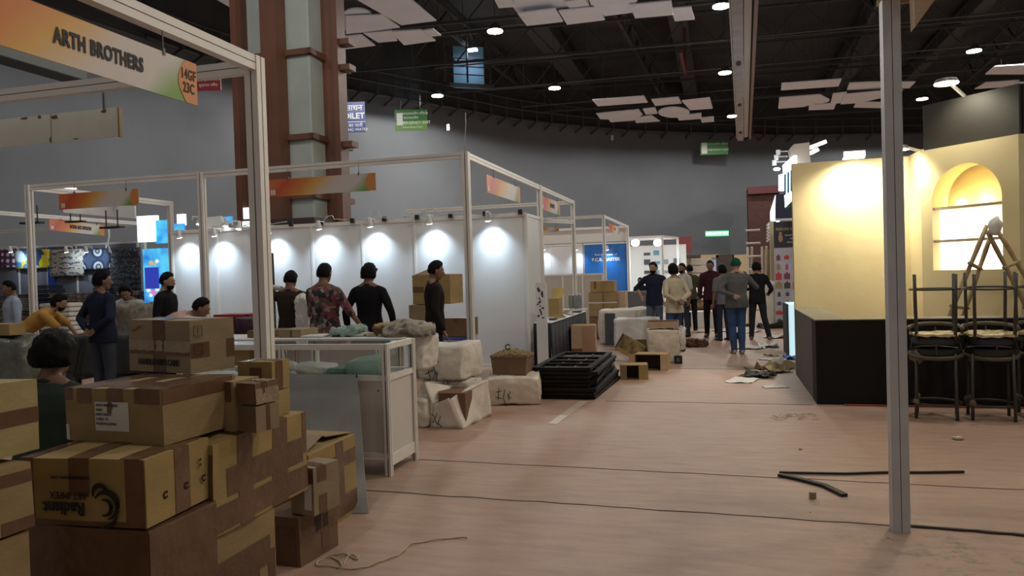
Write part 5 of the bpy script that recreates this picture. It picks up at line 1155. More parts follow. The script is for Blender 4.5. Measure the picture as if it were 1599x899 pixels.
bundle('cloth_bundle', 'white folded cloth in the middle of the glass showcase', (-3.32, 5.74, ZS - .03), (.28, .32, .09), MCLO, 8, 5)
bundle('cloth_bundle', 'white cloth heap at the left end of the glass showcase', (-3.82, 5.76, ZS - .03), (.46, .36, .10), MCLO, 0, 6)
# packing table behind the showcase
t = thing('packing_table', 'long white table behind the showcase piled with cartons, papers and cloth', 'table', (-4.9, 7.2, 0))
bm = B(); boxb(bm, (-5.75, 6.95, .93), (-3.25, 7.55, .975)); bevel(bm, .004); obj('table_top', bm, PANEL, t, world=True)
for x in (-5.68, -4.6, -3.35):
    for y in (7.0, 7.5): post(t, x, y, 0, .93, .045, 'leg')
bm = B(); boxb(bm, (-5.7, 7.5, .3), (-3.3, 7.52, .93)); obj('back_panel', bm, PANEL, t, world=True)
zt2 = .977
a = PY(382, 526, 7.1); 
carton('flat brown carton on the packing table beside the near corner post', (PY(425, 527, 7.05).x, 7.05, zt2), .30, .35, .075, 0, CB4, [[('F', .4, 0, .6, 1)]])
carton('flat brown carton with central tape on the packing table, right of the post', (PY(470, 527, 7.05).x, 7.05, zt2), .27, .35, .08, 0, CB3, [[('F', .5, 0, .6, 1)]])
bm = B(); p = PY(493, 525, 7.1); box(bm, (p.x, p.y, zt2 + .01), (.24, .2, .02)); bevel(bm, .003); obj('paper_stack', bm, mpap, label='flat white paper stack on the packing table', cat='paper')
bundle('foam_heap', 'heap of pale green foam netting on the packing table', (PY(545, 524, 7.2).x, 7.2, zt2), (.34, .24, .09), mat('foam_green', (.30, .42, .36), .7, bump=.8, bscale=60), 0, 11, .04, 6, fine=.03)
for k in range(5):
    bm = B(); p = PY(560 + k * 10, 523, 7.15 + .05 * (k % 2)); box(bm, (p.x, p.y, zt2 + .012 + .012 * (k % 2)), (.13, .11, .018), rz=k); bevel(bm, .004); jitter(bm, .006, 20, k); obj('wrapped_packet', bm, mpap if k != 2 else mcb, label='small wrapped packet on the packing table, %s from the left of the row' % ORD[k], cat='packet', group='packets on the packing table')
t = thing('wicker_basket', 'small brown wicker basket on the packing table before the person in black shirt', 'basket', (PY(599, 525, 7.2).x, 7.2, zt2))
bm = B(); cyl(bm, (0, 0, 0), (0, 0, .09), .085, .11, 20)
for k in range(4): ring(bm, (0, 0, .015 + k * .022), .09 + k * .006, .009, 24)
obj('bowl', bm, mat('wicker', (.16, .08, .04), .8, bump=.6, bscale=60), t, smooth='auto')
bundle('straw_filling', None, (PY(599, 525, 7.2).x, 7.2, zt2 + .08), (.17, .17, .05), mtwig, 0, 3, .02, 8, parent=t)
bundle('cloth_pile', 'pile of patterned cloths on the right end of the packing table', (PY(640, 524, 7.2).x, 7.2, zt2), (.50, .42, .13), mat('cloth_mixed', (.45, .40, .33), .8, col2=(.13, .11, .09), vscale=12, bump=.6), 0, 13, .05, 5, fine=.03)
o = bundle('hanging_cloth', 'white cloth hanging over the right end of the packing table', (PY(660, 525, 7.25).x + .02, 7.25, .62), (.15, .34, .40), MCLO, 0, 14, .05, 3, fine=.02)
carton('yellow carton under the packing table seen left of the near post', (PY(398, 560, 7.2).x, 7.1, .0), .6, .35, .86, 0, CB2, [], lift=0)
# cartons etc. right behind the dark-clad person
Yc = 10.2
def floorbox(label, x0, y0, x1, y1, Y, d, m, rz=0, tapes=(), z=None, group=None):
    a = PY(x0, y1, Y); c = PY(x1, y0, Y); zz_ = max(a.z, 0) if z is None else z
    return carton(label, (c.x, Y, zz_), c.x - a.x, d, c.z - zz_, rz, m, tapes, group=group), c.z
_, zt_ = floorbox('blue-lidded white carton behind the person in dark clothes', 692, 526, 731, 590, 10.6, .45, mat('box_bluewhite', (.42, .42, .55), .6), 0, [[('F', 0, .93, 1, 1, mat('lid_blue', (.05, .1, .4), .5))]], z=0)
_, zt2_ = floorbox('brown carton with white taped lid on the blue-lidded one', 690, 497, 731, 526, 10.6, .45, CB4, 0, [[('T', 0, 0, 1, 1, mpap)], [('F', .45, .75, .6, 1)]], z=zt_ + .008)
_, z3_ = floorbox('brown carton standing behind the person in dark clothes, lower one', 641, 476, 668, 560, 10.9, .5, CB3, 0, [], z=0)
t, z4_ = floorbox('tall leaning open-topped carton beside the head of the person in dark clothes', 643, 428, 702, 475, 10.9, .5, CB2, -4, [[('F', 0, .4, .3, .6)]], z=z3_ + .01)
bm = B(); extr(bm, [(-.28, -.25, z4_ - z3_ - .01), (.1, -.25, z4_ - z3_ - .01), (.06, .1, z4_ - z3_ + .10), (-.2, .1, z4_ - z3_ + .08)], (0, 0, .006)); obj('flap', bm, CB, t)
# black sample board and white tube by the first person
a = PY(423, 395, 9.5); 
t = thing('sample_board', 'tall narrow black board held upright beside the near corner post', 'board', (a.x, 9.5, PY(423, 500, 9.5).z))
bm = B(); boxb(bm, (a.x - .06, 9.48, 0), (a.x + .035, 9.52, a.z)); bevel(bm, .004); obj('panel', bm, BLACK, t, world=True)
for k in range(4):
    bm = B(); z_ = a.z - .1 - k * .12; boxb(bm, (a.x - .055, 9.475, z_), (a.x + .03, 9.482, z_ + .05)); obj('stripe', bm, mat('brown_stripe', (.06, .035, .02), .6), t, world=True)
# sacks and bales in front
p1 = Pz(690, 652)
sk = bundle('sack', 'white sack of goods at the bottom under the sack numbered 28', (-3.0, 8.12, 0), (.62, .55, .42), MSK, 0, 21, .03, pw=.35)
sk = bundle('sack', 'upper white sack handwritten 28 with brown rope handles', (-3.0, 8.10, .40), (.60, .58, .42), MSK, -6, 22, .035, pw=.32)
def stroke(bm, pts, f, r=.006): tube(bm, [f(*p) for p in pts], r, 5)
def squig(parent, f, strokes, m=INK, r=.005, name='handwriting'):
    for s_ in strokes:
        bm = B(); stroke(bm, s_, f, r); obj(name, bm, m, parent, world=True, smooth=True)
ff = lambda x, y: PY(x, y, 7.805)
squig(sk, ff, [[(668, 577), (672, 590), (668, 600)], [(664, 584), (676, 578)], [(677, 573), (680, 583), (676, 592)], [(683, 575), (681, 590), (684, 602)], [(690, 590), (694, 589), (693, 597), (690, 601), (694, 600)], [(697, 588), (702, 589), (697, 595), (700, 599), (703, 594), (698, 588)]])
squig(sk, ff, [[(664, 571), (680, 566), (700, 560), (712, 558)], [(694, 574), (704, 564), (718, 560)]], mat('rope_brown', (.24, .13, .06), .9), .013, 'rope_handle')
# open sack with carton inside
t = thing('open_sack', 'torn-open white sack showing a brown carton, in front of the sack numbered 28', 'sack', Pz(712, 660))
def quadsurf(bm, C_, nx, ny, amp, seed, push=None):
    g = {}
    for i in range(nx + 1):
        for j in range(ny + 1):
            u, v = i / nx, j / ny; p = C_[0].lerp(C_[1], u).lerp(C_[3].lerp(C_[2], u), v)
            p = p + noise.noise_vector(p * 5 + Vector((seed, 0, 0))) * amp * (math.sin(math.pi * u) * .7 + .3); g[i, j] = bm.verts.new(p)
    for i in range(nx):
        for j in range(ny): bm.faces.new((g[i, j], g[i + 1, j], g[i + 1, j + 1], g[i, j + 1]))
bl = Pz(672, 668); br = Pz(722, 670); rr_ = Pz(768, 648); lb = Pz(664, 645)
def up(p, z): return Vector((p.x, p.y, z))
tl = PX(662, 596, bl.x - .02); 
S = mat('sack_cream2', (.70, .64, .55), .6, var=.12, vscale=5, bump=.6, bscale=10)
bm = B(); quadsurf(bm, [bl, br, Pd(700, 622, 7.75), Pd(676, 632, 7.9)], 8, 8, .02, 1); quadsurf(bm, [bl, Pd(676, 632, 7.9), Pd(662, 596, 8.0), lb], 8, 8, .02, 2)
quadsurf(bm, [br, rr_, Pd(762, 592, 8.35), Pd(704, 622, 7.78)], 12, 12, .03, 3); quadsurf(bm, [Pd(704, 622, 7.78), Pd(762, 592, 8.35), Pd(744, 596, 8.4), Pd(718, 612, 8.0)], 6, 4, .015, 4)
quadsurf(bm, [Pd(662, 596, 8.0), Pd(676, 632, 7.9), Pd(686, 624, 7.95), Pd(706, 602, 8.3)], 8, 6, .02, 6)
quadsurf(bm, [Pd(662, 596, 8.0), Pd(700, 600, 8.4), Pd(740, 597, 8.5), Pd(690, 604, 8.6)], 6, 4, .02, 7)
quadsurf(bm, [rr_, Pz(752, 640), Pd(744, 598, 8.6), Pd(762, 592, 8.35)], 4, 4, .02, 8)
o = obj('sack_cloth', bm, S, t, world=True, smooth=True); so = o.modifiers.new('s', 'SOLIDIFY'); so.thickness = .01; 
bm = B(); extr(bm, [bl.lerp(br, .12) + Vector((.02, .10, .02)), br + Vector((-.0, .12, .02)), rr_ + Vector((-.10, -.02, .02)), lb + Vector((.10, .15, .02)), ], (0, 0, .33)); obj('carton_inside', bm, mat('carton_red_brown', (.17, .085, .05), .8), t, world=True)
squig(t, lambda x, y: Pd(x, y, 7.66), [[(674, 646), (680, 652), (676, 660)], [(682, 645), (679, 655), (684, 664)], [(688, 650), (684, 660), (690, 667)]])
bundle('sack', 'low white sack end seen between the showcase and the torn sack', (-3.10, 7.45, 0), (.25, .30, .30), MSK, 0, 25, .02, pw=.5)
# white bale with crate on top
c_ = (Pz(770, 634) + Pz(842, 628)) / 2 + Vector((-.05, .22, 0))
o = bundle('sack', 'long low white sack handwritten in black, under the straw-filled crate', (c_.x - .02, c_.y - .02, 0), (.66, .60, .34), MSK2, 12, 27, .03, pw=.28)
fq = lambda x, y: Pd(x, y, 8.37)
squig(o, fq, [[(775, 612), (783, 610)], [(779, 606), (778, 625)], [(774, 620), (784, 622)], [(788, 608), (786, 622), (790, 634)], [(793, 615), (795, 625)], [(797, 611), (794, 618), (798, 622)]])
t = thing('straw_crate', 'brown crate heaped with straw standing on the long white sack', 'crate', (c_.x - .05, c_.y + .02, .345))
pw_ = .46; 
bm = B(); v = box(bm, (0, 0, .12), (pw_, .36, .24)); 
for q in bm.verts:
    if q.co.z < .05: q.co.x *= .9; q.co.y *= .9
jitter(bm, .008, 6, 2); obj('crate_body', bm, CB4, t)
bm = B(); bmesh.ops.create_grid(bm, x_segments=22, y_segments=18, size=.5)
for v in bm.verts:
    u, w_ = v.co.x * 2, v.co.y * 2; v.co = Vector((v.co.x * pw_ * 1.02, v.co.y * .37, .235 + .06 * (1 - u * u) * (1 - w_ * w_) + .028 * noise.noise(Vector((u * 6, w_ * 6, 1)))))
ex = bmesh.ops.extrude_face_region(bm, geom=bm.faces[:]); bmesh.ops.translate(bm, verts=[q for q in ex['geom'] if isinstance(q, bmesh.types.BMVert)], vec=(0, 0, -.02))
obj('straw_heap', bm, mat('straw_heap', (.25, .18, .08), .9, var=.4, vscale=30, bump=1, bscale=60), t)
bm = B(); ring(bm, (0, 0, 0), .03, .007, 16, 20, 340); bm.transform(Matrix.Translation((-.04, -.05, .33)) @ Matrix.Rotation(R(90), 4, 'X')); obj('wire_loop', bm, BLACK, t, smooth=True)
# stack of black pallets
mfr = mat('black_pallet', (.009, .0085, .008), .6, bump=.1, spec=.2); mfi = mat('frame_inner', (.035, .03, .022), .6)
fx0_, fx1_ = -2.22, -1.47; fy0, fy1 = 9.16, 11.0
fp = None; NF = 8
for k in range(NF):
    if fp is None:
        t = fp = thing('slatted_pallet', 'x', 'pallet', (0, 0, 0), group='black slatted pallets stacked flat on the floor')
        W_2, L_2 = (fx1_ - fx0_) / 2, (fy1 - fy0) / 2
        bm = B()
        for sx in (-1, 1): box(bm, (sx * (W_2 - .035), 0, .021), (.07, L_2 * 2, .042))
        for sy in (-1, 1): box(bm, (0, sy * (L_2 - .035), .021), (W_2 * 2 - .14, .07, .042))
        bevel(bm, .003); obj('rim', bm, mfr, t)
        for yy in (-.45, -.1, .3): bm = B(); box(bm, (0, yy, .021), (W_2 * 2 - .14, .045, .03)); obj('cross_bar', bm, mfr, t)
        for sx in (-.12, .12): bm = B(); box(bm, (sx, 0, .012), (.03, L_2 * 2 - .14, .012)); obj('slat', bm, mfi, t)
        bm = B(); box(bm, (0, 0, .004), (W_2 * 2 - .12, L_2 * 2 - .12, .004)); obj('backing', bm, mfi, t)
    else: t = copy_tree(fp)
    random.seed(k + 40)
    t.matrix_basis = Matrix.Translation(((fx0_ + fx1_) / 2 + random.uniform(-.06, .06) - .01 * k, (fy0 + fy1) / 2 + random.uniform(-.04, .04) + .02, .001 + k * .0505)) @ Matrix.Rotation(R(random.uniform(-3, 3)), 4, 'Z')
    t['label'] = 'black slatted pallet lying flat in the floor stack, %s from the bottom' % ORD[k] if k < NF - 1 else 'topmost black slatted pallet of the floor stack'
# cartons along the aisle
P = Pz(931, 567)
t = carton('upright tan carton standing behind the stack of black pallets', P, .42, .40, .64, 6, CB5, [[('F', .45, 0, 1, 1, mat('carton_patch', (.36, .21, .13), .8))], [('F', 0, .2, .45, .4)], [('R', .0, .7, .3, .8, LABEL)]], amp=.008)
bm = B(); extr(bm, [(-.21, -.2, .645), (.21, -.2, .64), (.20, -.02, .665), (-.2, -.02, .66)], (0, 0, .006)); obj('flap', bm, CB2, t)
Ys = 17.5
_, z_ = floorbox('large brown carton at the bottom of the stack before the blue graphic', 921, 494, 963, 520, Ys, .55, CB4, 0, [[('F', .5, 0, .52, 1)]], z=0)
_, z2 = floorbox('roped brown carton in the middle of the stack before the blue graphic', 920, 456, 963, 494, Ys, .55, CB, 0, [[('F', 0, .55, 1, .6, LABEL)], [('F', .5, 0, .52, 1)]], z=z_ + .01)
_, z3 = floorbox('small carton on top of the stack before the blue graphic', 922, 438, 959, 456, Ys, .45, CB2, 0, [[('F', .15, .3, .25, 1)]], z=z2 + .01)
floorbox('narrow carton beside the middle of the stack before the blue graphic', 964, 455, 976, 500, Ys + .1, .5, CB5, 0, [[('F', 0, .6, 1, .63, LABEL)]], z=0)
bm = B(); a = PY(938, 456, Ys - .25); boxb(bm, (a.x, a.y, z2 + .01), (a.x + .02, a.y + .01, z2 + .02)); bm.free()
# black clothed table with items
t = thing('clothed_table', 'white-topped exhibition table with a floor-length black cloth', 'table', (-3.2, 14.5, 0))
mcl_ = mat('black_cloth', (.012, .013, .018), .85)
zt3 = .79; ya, yb = 11.42, 14.6; xa = -2.55
bm = B(); n = 60; prev = None
for i in range(n + 1):
    y = lerp(ya, yb, i / n); x = xa + .018 * math.sin(i * 1.1)
    q = (bm.verts.new((xa, y, zt3)), bm.verts.new((x + .02, y, .01)))
    if prev: bm.faces.new((prev[0], q[0], q[1], prev[1]))
    prev = q
for i in range(12):
    pass
prev = None
for i in range(25):
    x = lerp(xa, xa - .27, i / 24); q = (bm.verts.new((x, ya, zt3)), bm.verts.new((x, ya - .015 + .018 * math.sin(i * 1.2), .01)))
    if prev: bm.faces.new((prev[0], q[0], q[1], prev[1]))
    prev = q
o = obj('table_cloth', bm, mcl_, t, world=True, smooth=True); so = o.modifiers.new('s', 'SOLIDIFY'); so.thickness = .006
bm = B(); boxb(bm, (xa - .27, ya, zt3), (xa + .01, yb, zt3 + .02)); bevel(bm, .004); obj('table_top', bm, PANEL, t, world=True)
for k in range(7):
    x = xa - .07 - .11 * (k % 2); y = lerp(ya + .5, yb - .2, k / 7); bm = B(); box(bm, (x, y, zt3 + .035), (.11, .16, .02), rz=k * .2); jitter(bm, .01, 10, k); obj('paper_sheet', bm, (mdk, mpap, mcb)[k % 3], label='%s item lying on the black clothed table, %s from the near end' % (('dark', 'white', 'brown')[k % 3], ORD[k]), cat='paper', group='items strewn over the black clothed table')
t = carton('tan open carton standing on the near end of the black clothed table', (PY(873, 500, 12.3).x, 12.3, zt3 + .022), .17, .3, PY(865, 468, 12.3).z - zt3, 0, CB2, [])
h_ = PY(865, 468, 12.3).z - zt3
bm = B(); extr(bm, [(-.08, .15, h_), (.09, .15, h_), (.12, .22, h_ + .16), (-.1, .22, h_ + .16)], (0, .006, 0)); obj('flap', bm, mat('flap_yellow', (.5, .36, .12), .7), t)
# collage board
a = PY(838, 500, 11.36); c = PY(853, 441, 11.36)
t = thing('collage_board', 'narrow white board with dark picture collage at the end of the back wall', 'board', (a.x, 11.36, 0))
bm = B(); boxb(bm, (a.x, 11.34, 0), (c.x, 11.37, c.z)); obj('board', bm, WHITEP, t, world=True)
random.seed(2)
for k in range(16):
    x = a.x + .03 + random.random() * .08; z = a.z + .04 + (k / 16) * (c.z - a.z - .1); bm = B(); sph(bm, (x, 11.338, z), .018, (random.uniform(.6, 1.4), .1, random.uniform(.6, 1.4)), 1); obj('picture_spot', bm, mat('spot_maroon', (.10, .02, .03), .6) if k % 2 else BLACK, t, world=True)
# things on the back of the table row: jars
for k, (x, y) in enumerate(((892, 483), (899, 481), (905, 484))):
    p = PY(x, y, 16.0); t = bundle('bottle', 'small grey bottle beside the carton stack, %s from the left' % ORD[k], (p.x, p.y, 0.79), (.1, .1, .30), mat('bottle_grey', (.2, .22, .21), .3), 0, k, .004, fine=0, cuts=6, group='small grey bottles at the far end of the black table')
t = thing('side_table', 'small white stand holding grey bottles beyond the black table', 'table', (PY(898, 500, 16).x, 16, 0)); bm = B(); box(bm, (0, 0, .77), (.5, .35, .03)); obj('table_top', bm, PANEL, t)
for sx in (-.2, .2):
    for sy in (-.13, .13): bm = B(); box(bm, (sx, sy, .38), (.03, .03, .75)); obj('leg', bm, ALU, t)
# wrapped white bales
bundle('wrapped_bale', 'large white wrapped bale with dark side, left of the pair near the blue-shirted person', (Pz(978, 533).x + .1, 16.6, 0), (1.25, .9, .74), MSK, 0, 31, .04, pw=.12)
bm = B(); a = PY(946, 530, 16.05); boxb(bm, (a.x, 15.95, 0), (a.x + .22, 16.05, .68)); jitter(bm, .02, 3, 3); obj('bale_dark_side', bm, mat('bale_side_dark', (.05, .055, .07), .7), label='dark side of the large white bale, added as a thin panel on its left', cat='panel')  # thin dark sheet added to stand for the bale's dark left side
bundle('wrapped_bale', 'smaller white wrapped bale in front, right of the large one', (Pz(1003, 538).x, 15.2, 0), (.88, .6, .62), mat('bale_white', (.70, .70, .70), .5, bump=.5, bscale=9), 0, 33, .03, pw=.10)
# tall sack with open carton on top
c_ = (Pz(1010, 566) + Pz(1060, 567)) / 2 + Vector((0, .25, 0))
bundle('sack', 'upright cream sack beside the small black box in the aisle', (c_.x, c_.y, 0), (.56, .50, .56), MSK2, 4, 35, .03, pw=.18)
bundle('plastic_wrap', 'crumpled white plastic hanging over the right side of the upright cream sack', (c_.x + .31, c_.y - .02, .20), (.14, .30, .38), mat('plastic_white', (.7, .68, .64), .35, bump=.6), 0, 36, .04, 6, fine=.02)
def open_carton(label, P, w, d, h, rz, m=CB, open_face='F', th=.008, inner=CBI, flaps=(), tilt=None):
    """hollow carton, P = base centre"""
    t = thing('open_carton', label, 'carton', P, R(rz))
    if tilt: t.matrix_basis = t.matrix_basis @ tilt
    bm = B()
    W = {'L': ((-w / 2, 0, h / 2), (th, d, h)), 'R': ((w / 2, 0, h / 2), (th, d, h)), 'B': ((0, d / 2, h / 2), (w, th, h)), 'F': ((0, -d / 2, h / 2), (w, th, h)), 'D': ((0, 0, th / 2), (w, d, th)), 'T': ((0, 0, h - th / 2), (w, d, th))}
    for k, (c, s) in W.items():
        if k != open_face: box(bm, c, s)
    obj('body', bm, m, t)
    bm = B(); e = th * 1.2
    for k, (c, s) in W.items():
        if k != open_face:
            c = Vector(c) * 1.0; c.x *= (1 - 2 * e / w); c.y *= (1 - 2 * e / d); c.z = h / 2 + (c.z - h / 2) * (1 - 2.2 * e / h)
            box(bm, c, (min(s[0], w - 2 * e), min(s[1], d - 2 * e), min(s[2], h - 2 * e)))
    obj('shaded_inside', bm, inner, t)  # inner shell in darker brown, shade inside the carton put into its colour
    for pts, mm in flaps:
        bm = B(); extr(bm, pts, (0, .004, .004)); obj('flap', bm, mm, t)
    return t
w, d, h = .39, .30, .215; p = (Pz(968, 592) + Pz(1009, 594)) / 2
open_carton('small open carton lying alone nearest on the aisle floor, dark inside', (p.x, p.y + .15, 0), w, d, h, 8, CB2, 'F', flaps=[([(-w / 2, -d / 2, 0), (-w / 2 + .09, -d / 2 - .01, 0), (-w / 2 + .09, -d / 2 - .01, h), (-w / 2, -d / 2, h)], CB3), ([(w / 2, -d / 2, 0), (w / 2 - .13, -d / 2 - .01, 0), (w / 2 - .13, -d / 2 - .01, h), (w / 2, -d / 2, h)], CB2)])
w, d, h = .50, .36, .26; p = (Pz(994, 578) + Pz(1042, 580)) / 2
open_carton('wide open carton lying on its side behind the nearest small one', (p.x, p.y + .18, 0), w, d, h, -4, CB2, 'F', flaps=[([(w / 2, -d / 2, 0), (w / 2 - .10, -d / 2 - .01, 0), (w / 2 - .10, -d / 2 - .01, h), (w / 2, -d / 2, h)], CB5), ([(-w / 2, -d / 2, 0), (-w / 2 - .08, -d / 2 - .05, 0), (-w / 2 - .08, -d / 2 - .05, h), (-w / 2, -d / 2, h)], CB)])
w, d, h = .42, .30, .30; p = Pz(974, 568)
open_carton('tipped-over carton with printed side leaning left of the wide open one', (p.x, p.y + .25, .13), w, d, h, 12, CB2, 'L', tilt=Matrix.Rotation(R(32), 4, 'Y'), flaps=[([(-w / 2, -d / 2, 0), (w / 2, -d / 2, 0), (w / 2, -d / 2 - .02, h), (-w / 2, -d / 2 - .02, h)], mat('carton_printed', (.42, .30, .13), .8, col2=(.10, .07, .04), vscale=9))])
w, d, h = .50, .34, .33; p = Pz(1010, 562)
open_carton('olive-brown open-topped carton between the tipped one and the cream sack', (p.x, p.y + .2, 0), w, d, h, 3, cardmat('carton_olive2', (.26, .19, .08)), 'T')
w, d, h = .52, .42, .11; open_carton('torn carton lid lying on top of the upright cream sack', (c_.x, c_.y, .585), w, d, h, 5, CB5, 'T')
a = Pz(1059, 568); bm = B(); box(bm, (a.x, a.y + .05, .065), (.13, .10, .13)); bevel(bm, .003)
t = obj('gift_box', bm, BLACK, label='small black box with silver tree print on the aisle floor', cat='box')
for k in range(3): bm = B(); bar(bm, (-.0 + .02 * (k - 1), -.052, .04), (-.0, -.052, .10), .004); obj('print', bm, mat('silver_print', (.5, .5, .5), .4), t)
for i, (x0, y0, x1, y1, lab) in enumerate(((952, 560, 964, 580, 'dark metal rod lying beside the tipped-over carton'), (944, 577, 956, 584, 'thin dark stick beside the stack of black pallets'))):
    bm = B(); bar(bm, Pz(x0, y0, .015), Pz(x1, y1, .015), .03, .02); obj('rod', bm, BLACK, label=lab, cat='rod')
bundle('bubble_wrap', 'crumpled clear wrap lying before the upright tan carton', (Pz(905, 560).x, 13.6, 0), (.2, .2, .12), mpap, 0, 41, .04, fine=.02)
bundle('brush_heap', 'brown bundle of twigs on the aisle floor right of the cream sack', (Pz(1085, 541).x, Pz(1085, 541).y, 0), (.42, .28, .14), mat('twig_brown', (.12, .06, .035), .9, bump=1), 0, 42, .05, 6, fine=.05)
open_carton('white-sided open carton on the far aisle floor between the standing people', (Pz(1102, 511).x, Pz(1102, 511).y + .3, 0), 1.0, .6, .42, 20, mat('carton_white', (.6, .58, .55), .6), 'L')
for i, (x, y, s_, lab) in enumerate(((1082, 470, (.62, .7, .8), 'pile base of stacked white bales far down the aisle, left one'), (1104, 468, (.6, .7, .9), 'round white bale far down the aisle, right one'))):
    p = Pz(x, 478); bundle('far_bale', lab, (p.x, p.y, 0), s_, MSK, 0, 50 + i, .05)
p = Pz(1092, 476); bm = B(); 
for k in range(6): box(bm, (p.x, p.y + 1.4, .2 + .33 * k), (1.1, .8, .31))
bevel(bm, .03); obj('stacked_packs', bm, mat('packs_tan', (.40, .34, .27), .8), label='tall stack of tan packs far down the aisle behind the white bales', cat='pack')
p = Pz(1085, 484); bundle('brown_sheet', 'brown crumpled sheet lying in front of the far white bales', (p.x, p.y, 0), (1.5, .7, .35), mat('sheet_brown', (.22, .14, .07), .8), 0, 55, .06, pw=.8)
bundle('white_drape', 'white cloth hanging down beside the far perfume banner', (Pd(1205, 495, 21).x, 21, 0), (.45, .5, 1.15), MCLO, 0, 57, .08, pw=.35)
# long pale tape strip and string on the carpet
a = Pz(912, 626); c = Pz(862, 662); bm = B(); bar(bm, a + Vector((0, 0, .002)), c + Vector((0, 0, .002)), .10, .003); obj('tape_line', bm, mat('tape_pale', (.52, .42, .34), .4), label='long pale tape strip stuck on the floor before the black pallets', cat='tape')
bm = B(); pts = [(730, 839), (700, 840), (665, 845), (640, 850), (630, 860), (618, 868), (600, 874), (580, 882), (560, 887), (535, 887), (520, 884), (495, 882), (500, 874), (515, 869), (530, 876), (535, 884), (545, 866), (558, 870), (556, 873), (540, 865), (515, 866)]
P_ = [Pz(x, y, .006) for x, y in pts]; sm = smooth_poly([(p.x, p.y) for p in P_], 5); tube(bm, [(p.x, p.y, .006 + .003 * math.sin(i)) for i, p in enumerate(sm)], .0045, 6)
obj('string', bm, mat('string_beige', (.50, .40, .26), .8), smooth=True, label='loose beige string curling over the carpet by the dark dirty carton', cat='string')
# left background goods
t = thing('work_table', 'low work table covered with a dark grey folded carpet', 'table', (-8.6, 8.8, 0))
mcp = mat('carpet_dark', (.045, .047, .045), .95, var=.2, bump=.3)
bm = B(); pa = PY(92, 524, 8.5); pb = PY(200, 516, 8.5); boxb(bm, (pa.x, 8.5, .35), (pb.x, 9.2, pa.z)); bmesh.ops.subdivide_edges(bm, edges=bm.edges[:], cuts=8, use_grid_fill=True); jitter(bm, .05, 2, 3); jitter(bm, .02, 6, 3); obj('folded_carpet', bm, mcp, t, world=True, smooth=True)
for k in (.25, .6):
    bm = B(); x = lerp(pa.x, pb.x, k); bar(bm, (x, 8.46, .4), (x + .12, 8.46, pa.z - .05), .03, .012, up=(0, 1, 0)); obj('fold_shade', bm, BLACK, t, world=True)  # black bars put in for the shade along the carpet folds
bm = B(); boxb(bm, (pa.x + .1, 8.6, .30), (pb.x - .1, 9.1, .34)); obj('table_top', bm, DARK, t, world=True)
for sx in (pa.x + .15, pb.x - .15):
    for sy in (8.65, 9.05): bm = B(); boxb(bm, (sx - .03, sy - .03, 0), (sx + .03, sy + .03, .30)); obj('leg', bm, DARK, t, world=True)
bundle('cloth_heap', 'heap of brown patterned cloth between the navy-jacket person and the light box', (PY(210, 490, 9.5).x, 9.6, .0), (.50, .5, 1.30), mat('cloth_brown_mix', (.16, .13, .10), .9, col2=(.26, .24, .20), vscale=16, bump=.8), 0, 61, .12, 3, pw=.3, fine=.05)
bundle('wrapped_package', 'grey plastic-wrapped package at the far left behind the yellowish carton', (PY(14, 560, 6.5).x, 6.5, .0), (.9, .6, 1.06), mat('grey_plastic', (.12, .13, .11), .3, bump=.7, bscale=14), 10, 62, .08, 3, pw=.3, fine=.03)
carton('long yellow carton leaning over the grey wrapped package at the far left', (PY(16, 545, 6.35).x, 6.35, 1.08), .5, .2, .12, 4, CB2, [])
wp = None
for r_ in range(9):
    for c__ in range(2):
        if wp is None:
            bm = B(); box(bm, (0, 0, .035), (.30, .3, .065)); bevel(bm, .015, 2); o = wp = obj('cloth_pack', bm, MCLO, label='white folded cloth pack in the pile behind the person in orange', cat='cloth pack', group='white cloth packs piled behind the person in orange')
        else: o = wp.copy(); COL.objects.link(o)
        o.matrix_basis = Matrix.Translation((PY(84 + 0, 500, 10.4).x + c__ * .34, 10.4, .62 + r_ * .078))
bm = B(); a = PY(84, 500, 10.4).x; boxb(bm, (a - .2, 10.2, 0), (a + .55, 10.6, .61)); bevel(bm, .01); obj('pack_plinth', bm, DARK, label='dark plinth under the pile of white cloth packs', cat='plinth')
t = thing('luggage', 'black and red suitcase set on the stand floor left of the near corner post', 'luggage', (PY(360, 525, 8.2).x, 8.2, 0.0))
xa_ = PY(333, 490, 8.2).x; xb_ = PY(388, 490, 8.2).x; zt_ = PY(360, 492, 8.2).z
bm = B(); boxb(bm, (xa_, 8.2, .9), (xb_, 8.5, zt_)); bevel(bm, .03, 2); obj('shell', bm, BLACK, t, world=True)
bm = B(); boxb(bm, (xa_ + .02, 8.17, zt_ - .03), (xb_ + .02, 8.53, zt_ + .01)); boxb(bm, (xb_ - .03, 8.17, .95), (xb_ + .02, 8.2, zt_)); obj('red_edge', bm, mat('luggage_red', (.35, .02, .05), .5), t, world=True)
for k in (.3, .6): bm = B(); boxb(bm, (lerp(xa_, xb_, k) - .02, 8.185, .92), (lerp(xa_, xb_, k) + .02, 8.2, zt_ - .04)); obj('strap', bm, mat('strap_brown', (.08, .04, .03), .6), t, world=True)
bm = B(); boxb(bm, (xa_ - .1, 8.1, 0), (xb_ + .15, 8.6, .895)); bevel(bm, .01); obj('display_plinth', bm, PANEL, label='white display plinth carrying the black and red suitcase', cat='plinth')
bundle('dark_bag', 'dark purple bag beside the black and red suitcase', (PY(388, 510, 8.0).x, 7.98, .97), (.3, .2, .18), mat('bag_purple', (.05, .015, .03), .7), 0, 66, .02)
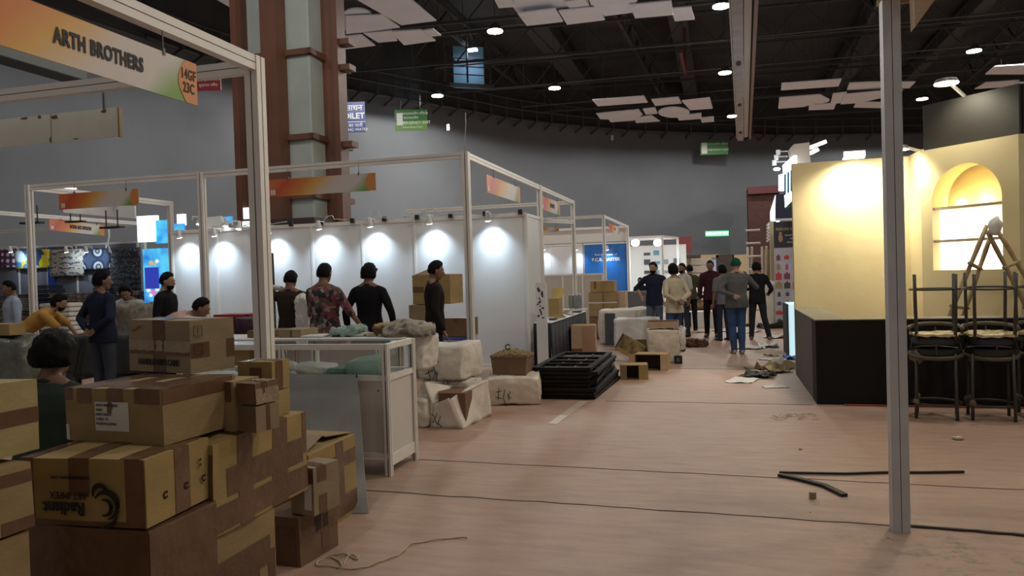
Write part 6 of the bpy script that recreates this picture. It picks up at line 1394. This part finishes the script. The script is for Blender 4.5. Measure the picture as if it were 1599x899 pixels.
# ================================================================== PEOPLE
SKIN = mat('skin', (.20, .105, .065), .55, var=.06); SKIN2 = mat('skin_light', (.34, .20, .13), .55, var=.05)
HAIR = mat('hair_black', (.004, .0035, .0035), .65, bump=.35, bscale=160, spec=.15); EYEW = mat('eye_white', (.6, .58, .55), .3); LIP = mat('lips', (.16, .065, .05), .5)
def cloth(key, col, k=.12, **kw): return mat('cloth_' + key, col, .92, var=k, vscale=5, bump=.35, bscale=9, spec=.12, **kw)
def remesh(bm, vox, smooth=3, disp=0, seed=0, inside=None):
    me = bpy.data.meshes.new('tmp'); bm.to_mesh(me); bm.free()
    o = bpy.data.objects.new('tmp', me); COL.objects.link(o)
    m = o.modifiers.new('r', 'REMESH'); m.mode = 'VOXEL'; m.voxel_size = vox
    m = o.modifiers.new('s', 'SMOOTH'); m.factor = .5; m.iterations = smooth
    dg = bpy.context.evaluated_depsgraph_get(); dg.update()
    out = bpy.data.meshes.new_from_object(o.evaluated_get(dg))
    bpy.data.objects.remove(o); bpy.data.meshes.remove(me)
    b2 = bmesh.new(); b2.from_mesh(out); bpy.data.meshes.remove(out)
    if disp:
        for v in b2.verts:
            n_ = noise.noise(Vector((v.co.x * 7 + seed, v.co.y * 7, v.co.z * 5))) + .5 * noise.noise(Vector((v.co.x * 19 + seed, v.co.y * 19, v.co.z * 9)))
            v.co += v.normal * n_ * disp
    return b2
def rcone(bm, a, b_, ra, rb, seg=14):
    a = Vector(a); b_ = Vector(b_)
    sph(bm, a, ra, sub=2); sph(bm, b_, rb, sub=2)
    if (b_ - a).length > 1e-4: cyl(bm, a, b_, ra, rb, seg)
def chain(bm, pts, rads):
    for i in range(len(pts) - 1): rcone(bm, pts[i], pts[i + 1], rads[i], rads[i + 1])
def loft(bm, rings, seg=20):
    """rings: (centre, half width, half depth, rotation matrix)"""
    prev = None; first = None
    for c, rx, ry, M in rings:
        q = []
        for k in range(seg):
            a = 2 * math.pi * k / seg; cx, sy = math.cos(a), math.sin(a)
            cx = math.copysign(abs(cx) ** .85, cx); sy = math.copysign(abs(sy) ** .85, sy)
            q.append(bm.verts.new(Vector(c) + M @ Vector((cx * rx, sy * ry, 0))))
        if prev:
            for k in range(seg): bm.faces.new((prev[k], prev[(k + 1) % seg], q[(k + 1) % seg], q[k]))
        else: first = q
        prev = q
    bm.faces.new(first[::-1]); bm.faces.new(prev)
def hand(bm, wrist, elbow, r, palm_n, curl=.5, side=1):
    """palm with five separate bent fingers continuing the forearm"""
    w = Vector(wrist); d = (w - Vector(elbow)).normalized(); n = Vector(palm_n); n = (n - d * n.dot(d)).normalized(); s = d.cross(n).normalized() * side
    pc = w + d * .05
    loft(bm, [(w, .024 * r, .019 * r, Matrix((s, n, d)).transposed()), (w + d * .04 * r, .038 * r, .016 * r, Matrix((s, n, d)).transposed()), (w + d * .088 * r, .040 * r, .013 * r, Matrix((s, n, d)).transposed())], 12)
    for k, (o_, L) in enumerate(((-.029, .060), (-.010, .074), (.010, .080), (.029, .072))):
        p = w + (d * .084 + s * o_) * r; pts = [p]; ang = 0
        for seg_, f_ in enumerate((.45, .32, .23)):
            ang += curl * (.5 if seg_ == 0 else 1.0); p = p + (d * math.cos(ang) + n * math.sin(ang)) * L * f_ * r; pts.append(p)
        chain(bm, pts, [.0095 * r, .009 * r, .0085 * r, .0075 * r])
    p = w + (d * .025 + s * .030) * r; q = p + (d * .032 + s * .026 + n * .014) * r; e = q + (d * .030 + s * .006 + n * .016) * r
    chain(bm, [p, q, e], [.013 * r, .011 * r, .009 * r])
def person(label, loc, face, h=1.72, lean=0, bend=0, arms=None, legs=None, head=(0, 0), hipz=None, shirt='long', smat=None, pmat=None, skin=None, hairstyle='short', beard=False, shoes=BLACK,
           build=1.0, hem=.0, hatmat=None, vest=None, curl=.5, palms=((0, 1, 0), (0, 1, 0)), detail=.0085, scarf=None, hands=True):
    """face: heading in degrees, 0 looks along +Y, positive turns left; local x right, y forward"""
    skin = skin or SKIN
    s = h / 1.72; hz = (hipz if hipz is not None else .93 * s)
    t = thing('person', label, 'person', (loc[0], loc[1], loc[2] if len(loc) > 2 else 0), R(face))
    HP = Vector((0, 0, hz)); RL = Matrix.Rotation(R(-lean), 3, 'X'); RB = Matrix.Rotation(R(-lean - bend), 3, 'X')
    W = HP + RL @ Vector((0, 0, .17 * s)); Cc = W + RB @ Vector((0, 0, .20 * s)); SH = Cc + RB @ Vector((0, -.005, .13 * s)); NK = SH + RB @ Vector((0, -.01, .055 * s))
    RH = Matrix.Rotation(R(head[1]), 3, 'Z') @ Matrix.Rotation(R(-head[0]), 3, 'X')
    HC = NK + (RB.lerp(Matrix.Identity(3), .45) @ Vector((0, .02, .07 * s))) + RH @ Vector((0, .018, .055)) * s
    g = build
    sw = .185 * s * (0.9 + .1 * g)
    A = {}
    for i, sx in enumerate((-1, 1)):
        sp = SH + RB @ Vector((sx * sw, 0, -.048 * s))
        if arms and arms[i]: el, wr = (Vector(arms[i][0]) * s, Vector(arms[i][1]) * s)
        else: el = sp + Vector((sx * .05, -.02, -.28)) * s; wr = el + Vector((sx * .0, .06, -.24)) * s
        # keep the real bone lengths
        u = (el - sp); el = sp + u.normalized() * .285 * s; u = wr - el; wr = el + u.normalized() * .25 * s
        A[sx] = (sp, el, wr)
    LG = {}
    for i, sx in enumerate((-1, 1)):
        hp = HP + Vector((sx * .088 * s, 0, -.03 * s))
        if legs and legs[i]: kn, an = Vector(legs[i][0]) * s, Vector(legs[i][1]) * s
        else: kn = Vector((sx * .10, .015, .50)) * s; an = Vector((sx * .11, -.02, .085)) * s
        LG[sx] = (hp, kn, an)
    def torso(bm, e, low=-.06, gm=1.0):
        I = Matrix.Identity(3)
        rings = [(HP + Vector((0, 0, low * s)), (.150 * gm * g + e) * s, (.105 * gm * g + e) * s, I), (HP + Vector((0, 0, .03 * s)), (.160 * g + e) * s, (.112 * g + e) * s, RL), (W, (.142 * g + e) * s, (.098 * g + e) * s, RL), (Cc, (.165 * g + e) * s, (.112 * g + e) * s, RB), (SH + RB @ Vector((0, 0, -.035 * s)), (.165 * g + e) * s, (.092 * g + e) * s, RB), (SH + RB @ Vector((0, -.005, .025 * s)), (.085 * g + e) * s, (.062 + e) * s, RB)]
        loft(bm, rings)
    # ---- body
    bm = B(); torso(bm, -.012)
    chain(bm, [SH + RB @ Vector((0, -.005, 0)), NK, HC + RH @ Vector((0, -.02, -.06)) * s], [.062 * s, .055 * s, .055 * s])
    for i, sx in enumerate((-1, 1)):
        rcone(bm, NK + RB @ Vector((sx * .02, -.012, -.01)) * s, A[sx][0], .048 * s, .045 * s)
        sp, el, wr = A[sx]; chain(bm, [sp, sp.lerp(el, .4), el, el.lerp(wr, .35), wr], [.050 * s, .043 * s, .034 * s, .033 * s, .0225 * s])
        if hands: hand(bm, wr, el, s, palms[i], curl, side=-sx)
        hp, kn, an = LG[sx]; chain(bm, [hp, kn, kn.lerp(an, .3), an], [.080 * s, .052 * s, .052 * s, .034 * s])
        rcone(bm, an, an + Vector((0, .10 * s, -.045 * s)), .034 * s, .024 * s)
    MH = RH.to_4x4()
    sph(bm, HC, s, (.074, .092, .105), 3, MH)
    sph(bm, HC + RH @ Vector((0, .025, -.045)) * s, s, (.056, .062, .070), 3, MH)             # jaw
    sph(bm, HC + RH @ Vector((0, .062, -.088)) * s, s, (.026, .022, .020), 2, MH)             # chin
    chain(bm, [HC + RH @ Vector((0, .085, .012)) * s, HC + RH @ Vector((0, .104, -.030)) * s], [.009 * s, .0155 * s])   # nose
    chain(bm, [HC + RH @ Vector((-.030, .084, .022)) * s, HC + RH @ Vector((.030, .084, .022)) * s], [.011 * s, .011 * s])   # brow
    for sx in (-1, 1): sph(bm, HC + RH @ Vector((sx * .077, -.004, -.008)) * s, s, (.010, .020, .032), 2, MH)   # ears
    b2 = remesh(bm, detail, 2); obj('body', b2, skin, t, smooth=True)
    # ---- face details
    for sx in (-1, 1):
        bm = B(); sph(bm, HC + RH @ Vector((sx * .030, .083, .004)) * s, s, (.013, .008, .007), 2, MH); e_ = obj('eye', bm, EYEW, t, smooth=True)
        bm = B(); sph(bm, HC + RH @ Vector((sx * .030, .090, .004)) * s, s, (.006, .004, .006), 2, MH); obj('iris', bm, INK, e_, smooth=True)
    bm = B(); sph(bm, HC + RH @ Vector((0, .093, -.056)) * s, s, (.022, .008, .007), 2, MH); obj('mouth', bm, LIP, t, smooth=True)
    for sx in (-1, 1):
        bm = B(); sph(bm, HC + RH @ Vector((sx * .030, .092, .024)) * s, s, (.019, .006, .004), 1, MH); obj('eyebrow', bm, HAIR, t, smooth=True)
    # ---- hair / headwear
    bm = B(); bmesh.ops.create_icosphere(bm, subdivisions=4, radius=1)
    vol = {'short': .010, 'thick': .026, 'crop': .004, 'messy': .026, 'curly': .034}.get(hairstyle, .010)
    low = {'short': -.62, 'thick': -.82, 'crop': -.50, 'messy': -.74, 'curly': -.70}.get(hairstyle, -.62)
    sd = sum(map(ord, label)) % 50
    for v in bm.verts:
        n_ = v.co.normalized(); front = n_.y
        lim = lerp(low, .52, max(0, min(1, (front + .15) / .75)))     # hairline: high in front, low behind
        if abs(n_.x) > .6 and n_.y > -.05: lim = max(lim, .02)
        k = max(0, min(1, (n_.z - lim) / .30))
        base = Vector((n_.x * .076, n_.y * .094, n_.z * .107))
        rough = noise.noise(n_ * (6 if hairstyle in ('messy', 'curly') else 9) + Vector((sd, 0, 0)))
        v.co = base * (1 - .22 * (1 - k)) + n_ * (vol + .006 + (.018 if hairstyle in ('messy', 'curly') else .006) * rough) * k
        v.co += Vector((0, 0, .010)) * k * max(0, n_.z)
    bm.transform(Matrix.Translation(HC) @ MH @ Matrix.Diagonal((s, s, s, 1)))
    if hatmat:
        bm.free(); bm = B(); bmesh.ops.create_icosphere(bm, subdivisions=4, radius=1)
        for v in bm.verts:
            n_ = v.co.normalized(); lim = lerp(-.25, .22, max(0, min(1, (n_.y + .4) / 1.2))); k = max(0, min(1, (n_.z - lim) / .14))
            band = .010 * math.exp(-((n_.z - lim - .18) / .12) ** 2); v.co = Vector((n_.x * .078, n_.y * .096, n_.z * .108)) * (1 - .25 * (1 - k)) + n_ * (.014 + band + .005 * math.sin(n_.z * 30 + n_.x * 6)) * k + Vector((0, -.006, .012)) * k * max(0, n_.z)
        bm.transform(Matrix.Translation(HC) @ MH @ Matrix.Diagonal((s, s, s, 1))); obj('cap', bm, hatmat, t, smooth=True)
    else: obj('hair', bm, HAIR, t, smooth=True)
    if beard:
        bm = B(); bmesh.ops.create_icosphere(bm, subdivisions=4, radius=1)
        for v in bm.verts:
            n_ = v.co.normalized(); k = max(0, min(1, (n_.y + .15) / .25)) * max(0, min(1, (-.12 - n_.z) / .18)); mo = math.exp(-((n_.x / .28) ** 2 + ((n_.z + .50) / .10) ** 2)) if n_.y > .5 else 0
            v.co = Vector((n_.x * .060, n_.y * .068, n_.z * .078)) * (1 - .25 * (1 - k)) + n_ * .010 * k * (1 - mo)
        bm.transform(Matrix.Translation(HC + RH @ Vector((0, .025, -.040)) * s) @ MH @ Matrix.Diagonal((s, s, s, 1))); obj('beard', bm, HAIR, t, smooth=True)
    # ---- trousers
    bm = B(); loft(bm, [(HP + Vector((0, 0, -.10 * s)), (.150 * g) * s, .110 * g * s, Matrix.Identity(3)), (HP + Vector((0, 0, -.02 * s)), (.166 * g) * s, (.118 * g) * s, Matrix.Identity(3)), (HP + RL @ Vector((0, 0, .07 * s)), (.160 * g) * s, (.112 * g) * s, RL)])
    for sx in (-1, 1):
        hp, kn, an = LG[sx]; lo = an + Vector((0, 0, -.02 * s)); chain(bm, [hp + Vector((0, 0, .0)), kn, kn.lerp(lo, .5), lo], [.096 * s * (.8 + .2 * g), .070 * s, .064 * s, .056 * s])
    b2 = remesh(bm, .013, 3, .006, sd); obj('trousers', b2, pmat or cloth('trousers_dark', (.02, .02, .025)), t, smooth=True)
    # ---- shoes
    for sx in (-1, 1):
        an = LG[sx][2]; bm = B(); f = Vector((an.x, an.y, 0)); z0 = an.z - .085 * s
        loft(bm, [(f + Vector((0, -.065 * s, .035 * s + z0)), .028 * s, .032 * s, Matrix.Rotation(R(-90), 3, 'X')), (f + Vector((0, -.03 * s, .045 * s + z0)), .040 * s, .044 * s, Matrix.Rotation(R(-90), 3, 'X')), (f + Vector((sx * .004, .06 * s, .036 * s + z0)), .042 * s, .035 * s, Matrix.Rotation(R(-90), 3, 'X')), (f + Vector((sx * .01, .14 * s, .026 * s + z0)), .044 * s, .025 * s, Matrix.Rotation(R(-90), 3, 'X')), (f + Vector((sx * .012, .19 * s, .018 * s + z0)), .028 * s, .016 * s, Matrix.Rotation(R(-90), 3, 'X'))], 16)
        obj('shoe', bm, shoes, t, smooth=True)
    # ---- shirt
    bm = B(); torso(bm, .014, low=-.10 - hem, gm=1.12 + hem)
    for sx in (-1, 1):
        sp, el, wr = A[sx]
        rcone(bm, SH + RB @ Vector((sx * .045, -.012, .022)) * s, sp, .050 * s, .060 * s)
        if shirt == 'long': chain(bm, [sp, sp.lerp(el, .5), el, el.lerp(wr, .5), el.lerp(wr, .93)], [.062 * s, .056 * s, .049 * s, .045 * s, .036 * s])
        elif shirt == 'half': chain(bm, [sp, sp.lerp(el, .5), sp.lerp(el, .85)], [.067 * s, .062 * s, .060 * s])
        elif shirt == 'rolled': chain(bm, [sp, sp.lerp(el, .5), el, el.lerp(wr, .18)], [.066 * s, .058 * s, .050 * s, .046 * s])
    b2 = remesh(bm, .0115, 3, .007, sd + 3); obj('shirt', b2, smat or cloth('grey', (.2, .2, .2)), t, smooth=True)
    bm = B(); q = SH + RB @ Vector((0, -.004, .042 * s)); ring(bm, (0, 0, 0), .062 * s, .012 * s, 20); bm.transform(Matrix.Translation(q) @ RB.to_4x4()); obj('collar', bm, scarf or smat or BLACK, t, smooth=True)
    return t
# heading: the world direction a person faces. 0 = away down the hall (+Y)
def at(px, Y): p = PY(px, 430, Y); return (p.x, Y, 0)
def grd(px, py): p = Pz(px, py, 0); return (p.x, p.y, 0)
NAVY = cloth('navy', (.018, .022, .045)); BLK = cloth('black', (.012, .012, .014)); JEAN = cloth('jeans', (.045, .085, .20), .25); JEAN2 = cloth('jeans_grey', (.09, .12, .17), .2)
# person crouching behind the near pile
person('person with black hair sitting low behind the left cartons, seen from behind, dark green shirt', (Pd(65, 560, 4.15).x, Pd(65, 560, 4.15).y, 0), 12, 1.72, lean=8, hipz=.52, shirt='half', smat=cloth('dark_green', (.035, .05, .04)), hairstyle='curly', head=(4, 0),
    legs=(((-.16, .40, .50), (-.15, .32, .09)), ((.16, .40, .50), (.15, .32, .09))), arms=(((-.28, .05, .80), (-.22, .26, .66)), ((.28, .05, .80), (.22, .26, .66))), build=1.1)
bm = B(); q = Pd(65, 560, 4.15); box(bm, (q.x, q.y - .02, .21), (.38, .34, .40)); bevel(bm, .01); obj('seat_crate', bm, CB4, label='low brown crate under the sitting person behind the left cartons', cat='crate')
# left side group
person('person in light blue shirt and dark trousers standing at the far left edge', at(17, 9.6), 150, 1.70, smat=cloth('lightblue', (.30, .36, .46)), shirt='long', pmat=BLK, head=(12, 5), beard=False, hem=-.04, build=1.08)
person('person in mustard orange shirt bending over the dark carpet with both arms down', at(30, 8.75), -62, 1.70, lean=48, bend=8, shirt='half', smat=cloth('mustard', (.42, .23, .06)), pmat=BLK, hairstyle='thick', head=(20, -5), beard=True, skin=SKIN2,
    arms=(((-.22, .62, .98), (-.24, .72, .76)), ((.16, .56, .98), (.12, .64, .76))))
person('person in navy jacket seen from behind with hands clasped behind the back', at(157, 8.0), -12, 1.76, smat=NAVY, pmat=cloth('slate_trousers', (.05, .06, .08)), hairstyle='messy', head=(5, -35),
    arms=(((-.30, -.10, 1.14), (-.06, -.17, .98)), ((.30, -.10, 1.14), (.02, -.19, .96))), palms=((0, -1, .3), (0, -1, .3)), curl=.7, build=1.08)
person('person in white shirt bowing the head in front of the light box', at(212, 10.5), 195, 1.68, lean=28, bend=10, shirt='half', smat=cloth('white', (.55, .55, .56)), pmat=BLK, hairstyle='thick', head=(28, 20),
    arms=(((-.25, .22, 1.10), (-.20, .42, .98)), ((.25, .22, 1.10), (.20, .42, .98))))
person('bearded person in black jacket looking right, standing left of the thin frame post', at(258, 8.8), -78, 1.73, smat=BLK, pmat=BLK, hairstyle='short', beard=True, skin=SKIN2, head=(6, 0), build=1.05)
person('person in pale pink shirt bending low behind the HANDLE WITH CARE carton', at(236, 7.5), -68, 1.70, lean=42, bend=26, shirt='half', smat=cloth('pink', (.50, .30, .25)), pmat=BLK, hairstyle='short', head=(25, 0),
    arms=(((-.22, .55, 1.05), (-.22, .60, .80)), ((.22, .55, 1.05), (.22, .60, .80))), build=1.08)
# group at the packing table, backs to the camera
mpat = mat('patterned_shirt', (.3, .1, .1), .9); nt, N, L, b = nodes_of(mpat)
tc = N.new('ShaderNodeTexCoord'); v = N.new('ShaderNodeTexVoronoi'); v.distance = 'CHEBYCHEV'; v.inputs['Scale'].default_value = 19; mp = N.new('ShaderNodeMapping'); mp.inputs['Rotation'].default_value = (0, R(25), 0); L.new(tc.outputs['Object'], mp.inputs[0]); L.new(mp.outputs[0], v.inputs[0])
sc_ = N.new('ShaderNodeSeparateColor'); L.new(v.outputs['Color'], sc_.inputs[0]); r = N.new('ShaderNodeValToRGB'); r.color_ramp.interpolation = 'CONSTANT'; e = r.color_ramp.elements
e[0].color = (.20, .05, .06, 1); e[1].position = .28; e[1].color = (.02, .02, .025, 1)
for p_, c_ in ((.48, (.30, .25, .22)), (.62, (.09, .09, .08)), (.78, (.28, .13, .13)), (.9, (.03, .03, .03))):
    q = e.new(p_); q.color = (*c_, 1)
w_ = N.new('ShaderNodeTexWave'); w_.inputs['Scale'].default_value = 22; L.new(v.outputs['Position'], w_.inputs[0]); L.new(mp.outputs[0], w_.inputs[0]); r3 = N.new('ShaderNodeMapRange'); r3.inputs[3].default_value = .45; r3.inputs[4].default_value = 1.25; L.new(w_.outputs['Fac'], r3.inputs[0])
L.new(sc_.outputs[0], r.inputs[0]); mx = N.new('ShaderNodeVectorMath'); mx.operation = 'SCALE'; L.new(r.outputs[0], mx.inputs[0]); L.new(r3.outputs[0], mx.inputs['Scale']); L.new(mx.outputs[0], b.inputs['Base Color'])
person('person in brown shirt raising the left arm beside the black board, seen from behind', at(452, 8.85), 12, 1.70, smat=cloth('brown', (.035, .026, .02)), pmat=cloth('navy_trousers', (.02, .025, .06)), shirt='rolled', hairstyle='short', head=(14, -10),
    arms=(((-.42, .10, 1.52), (-.52, .22, 1.46)), ((.34, .10, 1.16), (.26, .28, 1.10))), hem=-.06)
person('person in red, black and white patterned shirt seen from behind at the packing table', at(505, 8.4), -8, 1.765, smat=mpat, shirt='rolled', pmat=BLK, hairstyle='short', head=(4, 0), build=1.15,
    arms=(((-.24, .06, 1.15), (-.16, .26, 1.08)), ((.33, .02, 1.17), (.42, .16, .95))))
person('slim person in black shirt with upright tuft of hair, seen from behind', at(575, 9.0), 4, 1.745, smat=BLK, shirt='long', pmat=BLK, hairstyle='messy', head=(10, 0), hem=.0, skin=SKIN,
    arms=(((-.29, -.04, 1.16), (-.33, .05, .93)), ((.29, -.04, 1.16), (.32, .03, .93))))
person('person in dark clothes turned right, standing behind the white sack numbered 28', at(677, 9.0), -62, 1.765, smat=cloth('dark_brown', (.018, .014, .014)), shirt='long', pmat=cloth('black_trousers', (.012, .013, .018)), hairstyle='short', head=(12, -5), beard=False,
    arms=(((-.26, .0, 1.14), (-.26, .07, .90)), ((.26, -.02, 1.14), (.27, .06, .90))), legs=(((-.10, .06, .50), (-.12, .12, .085)), ((.10, -.04, .50), (.12, -.16, .085))))
bundle('plastic_sack', 'white plastic sack held between the brown shirt and the patterned shirt', (at(473, 8.75)[0], 8.75, .86), (.20, .16, .52), mat('plastic_white', (.7, .68, .64), .35, bump=.6), 0, 71, .03, 5, fine=.015)
bm = B(); cyl(bm, (at(430, 9.1)[0] - .13, 9.14, 1.50), (at(430, 9.1)[0] + .12, 9.05, 1.47), .035, seg=14); obj('paper_tube', bm, mpap, smooth='auto', label='white rolled paper tube in the raised hand of the person in brown', cat='tube')
# people in the aisle
person('bearded person in dark navy shirt and grey jeans facing the camera, hand on hip', at(1021, 16.0), 168, 1.72, smat=NAVY, pmat=JEAN2, hairstyle='short', beard=True, skin=SKIN2, shirt='rolled', head=(2, -6),
    arms=(((-.30, .0, 1.16), (-.30, .12, .94)), ((.44, -.06, 1.16), (.24, .08, .98))), build=1.02)
person('person in cream shirt and blue jeans turned away with hands joined behind', at(1052, 14.6), 38, 1.66, smat=cloth('cream', (.50, .45, .33)), pmat=JEAN, hairstyle='thick', head=(6, -15), shirt='long', hem=.06,
    arms=(((-.27, -.10, 1.14), (-.08, -.18, 1.02)), ((.27, -.10, 1.14), (.0, -.20, 1.0))), palms=((0, -1, .3), (0, -1, .3)), legs=(((-.10, .05, .50), (-.10, -.02, .085)), ((.13, .10, .50), (.20, .06, .085))))
person('person in pale printed T-shirt and dark trousers standing behind the cream shirt', (PY(1068, 500, 17.9).x, 17.9, 0), 135, 1.69, smat=cloth('pale_tee', (.48, .45, .40)), pmat=cloth('dark_jeans', (.035, .045, .06)), shirt='half', hairstyle='short', beard=True, head=(0, 15))
person('person in olive shirt seen from behind at the back of the aisle group', (PY(1079, 500, 19.4).x, 19.4, 0), 15, 1.66, smat=cloth('olive', (.05, .055, .025)), pmat=BLK, hairstyle='short', shirt='long')
person('tall person in maroon shirt facing the camera beside the person in the green cap', grd(1112, 526), 172, 1.74, smat=cloth('maroon', (.045, .014, .025)), pmat=BLK, hairstyle='crop', shirt='long', head=(8, 0), build=1.0)
person('person in grey T-shirt half hidden by the person in the green cap', (PY(1130, 500, 16.9).x, 16.9, 0), 30, 1.62, smat=cloth('midgrey', (.13, .13, .14)), pmat=cloth('dark_trousers2', (.025, .028, .05)), shirt='half', hairstyle='messy')
person('person in green knitted cap, grey sweater and blue jeans raising one hand to the face', grd(1152, 552), 12, 1.73, smat=cloth('grey_sweater', (.105, .105, .11)), pmat=JEAN, hatmat=cloth('green_cap', (.01, .075, .06)), shirt='long', head=(2, -25), build=1.18, skin=SKIN2, shoes=mat('shoe_tan', (.35, .27, .22), .6),
    arms=(((-.32, -.12, 1.15), (-.06, -.20, 1.05)), ((.38, .08, 1.19), (.22, .14, 1.44))), palms=((0, -1, .3), (-1, 0, 0)), curl=.9, legs=(((-.08, .02, .50), (-.06, .0, .085)), ((.08, .0, .50), (.07, -.05, .085))), hem=.0)
person('person in black clothes with one knee bent, standing before the far ladder', grd(1184, 530), -5, 1.66, smat=BLK, pmat=cloth('dark_grey_trousers', (.02, .022, .026)), hairstyle='messy', shirt='long', head=(8, 10), shoes=mat('shoe_grey', (.14, .12, .11), .7),
    arms=(((-.30, .06, 1.14), (-.18, .26, 1.12)), ((.30, .0, 1.14), (.24, .20, 1.02))), legs=(((-.12, .04, .50), (-.14, -.02, .085)), ((.14, .0, .50), (.24, -.04, .085))), build=1.05)
person('dark-clad person sitting at the grey desk behind the person in navy shirt', (PY(1001, 460, 25.2).x, 25.2, 0), 170, 1.66, smat=BLK, pmat=BLK, lean=5, hipz=.55, legs=(((-.12, .38, .52), (-.12, .35, .09)), ((.12, .38, .52), (.12, .35, .09))), detail=.012)
